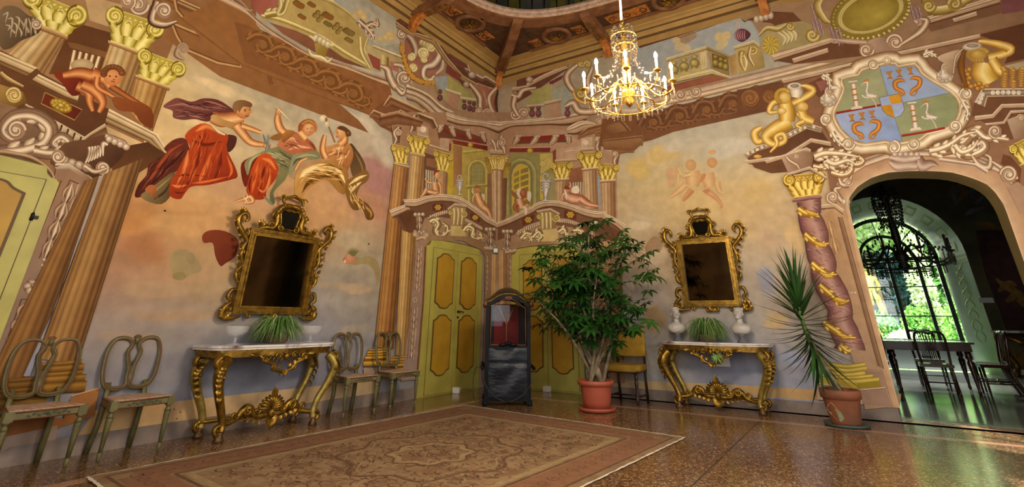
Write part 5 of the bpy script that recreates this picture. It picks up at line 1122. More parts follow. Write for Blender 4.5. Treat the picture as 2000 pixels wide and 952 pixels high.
R.poly([(135,268),(440,262),(435,296),(135,296)],'84352c',((140,270),(440,290),'74302a'));R.rib([(135,264),(450,258)],7,['e0ccb4','8d6e58'],1);R.ell((288,286),24,24,'8a7030','dcc060')
R.poly([(480,270),(660,250),(660,300),(640,345),(535,350),(480,345)],'b89a82',((480,280),(650,340),'c4a890'));R.poly([(455,290),(480,270),(480,350),(460,380)],'84423a');mould(R,[(470,352),(640,342)],[(470,372),(640,360)]);R.rib([(545,292),(600,285),(650,285)],[4,14,4],['e6d8c4','a8886c'])
R.poly([(668,195),(750,180),(750,265),(668,275)],'d2bda6',((668,200),(750,270),'b59a80'));R.scroll((700,225),20,0,1.2,9,['a88a70','efe4d4','a88a70']);mould(R,[(660,268),(760,260)],[(660,290),(760,282)])
for (x,y) in ((790,200),(920,310)):
    R.poly([(x-26,y-30),(x+40,y-30),(x+20,y+85),(x-22,y+85)],'9c7e68',((x-26,y),(x+36,y),'5b3d2a'));R.rib([(x+20,y-30),(x+14,y+10),(x-6,y+50),(x+6,y+90)],[26,30,24,16],SP);R.scroll((x-2,y),24,PI/2,-1.5,13,SP)
for P,Q in (([(650,160),(720,105),(860,70),(1010,40)],[(640,200),(720,170),(860,130),(1020,120)]),([(770,150),(900,115),(1000,80),(1040,95)],[(770,175),(900,185),(1000,140),(1045,140)]),([(830,215),(1070,165),(1135,210)],[(850,240),(1070,235),(1125,250)]),([(900,255),(1015,225),(1068,270)],[(950,310),(1010,300),(1060,300)])):
    R.bands(P,Q,[(0,'c9a684'),(.12,'a87f5e'),(.25,'5a3820'),(.5,'9a7050'),(.9,'8a6044'),(1,'553420')])
R.poly([(960,310),(1060,300),(1125,250),(1135,205),(1060,170),(1040,60),(760,150),(850,250)],'8d6246',None) if False else None
for q in ([(630,300),(828,290),(785,412),(680,420)],[(788,378),(955,390),(915,500),(808,510)],[(436,372),(610,370),(570,492),(478,500)]):
    R.begin('painted_capital');R.capital(q,CP)
R.begin('painted_capital');R.capital([(47,318),(128,318),(88,422),(47,422)],('5a4414','a8893c','d0b45c','f4e6a4'));R.capital([(95,370),(155,375),(120,485),(92,485)],('4f3d10','7d6424','a08432','c9b060'));mould(R,[(47,280),(106,282)],[(47,318),(106,318)]);R.rib([(80,170),(60,220),(90,260),(100,300)],[20,36,40,22],SP);R.scroll((76,222),30,-PI/2,1.4,15,SP)
R.begin('painted_column');R.column((47,428),(86,428),(82,830),(47,838),4,lt='dcc4a0',md='b8997a',dk='6d4c34',hl=.2);R.poly([(86,490),(118,490),(106,790),(82,810)],'8a5f46',((86,600),(110,600),'6d4a34'));R.bands([(47,418),(90,418)],[(47,434),(88,434)],[(0,'efe0c8'),(.5,'b8967c'),(1,'6d4830')])
R.begin('painted_column');R.column((474,505),(575,495),(545,690),(480,690),6,lt='d2b890',md='ad8a66',dk='6d4a30');R.bands([(470,495),(580,488)],[(472,515),(576,506)],[(0,'efe0c8'),(.5,'b8967c'),(1,'6d4830')])
R.begin('painted_column');R.column((676,428),(784,415),(795,720),(690,710),7,lt='d8bf9c',md='b08c68',dk='6d4a30');R.bands([(672,418),(790,405)],[(674,438),(786,425)],[(0,'efe0c8'),(.5,'b8967c'),(1,'6d4830')])
R.begin('painted_column');R.column((808,515),(922,508),(935,1500),(835,1500),7,lt='cdb08c',md='a8805c',dk='6d4830');R.bands([(802,505),(926,496)],[(806,526),(922,516)],[(0,'efe0c8'),(.5,'b8967c'),(1,'6d4830')])
R.column((700,950),(800,950),(815,1900),(725,1900),6,lt='cdb08c',md='a8805c',dk='6d4830')
R.begin('painted_balcony')
R.poly([(47,850),(300,740),(400,700),(520,700),(700,740),(850,780),(960,860),(930,952),(760,952),(640,860),(400,830),(200,900),(47,952)],'75543f',((100,850),(900,900),'7d5a44'))
rosette(R,275,800,28,pan='74302a',t=-14);rosette(R,588,762,30,pan='74302a',t=8)
mould(R,[(0,825),(47,818),(140,780),(230,730),(300,700),(320,690)],[(0,865),(47,862),(140,830),(240,785),(310,750),(345,730)],3)
mould(R,[(305,690),(360,665),(430,655),(510,660),(600,685),(700,720),(780,735),(860,740)],[(330,735),(380,715),(440,705),(500,712),(590,735),(690,775),(780,795),(845,790)],4)
mould(R,[(845,755),(900,775),(960,810),(1000,838)],[(820,800),(880,825),(930,860),(960,890)],2)
R.poly([(800,800),(960,890),(940,952),(830,940),(760,850)],'6d4834')
for i in range(12): t=i/11;x,y=195+t*170,895-70*t;R.poly([(x,y-16),(x+9,y-20),(x+9,y+8),(x,y+12)],'d9c9b2',None)
for i in range(12): t=i/11;x,y=500+t*160,805+35*t*t;R.poly([(x,y-14),(x+9,y-13),(x+7,y+12),(x-2,y+12)],'d9c9b2',None)
R.rib([(180,905),(260,850),(360,815)],7,['e6d9c4','8d6e58']);R.rib([(490,795),(580,800),(670,850)],7,['e6d9c4','8d6e58'])
R.begin('painted_bracket');R.poly([(345,735),(450,720),(500,745),(480,860),(375,870)],'b8a06c',((360,740),(480,850),'8d744a'));mould(R,[(335,730),(440,712),(510,750)],[(345,752),(440,735),(500,770)])
for x in (375,405,435): R.rib([(x,745),(x+4,790),(x+6,865)],[24,26,18],['8d744a','efe2b8','c9b47c','7d6438'])
R.scroll((355,775),22,0,1.3,12,YS);R.scroll((485,785),26,PI,-1.4,13,YS);R.poly([(370,875),(495,865),(500,960),(370,960)],'cdb982')
for pts in ([(220,940),(260,900),(300,920),(280,960)],[(310,930),(350,890),(370,930),(330,950)],[(500,890),(540,870),(560,920),(600,930)],[(610,880),(660,880),(670,930)]): R.acanthus(pts,24,('5a4628','94804f','d2bf8c','f4ead0'),0,6)
for (x,y) in ((120,885),(750,820)):
    for i in range(3): R.ell((x-28+28*i,y),17,17,'7d6048','f0e6d8')
    R.poly([(x-25,y+10),(x+30,y+10),(x+20,y+110),(x-15,y+110)],'94775e',((x-25,y),(x+30,y),'5b3d2a'));R.leafdrop((x,y+10),(x-2,y+110),2,46,ST)
    for i in range(4): R.ell((x-26+16*i,y+130+(i % 2)*12),16,17,'6d503c','d9cab8')
urn(R,405,530,.85)
R.begin('painted_cherub');W_='e9e2d6'
R.poly([(185,600),(205,565),(225,590),(215,640)],'d8d2c4',None,3);R.poly([(265,600),(292,590),(295,640),(275,670)],'d8d2c4',None,3)
K3=('8a4a30','b8785a','dcae94','e9c6b0','c48a70','8d5440');K3D=('6d3420','94563a','b07454','a06848','74402a')
R.limb([(205,640),(215,680),(230,710)],[60,66,56],K3);R.ell((238,602),28,32,'94563a','b87a58');R.limb([(190,630),(165,610),(155,580)],[24,22,14],K3D);R.limb([(250,650),(275,670),(280,690)],[20,18,12],K3D);R.limb([(190,680),(175,710),(205,745)],[36,34,16],K3D);R.limb([(240,700),(262,720),(255,760)],[34,28,16],('a87c68','dcc4b4','efe0d4','c9a896'))
R.begin('painted_cherub')
R.poly([(600,560),(640,545),(655,580),(640,600),(600,600)],'ece4d8',None,3);R.limb([(540,610),(600,640),(670,650),(730,680)],[60,84,70,40],K3);R.limb([(660,640),(720,680),(800,698)],[56,44,16],K3);R.ell((560,575),26,28,'b07a5c','d9a684');R.limb([(575,560),(590,540),(580,518)],[22,18,12],K3);R.limb([(545,600),(525,630),(535,655)],[28,24,14],K3);R.rib([(545,575),(555,610),(560,650)],[6,20,6],['d8d0c0','f0ece4','b8aa9a'])
R.poly([(540,565),(555,545),(585,560),(575,575)],'84452a',None,2)
R.view(640,440,2.381);R.begin('painted_pilaster');R.column((795,118),(834,118),(836,760),(796,760),4,lt='d2b088',md='a8825a',dk='6d4a2c');R.poly([(834,120),(865,130),(862,330),(850,600),(848,760),(836,760)],'9c8068');R.leafdrop((850,155),(850,320),6,22,ST);mould(R,[(826,122),(885,112)],[(828,136),(880,128)])
R.view(990,430,2.38);R.poly([(390,180),(530,150),(550,760),(390,760)],'9c7e6c');R.column((430,200),(535,190),(545,650),(440,650),7,lt='c4a07a',md='94704c',dk='5d3f28')
# ------------------------------------------------------------------ right wall fresco
# ---- band of sky,parapet and cornice high on the wall
R.view(1000,0,3.174);R.begin('painted_attic')
R.poly([(30,470),(380,330),(900,160),(1390,20),(1700,-60),(1740,420),(1340,500),(900,580),(640,660),(300,720),(30,740)],'a59884',((300,500),(1500,200),'aaa99f'))
R.poly([(650,290),(960,220),(1400,80),(1520,130),(1540,330),(1350,380),(1200,290),(960,370),(960,480),(800,480)],'a6a8a4',((700,300),(1500,200),'adb0ac'))
for x,y,r,c in ((1070,235,46,'a08c78'),(1110,220,36,'a28e7c'),(1040,290,34,'c3b592'),(1080,300,30,'c8b894'),(1020,250,26,'c9ba96'),(1290,230,36,'c9b88c'),(1330,220,30,'d0be90'),(1310,265,30,'cbbb92'),(1290,290,26,'c5b890')): R.ell((x,y),r,r*.8,c,c,n=14)
R.poly([(780,270),(1390,65),(1400,110),(790,300)],'5f3f28',((800,280),(1390,90),'6d4a30'));R.rib([(1020,225),(1040,235),(1395,105)],5,['94704a','5a3a20'],1)
R.poly([(1400,95),(1470,70),(1530,100),(1440,140)],'75502f')
R.begin('painted_ornament')
R.rib([(1385,190),(1395,140),(1412,150),(1402,190)],[6,8,8,6],['6d3a4c','efe4e0','7d4a5a']);R.poly([(1380,210),(1400,185),(1440,180),(1480,210),(1460,245),(1420,262),(1385,240)],'7d4858',((1390,200),(1470,240),'53283a'),3)
for i in range(5): R.rib([(1395+i*12,190),(1385+i*14,225),(1400+i*12,250)],[3,9,3],['6d3a4c','cdaab0','84505e'])
R.begin('painted_bracket')
R.poly([(970,110),(1040,80),(1070,160),(1000,180)],'b09c7c',((980,110),(1060,170),'8d7a5c'));R.scroll((990,120),18,0,1.3,9,['7d6a4c','d8c8a8','8d7a5c']);R.rib([(1035,75),(1045,120),(1070,165)],[14,18,10],['d8c8a8','8d6e4c','4a2e18'])
R.ell((990,205),18,16,'94806a','efe4d4');R.ell((1090,170),18,14,'94806a','efe4d4');R.ell((1048,188),26,14,'74404a','a8707a')
R.begin('painted_cornice')
mould(R,[(330,395),(370,345),(560,330)],[(340,425),(380,375),(565,355)])
R.poly([(30,500),(200,420),(330,395),(345,430),(240,500),(130,580),(30,640)],'6d4636');R.poly([(170,450),(280,410),(260,440),(190,470)],'7d2f2c');R.poly([(230,510),(320,465),(310,490),(240,530)],'74363a')
mould(R,[(90,520),(200,460),(340,400)],[(100,545),(210,490),(345,430)]);mould(R,[(0,545),(90,530),(140,560)],[(0,570),(90,560),(140,590)])
R.ell((110,495),24,22,'7d6048','e6d9c8');R.rib([(110,470),(140,450),(180,455)],[16,22,6],SP)
R.begin('painted_balcony')
R.poly([(90,640),(200,580),(370,520),(380,660),(340,700),(100,740)],'a8a27c',((100,640),(350,560),'a2a598'));R.poly([(130,560),(250,520),(240,620),(100,650)],'9c9a5c',((130,600),(240,560),'b0aa70'))
for x in (125,165,345): R.ell((x,668),15,18,'5d2f38','94606a');R.ell((x,705),19,24,'5d2f38','94606a')
R.poly([(205,640),(300,620),(310,720),(200,735)],'b59c84',((210,640),(300,720),'a8846e'));mould(R,[(200,635),(305,612)],[(200,655),(305,632)]);mould(R,[(90,655),(200,645)],[(90,668),(200,660)])
R.begin('painted_scrollwork')
R.rib([(0,590),(40,600),(70,560),(150,545)],[30,40,36,16],SP);R.scroll((20,710),34,0,1.4,18,SP);R.scroll((75,700),30,PI,1.4,16,SP);R.rib([(20,600),(10,660),(40,720)],[40,36,26],SP)
R.rib([(440,380),(360,440),(340,490),(370,550),(430,600)],[20,40,46,40,18],SP);R.scroll((430,395),24,0,1.4,13,YS);R.scroll((470,400),26,PI,1.3,14,YS);R.rib([(500,420),(470,500),(480,560),(440,590)],[24,44,40,20],SP);R.scroll((425,580),36,-PI/2,1.3,18,YS)
R.rib([(380,560),(400,610),(450,635),(520,625)],[14,26,28,14],['6d4a14','c99a48','e6c47c','94682a']);R.rib([(330,660),(380,640),(420,690),(520,690),(600,660)],[20,50,50,44,20],SP)
R.scroll((590,700),40,PI,1.2,22,SP)
R.begin('painted_parapet')
R.poly([(960,365),(1205,285),(1210,430),(1240,440),(960,510)],'c0b088',((970,380),(1220,420),'b3a278'));R.poly([(975,385),(1160,325),(1165,430),(980,490)],'a89f8c')
R.poly([(1205,285),(1345,340),(1350,470),(1235,440)],'a8946c',((1210,300),(1340,460),'8d7850'));R.poly([(1240,330),(1335,360),(1340,440),(1245,420)],'6d5a38')
mould(R,[(955,362),(1205,285)],[(958,385),(1208,308)],pal=('f4ecc8','d2c494','7d6a40','b0a070','5d4a24'));mould(R,[(1205,285),(1348,342)],[(1208,308),(1346,362)],pal=('c9b888','a89468','5d4a24','8d7a50','4a3818'))
mould(R,[(950,500),(1240,430),(1355,480)],[(950,530),(1240,465),(1355,490)],pal=('f4ecc8','d2c494','7d6a40','b0a070','5d4a24'))
for x,y in ((1005,425),(1068,405),(1132,385)):
    R.ell((x,y-32),20,15,'7d6c34','d2c47c');R.ell((x,y+8),32,28,'6d5c28','d8ca84');R.ell((x,y+42),24,16,'6d5c28','c2b468');R.poly([(x-28,y+45),(x+32,y+38),(x+36,y+58),(x-24,y+66)],'bfae70')
for x,y in ((1262,370),(1295,385),(1325,395)): R.ell((x,y-16),16,14,'5d4c1c','b8a858');R.ell((x,y+20),20,24,'5d4c1c','c2b264')
R.poly([(1165,330),(1205,315),(1212,420),(1175,432)],'cdc094');R.rib([(1185,345),(1190,410)],12,['948250','e6dab0','948250'],1)
R.poly([(940,540),(1240,465),(1350,490),(1230,520),(920,590)],'84503a',((950,550),(1300,490),'94604a'))
for i in range(26): R.rib([(945+i*13.5,545-i*2.6),(950+i*13.5,560-i*2.6),(948+i*13.5,575-i*2.4)],[3,8,2],['b5705a','6d3a2a'],2)
R.poly([(1345,350),(1390,330),(1400,460),(1360,470)],'9a7c4c',((1345,400),(1400,400),'b89c64'))
R.begin('painted_bracket')
R.poly([(1385,290),(1500,255),(1550,290),(1570,420),(1410,465),(1395,380)],'c2ad78',((1390,300),(1560,420),'94804c'));mould(R,[(1372,290),(1500,250),(1535,280)],[(1380,310),(1500,275),(1530,300)],pal=('f4ecc8','d2c494','7d6a40','b0a070','5d4a24'))
R.scroll((1425,335),24,0,1.4,12,YS);R.rib([(1420,320),(1415,380),(1440,440)],[18,22,12],YS[::-1]);R.scroll((1495,310),26,PI,-1.4,13,YS);R.rib([(1480,290),(1470,350),(1500,410)],[16,26,14],['8d744a','efe2b8','a08450','5d4520']);R.rib([(1440,340),(1455,390),(1445,440)],[8,24,10],['94804c','efe6c0','b8a468'])
R.begin('painted_cornice')
A=[(880,600),(1100,545),(1340,490),(1714,400),(1900,350),(2300,250),(2720,150),(3174,30)];B=[(870,670),(1100,625),(1345,565),(1714,470),(1900,420),(2300,320),(2720,225),(3174,110)]
R.bands(A,B,[(0,'b8a08c'),(.1,'8d705c'),(.25,'bfa792'),(.5,'d2bda8'),(.55,'8d6e58'),(.75,'e6d4bc'),(.9,'b0906c'),(1,'6d4a30')])
R.beads([(1330,522),(1714,428),(1900,378),(2040,345)],46,7,'94806e','f0e8dc');R.beads([(2330,275),(2720,182),(3174,66)],54,7,'94806e','f0e8dc')
R.rib([(640,690),(760,700),(880,665)],[30,44,30],['e6d9c8','b8a08c','7d6048']);R.scroll((1045,590),34,0,1.5,16,SP);R.scroll((1140,570),36,PI,-1.5,16,SP)
R.begin('painted_frieze')
R.poly([(560,740),(770,710),(1100,640),(1714,490),(1714,560),(1640,620),(1590,690),(1000,820),(870,870),(600,930),(540,900)],'7a5236',((700,760),(1600,600),'6d4a34'))
R.poly([(780,730),(1660,510),(1590,640),(840,815)],'6d4830');R.rib([(760,725),(1680,500)],8,['94704f','5a3a24'],1);R.rib([(770,730),(840,820),(1590,655)],8,['94704f','5a3a24'],1)
BR2=('5d3c26','694630','805a3e','8d6446')
for i in range(5):
    x,y=870+i*165,760-i*38
    R.acanthus([(x-80,y+20),(x-40,y-45),(x+30,y-45),(x+50,y+10),(x+10,y+35),(x-15,y+10),(x+10,y-8)],22,BR2,1,7);R.acanthus([(x+40,y+30),(x+85,y+30),(x+110,y-5),(x+85,y-25)],17,BR2,-1,5);R.scroll((x+8,y),22,0,1.4,10,['4f301c','94683f','4f301c'])
for P,Q in (([(690,750),(740,810)],[(560,790),(600,830)]),([(560,870),(810,840),(820,880)],[(570,930),(760,935),(800,900)])): R.bands(P,Q,[(0,'b08c68'),(.1,'5a3a24'),(.2,'94704f'),(1,'7a5236')])
# ---- broken pediment,oval and shells at the upper right
R.view(1440,0,2.38);R.begin('painted_attic')
R.poly([(40,60),(180,20),(420,0),(460,-60),(1400,-60),(1400,120),(870,230),(560,290),(270,300),(160,260),(120,180)],'a08468',((100,100),(1300,50),'8d7058'))
R.poly([(0,0),(180,-10),(160,60),(40,100),(0,80)],'a08660');R.poly([(40,95),(160,55),(260,60),(330,130),(270,200),(160,110)],'6d4a32')
for i in range(4): R.ell((90+22*i,92-i*6),14,18,'94806c','f0e6d8')
R.begin('painted_scrollwork')
R.poly([(110,170),(150,130),(300,100),(400,150),(420,190),(300,220),(220,230),(150,240)],'b3a57a',((120,150),(400,200),'94865c'),2)
R.poly([(120,190),(150,170),(190,190),(190,230),(150,255),(125,235)],'b39a40',None,3)
for i in range(12): a=i*.55;R.rib([(155,212),(155+30*math.cos(a),212+34*math.sin(a)),(155+46*math.cos(a+.2),212+48*math.sin(a+.2))],[6,12,2],['84701c','dcc868','94802c'],3)
for i in range(4): R.rib([(190+i*20,150-i*6),(225+i*16,180-i*6),(210+i*20,215-i*8)],[10,26,6],['7d7048','e0d6ac','a89a68'])
R.scroll((350,165),34,0,1.4,17,YS);R.rib([(100,170),(140,135),(190,140),(240,110)],[8,20,20,8],YS[::-1]);R.scroll((245,125),20,0,1.3,11,YS)
R.begin('painted_cornice');mould(R,[(160,260),(430,180),(480,200)],[(175,290),(440,205),(480,225)]);R.poly([(180,285),(440,205),(560,200),(600,260),(270,300)],'6a4832');mould(R,[(255,275),(420,225)],[(265,300),(425,250)])
R.poly([(860,95),(1220,10),(1240,60),(900,150)],'7a5a44');mould(R,[(820,100),(1210,-20)],[(850,130),(1225,20)]);mould(R,[(1000,90),(1110,55)],[(1010,110),(1115,80)])
R.poly([(1225,0),(1340,-40),(1340,50),(1230,70)],'7d5058');
R.begin('painted_oval')
R.ell((620,60),195,122,'7d6c2c','b8a450',rot=-.32,n=40,off=(0,0));
for i in range(44):
    a=i*2*PI/44;ca,sa=math.cos(-.32),math.sin(-.32);x,y=178*math.cos(a),108*math.sin(a);R.rib([(620+x*ca-y*sa,60+x*sa+y*ca),(620+(x*1.05)*ca-(y*1.08)*sa+6,60+(x*1.05)*sa+(y*1.08)*ca)],[10,16],['94843c','e6da94','8a7830'],1)
R.ell((620,60),158,92,'c9bc74','d8cc84',rot=-.32,n=40);R.ell((620,62),138,78,'8d7c34','b3a44c',rot=-.32,n=40,off=(.2,.3))
for i in range(56): a=i*2*PI/56;x,y=150*math.cos(a),86*math.sin(a);R.ell((620+x*.949+y*.314,60-x*.314+y*.949),6,6,'94843c','efe6b4',n=6)
R.begin('painted_foliage')
for (x0,y0,n_,dx) in ((350,20,16,5),(440,120,9,4),(810,20,9,4)):
    for i in range(n_): x,y=x0+(i*37) % 52-10,y0+i*8;R.rib([(x,y),(x+8,y+16),(x+2+dx,y+34)],[3,13,2],['6d4f60','c4aab2','94788a','5d4050'],3)
R.begin('painted_scrollwork')
R.rib([(400,-20),(370,30),(400,90),(430,110)],[20,36,30,14],YS[::-1]);R.rib([(860,-20),(900,50),(1000,40),(1100,-10)],[30,44,40,20],YS[::-1]);R.scroll((890,30),30,0,1.4,16,YS);R.scroll((1010,20),34,PI,1.3,17,YS)
R.poly([(590,215),(640,180),(690,185),(760,230),(700,255),(600,260)],'b59a88',((600,200),(720,250),'8d7060'),3);R.scroll((600,235),34,0,1.4,18,SP);R.scroll((735,200),40,PI,1.4,20,SP);R.rib([(760,210),(850,150),(880,100),(850,90)],[16,34,34,12],SP);R.rib([(440,185),(520,195),(600,200)],[10,26,20],['94705f','d2bda8','8d6e58'])
# ---- entablature behind the arms
R.begin('painted_cornice')
R.poly([(200,375),(650,260),(1150,150),(1400,95),(1400,900),(1250,900),(1180,830),(1080,790),(900,770),(700,780),(560,850),(500,930),(440,952),(420,800),(230,720),(330,560),(200,400)],'84604a',((300,400),(1200,700),'8d6a52'))
mould(R,[(205,370),(400,325),(640,270)],[(215,395),(410,350),(650,300)]);mould(R,[(740,245),(1130,160)],[(750,265),(1125,185)])
R.poly([(0,420),(215,385),(225,470),(140,510),(0,540)],'6d4832');R.scroll((60,460),40,0,1.5,14,['4f301c','94683f','4f301c']);R.scroll((150,450),30,PI,1.5,12,['4f301c','94683f','4f301c'])
R.poly([(1120,165),(1400,95),(1400,260),(1240,300),(1270,230),(1200,195)],'5f3d2a');R.poly([(1240,310),(1400,270),(1400,310),(1280,330)],'b0a488')
R.poly([(330,390),(410,350),(440,420),(400,470),(360,440)],'6d4632');R.poly([(365,385),(415,370),(420,405),(390,430)],'94605a')
R.view(1480,140,3.6615);R.begin('painted_cornice')
R.poly([(-90,600),(60,510),(200,440),(350,370),(460,430),(520,520),(560,560),(430,690),(200,720),(100,730),(-20,690)],'6d4a34',((0,600),(450,500),'5a3b28'))
R.bands([(-90,590),(0,535),(60,520),(200,450),(360,368),(460,405)],[(-80,620),(0,570),(70,550),(205,490),(350,412),(455,440)],[(0,'e6dccc'),(.15,'b8a58c'),(.2,'6d5540'),(.5,'a89680'),(.8,'75604a'),(1,'cdbca4')])
for i in range(14): x,y=-70+i*34,590-i*15.5;R.scroll((x if i < 13 else 400,y if i < 13 else 400),11,i,1.2,6,['5d4a38','f0e8dc','8d7a64'],n=10)
mould(R,[(-90,640),(190,600),(380,480),(520,505)],[(-60,665),(200,632),(385,515),(530,545)]);mould(R,[(50,640),(350,545),(380,560)],[(70,665),(350,580),(380,590)])
R.poly([(170,620),(330,570),(400,580),(390,680),(220,730)],'b09684',((180,620),(390,680),'84664f'));R.rib([(205,610),(230,640),(280,670),(300,700)],[20,30,24,14],SP);R.scroll((275,605),18,0,1.3,9,SP);mould(R,[(185,750),(370,682),(500,760)],[(190,775),(372,705),(490,775)])
R.view(1780,60,2.8)
R.poly([(340,400),(400,320),(640,315),(640,580),(540,600),(420,520),(330,470)],'6d4a34');R.bands([(345,395),(385,320),(640,318)],[(400,420),(415,365),(640,360)],[(0,'efe6d8'),(.15,'b8a58c'),(.2,'6d5540'),(.5,'a89680'),(.8,'75604a'),(1,'cdbca4')])
for i in range(9): R.scroll((370+8*i if i < 3 else 360+i*28,395-22*i if i < 3 else 342),12,i,1.2,6,['5d4a38','f0e8dc','8d7a64'],n=10)
mould(R,[(345,470),(440,460),(490,405),(640,400)],[(345,500),(450,485),(500,430),(640,428)]);mould(R,[(400,510),(500,500),(540,440),(640,435)],[(410,525),(510,515),(545,460),(640,452)]);R.poly([(520,490),(600,460),(640,460),(640,580),(560,600)],'b5a08c',((530,490),(640,560),'84664f'));R.scroll((595,480),20,PI,1.3,10,SP)
R.begin('painted_capital');R.capital([(525,640),(680,560),(700,700),(590,740)],CP);R.poly([(500,680),(540,690),(600,760),(590,840),(480,760)],'6d452c')
# ---- portal frame
R.view(0,0,1);R.begin('painted_portal')
arcp=[(1757,797),(1710,620),(1656,398),(1658.5,386.5),(1675,365.5),(1700.5,348.7),(1734,338),(1776,335),(1818,335),(1860,338),(1898,349),(1927,361),(1944,378),(1959,399),(1965,415),(2000,515),(2080,750)]
outp=[(1735,795),(1682,620),(1632,405),(1638,375),(1660,345),(1690,326),(1730,312),(1776,306),(1822,306),(1868,310),(1912,322),(1950,338),(1975,362),(1988,385),(1996,405),(2035,515),(2120,750)]
R.bands(arcp,outp,[(0,'d8bc9c'),(.1,'c4a486'),(.5,'b8977a'),(.92,'b08c70'),(1,'8d6c54')])
R.bands(outp[3:13],[(x+(1 if x > 1800 else -1)*4,y-14) for x,y in outp[3:13]],[(0,'8d6c54'),(.2,'e0cfbc'),(.5,'b8a08c'),(.7,'7d6050'),(1,'c4b09c')])
R.poly([(1625,400),(1650,398),(1740,795),(1690,800),(1600,420)],'b3916f',((1630,400),(1700,780),'a58a74'));R.bands([(1636,425),(1714,715)],[(1647,425),(1728,722)],[(0,'5d412c'),(.2,'7d5f48'),(.7,'94755c'),(.85,'5d412c'),(1,'d2b898')])
mould(R,[(1600,402),(1630,398),(1648,410)],[(1600,410),(1630,408),(1646,420)])
R.poly([(1690,722),(1722,724),(1744,797),(1690,790)],'94786a',((1690,730),(1740,790),'a58a7a'));R.rib([(1688,723),(1722,725),(1743,795)],2.5,['5d412c','c4a88c'],1)
R.poly([(1595,430),(1628,410),(1700,715),(1670,715),(1620,560)],'ad8a68',((1600,430),(1690,700),'a88c74'));R.leafdrop((1618,430),(1634,495),2,18,('8d6c4c','a07e5c','bc9a76','d2b48e'))
R.begin('painted_scrollwork');R.view(1500,320,3.967)
R.rib([(545,100),(570,160),(620,165),(640,120),(650,90)],[14,44,46,30,12],SP);R.scroll((625,150),30,0,1.3,15,SP);R.rib([(560,190),(520,200),(540,250),(580,300)],[26,34,50,40],SP);R.scroll((500,262),46,PI/2,1.6,22,SP);R.ell((590,300),18,28,'94806c','f0e6d8')
R.acanthus([(490,70),(560,90),(620,80),(650,40),(610,10),(570,40)],26,('6d4a24','a88458','dcc29a','f4e8d0'),1,7);R.acanthus([(350,20),(420,30),(480,-10),(560,-40),(640,-60)],24,('6d4a24','a88458','dcc29a','f4e8d0'),0,8);R.acanthus([(620,0),(700,10),(740,-20),(700,-60)],24,('6d4a24','a88458','dcc29a','f4e8d0'),1,6)
R.view(1780,60,2.8)
R.acanthus([(110,660),(200,650),(280,610),(340,550),(400,590),(460,590),(530,600)],34,('6d4a30','a88868','d8c2a4','f4ecdc'),0,10);R.acanthus([(240,640),(300,680),(360,670),(400,640),(380,610),(330,640)],30,('6d4a30','a88868','d8c2a4','f4ecdc'),1,8);R.scroll((455,555),36,PI/2,1.4,19,SP);R.rib([(330,690),(370,740),(420,750),(430,700),(400,680)],[16,40,40,24,10],SP)
R.rib([(440,720),(500,760),(540,800),(580,810)],[16,34,40,20],SP);R.scroll((530,790),46,PI,1.5,22,SP);R.poly([(520,860),(580,830),(616,860),(640,1000),(590,1000)],'a88a74')
R.rib([(30,700),(60,740),(110,730),(150,745)],[60,70,40,8],['5d4434','94786a','c9b2a4','84685a']);R.rib([(-120,720),(-80,740),(-20,735),(30,740)],[20,60,66,50],['6d5446','a88e80','d2beb0','84685a']);R.bands([(150,700),(350,730),(420,770)],[(150,725),(340,750),(400,790)],[(0,'efe4d4'),(.4,'b8a08c'),(.6,'7d6050'),(1,'c4b09c')])
# ---- coat of arms
R.view(1600,100,4.328);R.begin('painted_coat_of_arms')
SH=[(205,250),(340,220),(370,180),(510,140),(580,125),(640,130),(670,155),(800,130),(850,200),(930,260),(1100,360),(1165,440),(1170,520),(1130,600),(1060,650),(900,690),(840,735),(700,765),(620,775),(560,755),(390,780),(290,750),(190,660),(140,560),(150,500),(200,400),(225,320)]
c=np.mean(np.array(SH,float),0)
def off_(d): return [tuple(np.array(p)+(np.array(p)-c)/np.linalg.norm(np.array(p)-c)*d) for p in SH]
big=off_(118);R.poly(big,'7d5c40',None,2);R.rib(off_(62),112,['6d4c34','a88a64','dccab0','f4ecdc','cdb894','94744e','5d3f28'],2,True);R.rib(off_(10),30,['f0e6d0','b8a07a','7d6444'],2,True)
GRN,BLU='9a9c72','94a4c4'
R.poly([(205,250),(340,220),(370,180),(510,140),(605,465),(520,465),(145,525),(150,500),(200,400),(225,320)],GRN,((250,250),(500,480),'a4a47c'))
R.poly([(510,140),(580,125),(640,130),(670,155),(800,130),(850,200),(930,260),(1100,360),(605,465)],BLU,((550,150),(950,400),'9caac4'))
R.poly([(605,465),(1100,360),(1165,440),(1170,520),(1130,600),(1060,650),(900,690),(840,735),(700,765)],GRN,((700,450),(1100,600),'8f9468'))
R.poly([(145,540),(520,470),(605,465),(700,765),(620,775),(560,755),(390,780),(290,750),(190,660),(140,560)],'a2aecb',((200,560),(650,760),'8898bc'))
R.rib([(145,528),(520,462)],18,['94352c','7d2018'],1);R.rib([(695,722),(900,688),(1060,655)],20,['a03a30','84241c'],1)
for P in ([(510,140),(605,465),(700,765)],[(605,465),(1100,360)]): R.line(P,4,'6d6a70')
R.poly([(505,400),(595,380),(610,460),(525,470)],'a0aecb');R.poly([(585,380),(680,365),(705,440),(608,458)],'c8922c');R.poly([(525,470),(608,458),(640,570),(580,550),(540,510)],'c08a26');R.poly([(608,458),(705,440),(720,500),(690,550),(640,570)],'a0aecb')
R.rib([(505,400),(595,380),(680,365),(705,440),(720,500),(690,550),(640,570),(580,550),(540,510),(525,470),(505,400)],4,['5d5a60','5d5a60'],1)
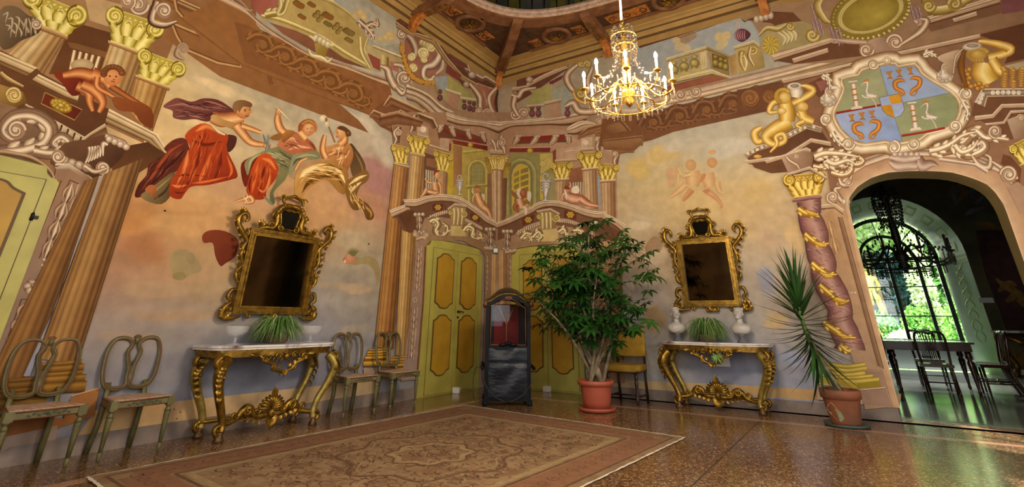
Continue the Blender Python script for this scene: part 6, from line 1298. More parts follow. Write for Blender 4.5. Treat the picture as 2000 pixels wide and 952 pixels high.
def tower(x,y):
    R.rib([(x-2,y),(x+14,y+95),(x+28,y+200)],[44,42,50],['8d7d70','d8cabc','efe6da','c4b4a4','84746a'],1);R.bands([(x-42,y-18),(x+36,y-26)],[(x-28,y+6),(x+26,y-2)],[(0,'f0e8dc'),(.5,'b8a898'),(1,'84746a')]);R.poly([(x-12,y+200),(x+64,y+188),(x+80,y+208),(x-20,y+222)],'d8cabc')
    for k in range(3): R.rib([(x-20+k*8,y+52+k*46),(x+28+k*8,y+44+k*46)],13,['c4843c','8d5420'],1)
def bird(x,y):
    R.rib([(x-50,y+10),(x-20,y-14),(x+4,y-20),(x+6,y+20),(x+0,y+60),(x+30,y+90),(x+80,y+110)],[3,8,26,16,24,46,10],['84746c','d8ccc2','f2ece4','c4b6ac','7d6d66'],5);R.rib([(x+0,y+80),(x+40,y+95),(x+90,y+95)],[30,44,6],['a8988e','efe6de','b8a89e'])
    R.line([(x+45,y+115),(x+70,y+150),(x+84,y+190)],8,'cdbcb2',3);R.rib([(x+20,y+110),(x-20,y+105),(x-40,y+88)],[10,10,16],['c4b4aa','efe6de']);R.poly([(x-28,y-48),(x-10,y-36),(x-4,y-52),(x+10,y-40),(x+24,y-54),(x+16,y-26),(x-20,y-24)],'b8782c')
def fish(x,y,m):
    R.rib([(x-m*20,y+14),(x+m*10,y-4),(x+m*34,y+30),(x+m*10,y+80),(x-m*10,y+110),(x+m*10,y+140)],[8,36,44,36,22,10],['7d4a18','b8762c','d89a48','b87830','74451a'],5);R.rib([(x+m*0,y+140),(x+m*34,y+140),(x+m*50,y+112)],[12,14,8],['8d5420','c8883c','8d5420'])
    for dx in (-12,4,16): R.rib([(x+m*50,y+118),(x+m*(50+dx),y+88)],[12,4],['8d5420','c8883c'],1)
    R.line([(x-m*20,y+12),(x-m*52,y+18)],8,'94602a')
def lily(x,y):
    R.rib([(x,y-34),(x+6,y),(x+10,y+32)],[26,20,16],['84501c','cd8f40','84501c'],1)
    for e in (-1,1): R.rib([(x+e*6,y-4),(x+e*16,y-22),(x+e*28,y-32)],[8,14,4],['84501c','cd8f40'],3);R.rib([(x+8,y+22),(x+8+e*14,y+24),(x+8+e*24,y+34)],[8,12,4],['84501c','b8782c'],3)
tower(288,280);bird(400,290);tower(785,460);bird(905,470)
for x,y in ((590,210),(672,195),(765,175),(272,572),(358,555),(445,540)): lily(x,y)
for bx,by in ((745,250),(400,615)):
    for m in (-1,1):
        R.rib([(bx+m*-0+m*(-28)+m*60-m*60-m*0,by+10)],1,'b8762c') if False else None
        R.rib([(bx+m*18,by+8+(-m)*10),(bx+m*55,by-8-m*10),(bx+m*112-m*8,by+10-m*12),(bx+m*95,by+60-m*10),(bx+m*45,by+92-m*4),(bx+m*40-m*18,by+125)],[8,34,42,40,34,14],['74451a','b8762c','d89a48','b87830','74451a'],5)
        R.rib([(bx+m*22,by+125),(bx+m*55,by+130),(bx+m*78,by+100)],[14,14,8],['8d5420','c8883c','8d5420'])
        for dx in (-14,2,16): R.rib([(bx+m*76,by+108),(bx+m*(78+dx),by+76)],[12,4],['8d5420','c8883c'],1)
R.begin('painted_scrollwork')
for (x,y,r,a,t) in ((455,120,44,0,1.2),(575,90,34,PI,1.2),(60,580,50,PI/2,1.4),(245,790,54,0,1.4),(630,820,56,-PI/2,1.4),(800,790,50,PI,-1.4),(1145,640,54,PI/2,-1.4),(1240,370,54,PI,1.4)): R.ell((x,y),r*.9,r*.85,'84664c','b8a084');R.scroll((x,y),r,a,t,r*.5,['5d4430','a88e70','e6d8c0','f4ecdc','b8a084','6d5038'])
for (x,y) in ((80,420),(1060,220)):
    for i in range(9): a=i*.7;R.ell((x+46*math.cos(a),y+34*math.sin(a)),30,28,'94806e','f2ebe0')
    R.ell((x,y),44,34,'a8967f','f2ebe0');R.rib([(x-20,y-20),(x-10,y-90),(x+60,y-110),(x+90,y-90)],[30,40,36,10],['84705c','d8ccba','f4eee4','b0a08c']);R.scroll((x+10,y-70),30,0,1.2,16,SP)
for P in ([(110,690),(150,760),(220,820)],[(1210,440),(1250,520),(1230,600)],[(880,40),(930,20),(990,60)],[(30,210),(80,240),(90,330)]): R.acanthus(P,26,('6d543f','a8927a','dccdb8','f4ecdc'),0,6)
for P in ([(-40,900),(40,870),(140,870),(230,880),(330,900)],[(60,930),(130,960),(240,930),(300,960)],[(930,850),(1020,830),(1110,790),(1210,720),(1320,690)],[(1140,800),(1200,860),(1290,830),(1340,760)]): R.acanthus(P,44,('6d4f38','a88c6c','dcc8a8','f4e8d2'),0,9)
R.rib([(590,900),(650,900),(720,910),(800,900),(850,900)],[30,80,90,80,30],['6d5446','a88e80','d8c6ba','94786a'])
for i in range(5): R.ell((640+i*46,880),26,24,'94786a','e0d0c4')
# ---- golden figures holding up the vases
R.view(1480,140,3.6615);R.begin('painted_satyr')
GK=('8d6422','bc9238','e2c268','f2e0a0','d2ac50','94692a')
R.limb([(30,400),(-20,440),(0,500),(60,480)],[30,60,60,30],GK);R.limb([(230,360),(130,410),(60,470),(110,520),(190,500),(180,450),(130,470),(140,520),(90,580)],[110,100,80,50,44,40,36,30,14],GK)
R.limb([(200,220),(210,290),(210,360)],[110,120,110],GK);R.limb([(180,210),(110,230),(85,290),(140,290)],[44,44,40,24],GK);R.limb([(250,230),(330,190),(395,140),(350,110),(310,105)],[50,54,56,40,20],GK)
R.ell((195,190),44,46,'bc9238','f0dc98');
for i in range(14): a=PI*.7+i*.25;R.ell((185+50*math.cos(a),180+46*math.sin(a)),18,16,'a07828','e2c868')
R.ell((175,285),34,24,'c49c40','f4e4a8');R.limb([(310,270),(330,330),(400,360)],[70,76,50],GK);R.ell((320,255),42,36,'bc9238','f0dc98');R.limb([(290,320),(280,300)],[26,16],GK);R.limb([(330,360),(280,385),(320,410)],[40,34,12],GK)
R.rib([(275,190),(280,150),(270,110)],[70,100,80],['a89a88','e6dccc','f4eee4','c4b6a4','84766a']);R.ell((262,108),52,26,'c4b8a8','f4eee4',rot=-.1);R.ell((265,106),32,14,'84766a','b0a494');R.ell((0,610),30,14,'bc8a34','e2c268')
R.view(1780,60,2.8);R.begin('painted_satyr')
R.limb([(410,180),(400,230),(430,290)],[130,150,120],GK);R.limb([(420,150),(500,130),(540,105),(480,80),(400,65),(365,62)],[50,50,56,46,34,18],GK);R.limb([(440,160),(480,220),(520,240)],[60,60,40],GK)
for i in range(34): x,y=300+(i*53) % 150,205+(i*31) % 120;(R.ell((x-20,y),16,13,'8d5c1c','d8ac54') if x < 345 or y > 290 else None)
for i in range(40): x,y=500+(i*47) % 140,210+(i*29) % 100;R.ell((x,y),16,12,'8d5c1c','e0bc6c')
for i in range(16): a=PI*.4+i*.3;R.ell((365+52*math.cos(a),135+32*math.sin(a)),18,14,'947032','d8bc6c')
R.ell((365,135),46,28,'a8853c','d2b464');R.ell((330,90),54,22,'a89a88','f4eee4',rot=-.1);R.ell((332,86),34,11,'84766a','b0a494');R.rib([(290,110),(270,200),(300,320)],[10,40,20],['5f3d2a','8d5c1c','5f3d2a'])
R.poly([(140,150),(250,110),(270,130),(235,200),(225,250),(190,230),(185,190)],'c9b49c',((150,150),(240,230),'94785f'),3);R.rib([(280,105),(240,150),(228,240)],[8,14,8],SP)
# ---- twisted column with gilt vine
R.view(1500,320,3.967);R.begin('painted_twisted_column')
MB_=['5f3c3c','8d6460','b8948c','a87e78','84585a','4f3034']
pts=[(315,285),(325,340),(318,400),(345,480),(375,560),(380,640),(400,700),(430,780),(430,860),(470,940),(520,1030),(560,1130),(560,1220),(600,1320),(640,1400),(640,1440)]
wid=[190,175,170,200,195,180,205,205,190,215,215,190,200,215,190,260]
R.rib(pts,wid,MB_,6)
rr=random.Random(5)
for i in range(150):
    k=rr.uniform(0,14.5);j=int(k);p=np.array(pts[j])*(1-(k-j))+np.array(pts[j+1])*(k-j);x=p[0]+rr.uniform(-.42,.42)*wid[j];y=p[1]
    R.rib([(x-rr.uniform(8,26),y-rr.uniform(-4,10)),(x,y+rr.uniform(-8,8)),(x+rr.uniform(8,26),y+rr.uniform(0,16))],[1,rr.uniform(2,5),1],rr.choice(['5d3034','c09a94','94625c','b8806c','4a262c']),3)
VN=('6d4a14','a87c28','d8b04c','f0d888')
for P in ([(235,350),(290,385),(350,400),(400,415)],[(285,545),(340,590),(400,630),(470,620)],[(340,770),(400,820),(470,860),(535,860)],[(400,940),(470,1000),(560,1080),(630,1060)],[(430,1230),(520,1290),(600,1340),(680,1350)],[(560,1400),(600,1440),(640,1460)]):
    R.acanthus(P,30,VN,0,4)
for x,y in ((340,390),(405,630),(455,870),(560,1060),(590,1340)): R.rib([(x-50,y-24),(x,y),(x+50,y+10)],[10,50,8],['6d4a14','e2c060','c89c3c','8d6820'])
R.bands([(190,280),(300,255),(415,250)],[(192,300),(300,285),(415,272)],[(0,'b08a88'),(.4,'9a706e'),(1,'5d3638')])
R.begin('painted_capital');R.capital([(110,100),(440,70),(400,240),(200,265)],('5a4010','9c7a24','cda83c','f2dc84'),leaves=4);mould(R,[(150,80),(325,25),(450,105)],[(155,100),(325,55),(440,120)])
R.view(1540,540,3.6625);R.begin('painted_column_base')
for (y0,y1,x0,x1,c) in ((612,645,275,545,0),(638,675,268,556,1),(668,712,285,545,0),(695,725,235,600,1),(715,760,225,645,0)):
    R.bands([(x0,y0-6),((x0+x1)/2,y0+18),(x1,y0)],[(x0-4,y1),((x0+x1)/2,y1+16),(x1+4,y1+4)],[(0,'6d5a1c'),(.1,'a08a34'),(.4,'d2be64'),(.8,'b09a3c'),(1,'7d6a24')],3)
R.poly([(225,715),(490,765),(490,808),(228,770)],'c2aa48',((230,740),(490,780),'b09a3c'));R.poly([(490,765),(650,745),(668,790),(490,808)],'94802c')
R.poly([(205,765),(510,820),(690,795),(740,930),(530,915),(505,850),(205,830)],'9a7e70');R.rib([(205,768),(510,815),(690,798)],12,['efe2d2','a8907e','5d4438'],1);R.poly([(205,790),(505,830),(530,915),(205,880)],'b8a494')
# ---- faded cherubs in the clouds
R.view(1220,280,4.327);R.begin('painted_cherub')
FD=('b8946a','c49e74','cfae84','d6b88e','c8a478','bc946c')
R.poly([(350,215),(440,210),(470,240),(440,340),(370,380),(360,300)],'c9a684',((360,220),(440,360),'c2a47c'),3)
R.ell((560,185),46,48,'bc9468','cba87c');R.ell((740,165),44,44,'bc9060','c49c70');R.limb([(570,240),(580,300),(570,360)],[120,140,110],FD);R.limb([(700,250),(710,310),(720,370)],[110,120,90],FD);R.limb([(560,260),(500,280),(460,260)],[40,36,20],FD);R.limb([(520,350),(450,410),(380,460)],[60,50,24],FD);R.limb([(570,390),(530,440),(490,490)],[56,48,24],('b08058','bc8a62','c89a72','bc8a62'));R.limb([(690,400),(760,450),(820,520),(805,555)],[60,44,26,12],('b88c66','c89e78','bc8a68'));R.limb([(780,330),(800,400),(830,420)],[60,44,20],FD);R.limb([(680,260),(660,300),(640,330)],[20,26,14],('b87a58','c48c68','b07450'));R.ell((740,75),34,22,'c4a276');R.ell((690,405),28,16,'b57858','c08a68')
R.line([(450,210),(480,260),(560,270)],8,'d8c494',4);R.line([(455,260),(450,330)],8,'dcc488',3)
R.begin('painted_stain')
R.poly([(200,830),(240,790),(290,800),(320,870),(290,920),(230,910),(190,940),(170,880)],'a08468',((200,820),(300,920),'ab9278'),3);R.poly([(10,580),(90,600),(260,640),(270,660),(120,640)],'c4b49c',None,2)
R.flush()
# ------------------------------------------------------------------ furniture
mat('green_wood','5a532e',.45,col2='6d6640',nscale=12,bump=.1,bscale=30);mat('rust_line','6b3d20',.5);mat('leaf_paint','3a3f26',.6);mat('rush','a07c5c',.85,col2='c4a892',nscale=5,stretch=(12,1,1),bump=.2,bscale=40)
mat('gilt','a37c2a',.34,metal=.75,col2='5a4014',nscale=16,detail=5,ramp=(.3,.7),bump=.15,bscale=50)
mat('gilt_green','a89248',.4,metal=.5,col2='7d6424',nscale=14,bump=.15,bscale=40)
mat('hoof','6d4c26',.45,metal=.4,col2='33200f',nscale=30)
def marble():
    m=mat('marble','d8cfc6',.15,col2='6d4a4a',nscale=5,detail=9,ramp=(.5,.66));return m
marble();mat('mirror_glass','62543e',.07,metal=1.,col2='3a3024',nscale=3,detail=6,ramp=(.3,.7));mat('dark_glass','12120f',.08,metal=.6)
P2=lambda a: Matrix.Rotation(a,3,'Z')
def sq(p,q,w0,w1,mb,n=4):
    """square-section bar between two points"""
    mb.tube([p,q],[w0,w1],n)
def green_chair():
    t=thing('side_chair','','chair');gw=MATS['green_wood']
    fw,bw,fy,by,sz=.235,.16,-.18,.17,.43
    mb=MB();o=[(-fw-.02,fy-.02),(fw+.02,fy-.02),(bw+.02,by+.01),(-bw-.02,by+.01)]
    mb.prism(o,.055,lambda x,y,d: (x,y,sz-.045+d));mb.build('seat_rail',gw,t,False)
    for p in ([(x*1.012,y*1.012) for x,y in o],):
        MB().tube([(*q,sz+.008) for q in p],.007,5,closed=True).build('seat_edging',MATS['rust_line'],t);MB().tube([(*q,sz-.042) for q in p],.005,5,closed=True).build('seat_edging',MATS['rust_line'],t)
    MB().prism([(x*.95,y*.95) for x,y in o],.012,lambda x,y,d: (x,y,sz+.008+d)).build('rush_seat',MATS['rush'],t,False)
    mb=MB()
    for k in range(9): u=-.13+k*.032;mb.leaf((u,fy-.021,sz-.02),(u+.03,fy-.023,sz-.02+(.014 if k % 2 else -.012)),.008,(0,-1,0),.1,3)
    mb.ball((0,fy-.02,sz-.018),(.014,.006,.012));mb.build('painted_garland',MATS['leaf_paint'],t)
    for s in (-1,1):
        lg=MB().box((s*fw,fy,sz-.02),(.06,.055,.07));lg.lathe([(.026,0),(.03,-.012),(.018,-.022),(.016,-.03),(.024,-.042),(.028,-.06)],(s*fw,fy,sz-.05),10)
        lg.lathe([(.026,-.06),(.026,-.08),(.015,-.31)],(s*fw,fy,sz-.05),8,wob=lambda a,i: .1*math.cos(4*a));lg.lathe([(.011,-.31),(.018,-.32),(.018,-.34),(.011,-.381)],(s*fw,fy,sz-.05),8);lg.build('leg',gw,t)
        bl=MB().tube([(s*(bw+.01),by+.05,0),(s*bw,by+.005,.22),(s*bw,by,sz),(s*(bw-.005),by+.03,.56)],[.026,.026,.026,.022],4);bl.build('leg',gw,t)
    yb=lambda z: by+.0+(z-.45)*.14
    for s in (-1,1):
        lp=[(.02,.525),(.10,.505),(.18,.525),(.222,.60),(.235,.72),(.228,.83),(.19,.915),(.12,.935),(.055,.915),(.028,.87),(.055,.815),(.045,.76),(.022,.68),(.02,.60)]
        q=crom([np.array((s*x,yb(z),z)) for x,z in lp],4,True);MB().tube(q,.020,6,flat=.9,up=(0,1,0),closed=True).build('back_oval',gw,t)
        q2=[p+np.array((0,-.018,0)) for p in q];MB().tube([(p[0]*.985,p[1],.72+(p[2]-.72)*.975) for p in q2],.006,4,closed=True).build('back_edging',MATS['rust_line'],t)
    mb=MB().tube([(0,yb(.5),.52),(0,yb(.6),.6),(0,yb(.69),.69)],[.022,.018,.012],6,flat=.7);mb.build('splat',gw,t);MB().tube([(0,yb(.9),.94),(0,yb(.86),.885)],[.025,.018],6).build('crest_block',gw,t)
    mb=MB()
    for k in range(5): a=.5+k*.53;mb.tube([(0,yb(.93),.93),(.034*math.cos(a),yb(.95)-.012,.935+.026*math.sin(a))],[.006,.009],5)
    mb.build('shell_crest',MATS['rust_line'],t)
    return t
ch=green_chair();CH=[(.245,-6.84,'first green painted chair beside the yellow door, before the painted columns'),(.245,-6.155,'green painted chair with rush seat between marble console and the painted columns'),(.335,-3.635,'green painted double-oval chair right beside the marble console'),(.33,-2.865,'green painted double-oval chair next to the yellow double door')]
for i,(x,y,lb) in enumerate(CH):
    c=ch if i == 0 else copy_tree(ch);c.location=(x,y,0);c.rotation_euler=(0,0,PI/2+(.0,.03,-.08,-.03)[i]);c['label']=lb;c['group']='green painted chairs along the wall'
# ---- consoles
def scr(mb,c,r,a0,turns,w,y,n=20,tail=None,fl=1.):
    q=spiral(c,r,r*.2,a0,turns,n);q=(tail or [])+q;mb.tube([(x,y,z) for x,z in q],[w*.8]+[w]*3+[w*.75,w*.5],6,flat=fl,up=(0,1,0));mb.ball((q[-1][0],y-.005,q[-1][1]),w*.75,8,5)
def console(label,loc,rz):
    t=thing('console_table',label,'table',loc,rz);g=MATS['gilt'];H=.86;W=.78
    top=[(-W,.24),(-W,.05),(-W+.02,-.12),(-W+.12,-.23),(-W+.26,-.26),(-.3,-.27),(0,-.31),(.3,-.27),(W-.26,-.26),(W-.12,-.23),(W-.02,-.12),(W,.05),(W,.24)]
    top=[tuple(p) for p in crom(top,4)];mb=MB()
    mb.prism(top,.016,lambda x,y,d: (x*.985,y*.98,H-.045+d));mb.prism(top,.022,lambda x,y,d: (x,y,H-.025+d));mb.build('marble_top',MATS['marble'],t,False)
    for z0,h,k in ((H-.115,.05,.93),(H-.068,.024,.955)): MB().prism(top,h,lambda x,y,d: (x*k,y*k+.01,z0+d)).build('apron',g,t,False)
    for sx in (-1,1):
        for sy in (-1,1):
            y0=-.2 if sy < 0 else .17;yk=-.07 if sy < 0 else .0;X=.66
            P=crom([np.array(p) for p in ((sx*(X-.04),y0+yk*.3,H-.13),(sx*(X+.02),y0+yk*.8,H-.2),(sx*(X+.045),y0+yk,H-.28),(sx*(X+.0),y0+yk*.6,H-.42),(sx*(X-.09),y0,H-.6),(sx*(X-.13),y0,H-.72),(sx*(X-.12),y0+yk*.1,H-.78))],5)
            lg=MB().tube(P,[.052,.055,.06,.05,.04,.036,.034,.04],8,flat=1.,up=(0,1,0)).build('leg',MATS['gilt'] if (sy < 0 and sx < 0) else MATS['gilt_green'],t)
            sc=MB();pl=(lambda x,z: (x,y0+yk*.4,z));q=spiral((sx*(X+.03),H-.165),.062,.012,PI/2,-sx*1.4,18,pl);sc.tube(q,[.026,.026,.022,.014],6,flat=1.8,up=(0,1,0));sc.build('scroll',g,lg);sc=MB();q=spiral((sx*(X-.1),H-.755),.05,.01,-PI/2,sx*1.4,16,lambda x,z: (x,y0,z));sc.tube(q,[.022,.02,.012],6,flat=1.6,up=(0,1,0));sc.build('scroll',g,lg)
            lv=MB()
            for k in range(7): p=Vector(P[4+k*2]);lv.leaf(p+Vector((sx*.02,-.045,.02)),p+Vector((sx*.03,-.055,-.06)),.028,(sx*.5,-1,0),.35,4)
            for k in range(2): lv.ball((sx*(X+.02+.02*k),y0+yk-.05,H-.285),.016)
            lv.build('carved_leaf',g,lg)
            MB().lathe([(.034,.085),(.028,.06),(.036,.045),(.048,.012),(.044,0)],(sx*(X-.115),y0-.01,0),9,wob=lambda a,i: .12*math.cos(2*a)).build('hoof_foot',MATS['hoof'],lg)
    ad=MB();y=-.275
    for s in (-1,1):
        ad.tube(crom([(s*.30,y+.02,H-.10),(s*.24,y,H-.16),(s*.16,y,H-.19),(s*.10,y,H-.25),(0,y,H-.285)],5),[.012,.022,.018,.02,.014],6);scr(ad,(s*.24,H-.135),.04,0,s*1.3,.013,y-.005);scr(ad,(s*.12,H-.23),.035,PI/2,-s*1.3,.012,y-.005);scr(ad,(s*.10,H-.11),.035,0,s*1.2,.012,y-.01)
        for k in range(4): ad.tube([(s*(.02+.05*k),y,H-.10),(s*(.07+.05*k)*.9,y,H-.2+.012*k)],.006,5);ad.leaf((s*(.05+.06*k),y,H-.2+.02*k),(s*(.08+.07*k),y-.01,H-.235+.03*k),.02,(0,-1,0),.3,4)
        ad.leaf((s*.02,y,H-.26),(s*.05,y,H-.315),.022,(0,-1,0),.3,4);ad.leaf((s*.3,y+.02,H-.1),(s*.42,y+.02,H-.09),.02,(0,-1,0),.2,5,lobes=3)
    ad.leaf((0,y,H-.25),(0,y-.01,H-.335),.028,(0,-1,0),.3,5);ao=ad.build('apron_ornament',g,t)
    mk=MB().ball((0,y-.02,H-.125),(.03,.025,.04),10,8);mk.ball((0,y-.047,H-.125),(.007,.01,.012));mk.tube([(-.03,y-.01,H-.09),(0,y-.02,H-.08),(.03,y-.01,H-.09)],.012,6);mk.build('mask',g,ao)
    st=MB();y=-.15
    for s in (-1,1):
        st.tube(crom([(s*.55,-.19,.135),(s*.46,y-.02,.145),(s*.37,y,.17),(s*.31,y,.24),(s*.26,y,.265),(s*.21,y,.24),(s*.17,y,.18),(s*.08,y,.165),(0,y,.17)],5),[.024,.026,.03,.034,.03,.03,.032,.034,.03],7);scr(st,(s*.26,.235),.05,PI/2,-s*1.4,.018,y-.02);scr(st,(s*.15,.22),.04,PI/2,s*1.3,.016,y-.02);scr(st,(s*.40,.20),.04,0,s*1.2,.014,y-.02)
        st.tube(crom([(s*.55,.16,.135),(s*.3,.05,.15),(0,y+.03,.18)],5),.022,6)
        for k in range(5): st.leaf((s*(.12+.06*k),y-.01,.15+.01*k),(s*(.14+.065*k),y-.02,.085+.02*k),.024,(0,-1,0),.3,4)
    so=st.build('stretcher',g,t);sh=MB()
    for k in range(11):
        a=PI*(.02+.096*k);sh.tube([(0,y-.03,.22),(.09*math.cos(a),y-.05,.23+.09*math.sin(a)),(.155*math.cos(a),y-.02,.235+.125*math.sin(a))],[.008,.02,.012],6)
    sh.leaf((0,y-.03,.32),(0,y-.03,.45),.04,(0,-1,0),.15,5,lobes=2);sh.build('shell',g,so)
    mk=MB().ball((0,y-.05,.185),(.04,.035,.05),10,8);mk.ball((0,y-.085,.185),(.009,.014,.018))
    for k in range(9): a=PI+.35+k*.305;mk.leaf((.025*math.cos(a),y-.045,.165+.03*math.sin(a)),(.09*math.cos(a),y-.05,.16+.135*math.sin(a)),.022,(0,-1,0),.25,5)
    for s in (-1,1): mk.ball((s*.016,y-.08,.195),.007)
    mk.build('mask',g,so)
    return t
console('gilt console table with veined marble top, glass bowls standing on it',(.3,-4.87,0),PI/2);console('gilt console table with veined marble top, white busts standing on it',(4.17,-.3,0),0)
# ---- mirrors
def mirror(label,loc,rz,w,h,tilt):
    t=thing('wall_mirror',label,'mirror',loc,rz);t.rotation_euler=(tilt,0,rz);g=MATS['gilt']
    hw,hh=w/2,h/2
    def fr(a,b,y,th):
        mb=MB()
        for p in ([(-hw+a,-hh+a),(hw-a,-hh+a),(hw-b,-hh+b),(-hw+b,-hh+b)],[(hw-a,-hh+a),(hw-a,hh-a),(hw-b,hh-b),(hw-b,-hh+b)],[(hw-a,hh-a),(-hw+a,hh-a),(-hw+b,hh-b),(hw-b,hh-b)],[(-hw+a,hh-a),(-hw+a,-hh+a),(-hw+b,-hh+b),(-hw+b,hh-b)]): mb.prism(p,th,lambda x,z,d: (x,y-d,z+hh))
        return mb
    f=fr(0,.035,-.01,.05).build('frame',g,t,False);fr(.03,.07,-.01,.03).build('frame_slope',g,f,False);fr(.065,.085,-.01,.045).build('inner_moulding',g,f,False)
    bd=MB()
    for k in range(int(w/.022)): x=-hw+.02+k*.022;bd.ball((x,-.062,h-.018),.008,6,4);bd.ball((x,-.062,.018),.008,6,4)
    for k in range(int(h/.022)): z=.02+k*.022;bd.ball((-hw+.018,-.062,z),.008,6,4);bd.ball((hw-.018,-.062,z),.008,6,4)
    bd.build('beading',g,f)
    MB().box((0,-.012,hh),(w-.15,.008,h-.15)).build('mirror_pane',MATS['mirror_glass'],t,False)
    for s in (-1,1):
        ear=MB();y=-.045
        ear.tube(crom([(s*(hw-.01),y,h*.55),(s*(hw+.05),y,h*.66),(s*(hw+.04),y,h*.78),(s*(hw+.02),y,h*.84),(s*(hw+.10),y,h*.93),(s*(hw+.17),y,h*1.02),(s*(hw+.17),y,h*1.12),(s*(hw+.10),y,h*1.16),(s*(hw+.06),y,h*1.10),(s*(hw+.09),y,h*1.06)],5),[.014,.026,.03,.026,.034,.036,.032,.028,.022,.014],6)
        scr(ear,(s*(hw+.05),h*.93),.045,PI/2,s*1.3,.016,y);scr(ear,(s*(hw+.04),h*.70),.04,-PI/2,s*1.3,.014,y)
        for k in range(9): z=h*(.45+.08*k);x=hw+(.03,.05,.06,.05,.07,.1,.14,.19,.2)[k];ear.leaf((s*x,y-.01,z),(s*(x+.05),y-.02,z+.045),.024,(0,-1,0),.3,4)
        for k in range(5): a=PI/2-s*(.9-.45*k);ear.leaf((s*(hw+.15),y,h*1.15),(s*(hw+.15)+.075*math.cos(a),y,h*1.15+.085*math.sin(a)),.02,(0,-1,0),.2,4)
        ear.tube(crom([(s*hw,y,h*.55),(s*(hw+.05),y,h*.48),(s*(hw+.05),y,h*.40),(s*hw,y,h*.34)],5),[.016,.024,.024,.014],6);scr(ear,(s*(hw+.02),h*.43),.035,0,s*1.2,.013,y)
        ear.build('side_scroll',g,t)
        ft=MB();ft.tube(crom([(s*(hw-.02),y,h*.26),(s*(hw+.06),y,h*.26),(s*(hw+.09),y,h*.18),(s*(hw+.04),y,h*.13),(s*(hw+.10),y,h*.07),(s*(hw+.12),y,-.02),(s*(hw+.04),y,-.05),(s*(hw-.1),y,-.03)],5),[.014,.024,.026,.02,.03,.034,.03,.014],6);scr(ft,(s*(hw+.06),.02),.05,0,s*1.3,.018,y)
        for k in range(7): a=k*.9;ft.leaf((s*(hw+.08),y,.01),(s*(hw+.08)+.085*math.cos(a),y-.01,.01+.085*math.sin(a)),.022,(0,-1,0),.3,4)
        ft.build('foot_scroll',g,t)
        cr=MB();cr.tube(crom([(s*hw*.80,y,h+.0),(s*hw*.62,y,h+.03),(s*hw*.42,y,h+.04),(s*hw*.36,y,h+.12),(s*hw*.38,y,h+.22),(s*hw*.30,y,h+.30),(s*hw*.12,y,h+.335),(0,y,h+.335)],5),[.018,.03,.034,.036,.034,.04,.036,.03],7);scr(cr,(s*hw*.5,h+.065),.05,-PI/2,-s*1.3,.018,y);scr(cr,(s*hw*.44,h+.2),.05,0,s*1.2,.018,y);scr(cr,(s*hw*.22,h+.05),.045,PI/2,-s*1.3,.016,y-.01)
        for k in range(4): a=PI/2+s*(.6-.4*k);cr.leaf((s*hw*.78,y,h+.02),(s*hw*.78+.09*math.cos(a),y,h+.02+.10*math.sin(a)),.024,(0,-1,0),.25,4)
        for k in range(6): cr.leaf((s*hw*(.40-.05*k),y-.01,h+.16+.03*k),(s*hw*(.52-.06*k),y-.03,h+.2+.035*k),.028,(0,-1,0),.3,4)
        cr.tube(crom([(s*hw*.2,y,h+.34),(s*hw*.3,y,h+.39),(s*hw*.24,y,h+.44),(s*hw*.1,y,h+.455),(0,y,h+.475)],5),[.014,.018,.018,.02,.026],6)
        for k in range(4): a=PI/2-s*(1.3-.5*k);cr.leaf((s*hw*.3,y,h+.43),(s*hw*.3+.07*math.cos(a),y,h+.43+.05*math.sin(a)),.018,(0,-1,0),.25,4)
        cr.build('crest_scroll',g,t)
    pz=h+.16;cart=[(-.10,-.10),(-.06,-.12),(0,-.12),(.06,-.12),(.10,-.10),(.125,0),(.14,.07),(.10,.12),(.04,.11),(0,.125),(-.04,.11),(-.10,.12),(-.14,.07),(-.125,0)]
    cq=[tuple(p) for p in crom(cart,3,True)];MB().prism(cq,.006,lambda x,z,d: (x,-.03-d,z+pz)).build('crest_mirror',MATS['dark_glass'],t,False);MB().tube([(x,-.042,z+pz) for x,z in cq],.014,6,closed=True).build('crest_frame',g,t);MB().prism([(x*1.15,z*1.2) for x,z in cq],.012,lambda x,z,d: (x,-.015-d,z+pz)).build('crest_back',g,t,False)
    bl=MB()
    for s in (-1,1): scr(bl,(s*.06,-.03),.05,PI/2,s*1.4,.016,-.04);bq=MB();scr(bq,(s*.28,-.02),.035,0,-s*1.3,.013,-.04);bq.build('bottom_scroll',g,t)
    for k in range(5): a=-PI/2+(k-2)*.45;bl.leaf((0,-.045,-.0),(.09*math.cos(a),-.05,.085*math.sin(a)),.022,(0,-1,0),.3,4)
    bl.build('bottom_ornament',g,t)
mirror('ornate gilt mirror above the console with glass bowls',(.035,-4.815,1.17),PI/2,.98,.96,math.radians(1.5));mirror('ornate gilt mirror above the console with white busts',(4.17,-.035,1.35),0,.86,1.03,math.radians(1.5))
# ---- glass bowls,plants,busts
mat('glass','e8ecea',.06,alpha=.14,spec=1.);mat('leaf_green','4f7a2c',.5,col2='7a9a4a',nscale=6);mat('leaf_stripe','a3b878',.5);mat('pot_dark','5a4a3c',.6,col2='6d5a48',nscale=8)
for i,(y,lb) in enumerate(((-5.33,'cut glass footed bowl next to the spider plant on the painted columns side'),(-4.37,'cut glass footed bowl next to the spider plant, on the yellow door side'))):
    b=thing('glass_bowl',lb,'bowl',(.3,y,.857),0,'glass bowls on the console')
    MB().lathe([(.065,.0),(.06,.008),(.018,.02),(.014,.05),(.022,.062),(.012,.075)],n=16).build('foot',MATS['glass'],b);MB().lathe([(.012,.075),(.07,.09),(.105,.125),(.12,.175),(.125,.185),(.117,.182),(.1,.13),(.066,.098),(.01,.085)],n=24,wob=lambda a,i: .02*math.cos(12*a) if 0 < i < 7 else 0).build('cup',MATS['glass'],b)
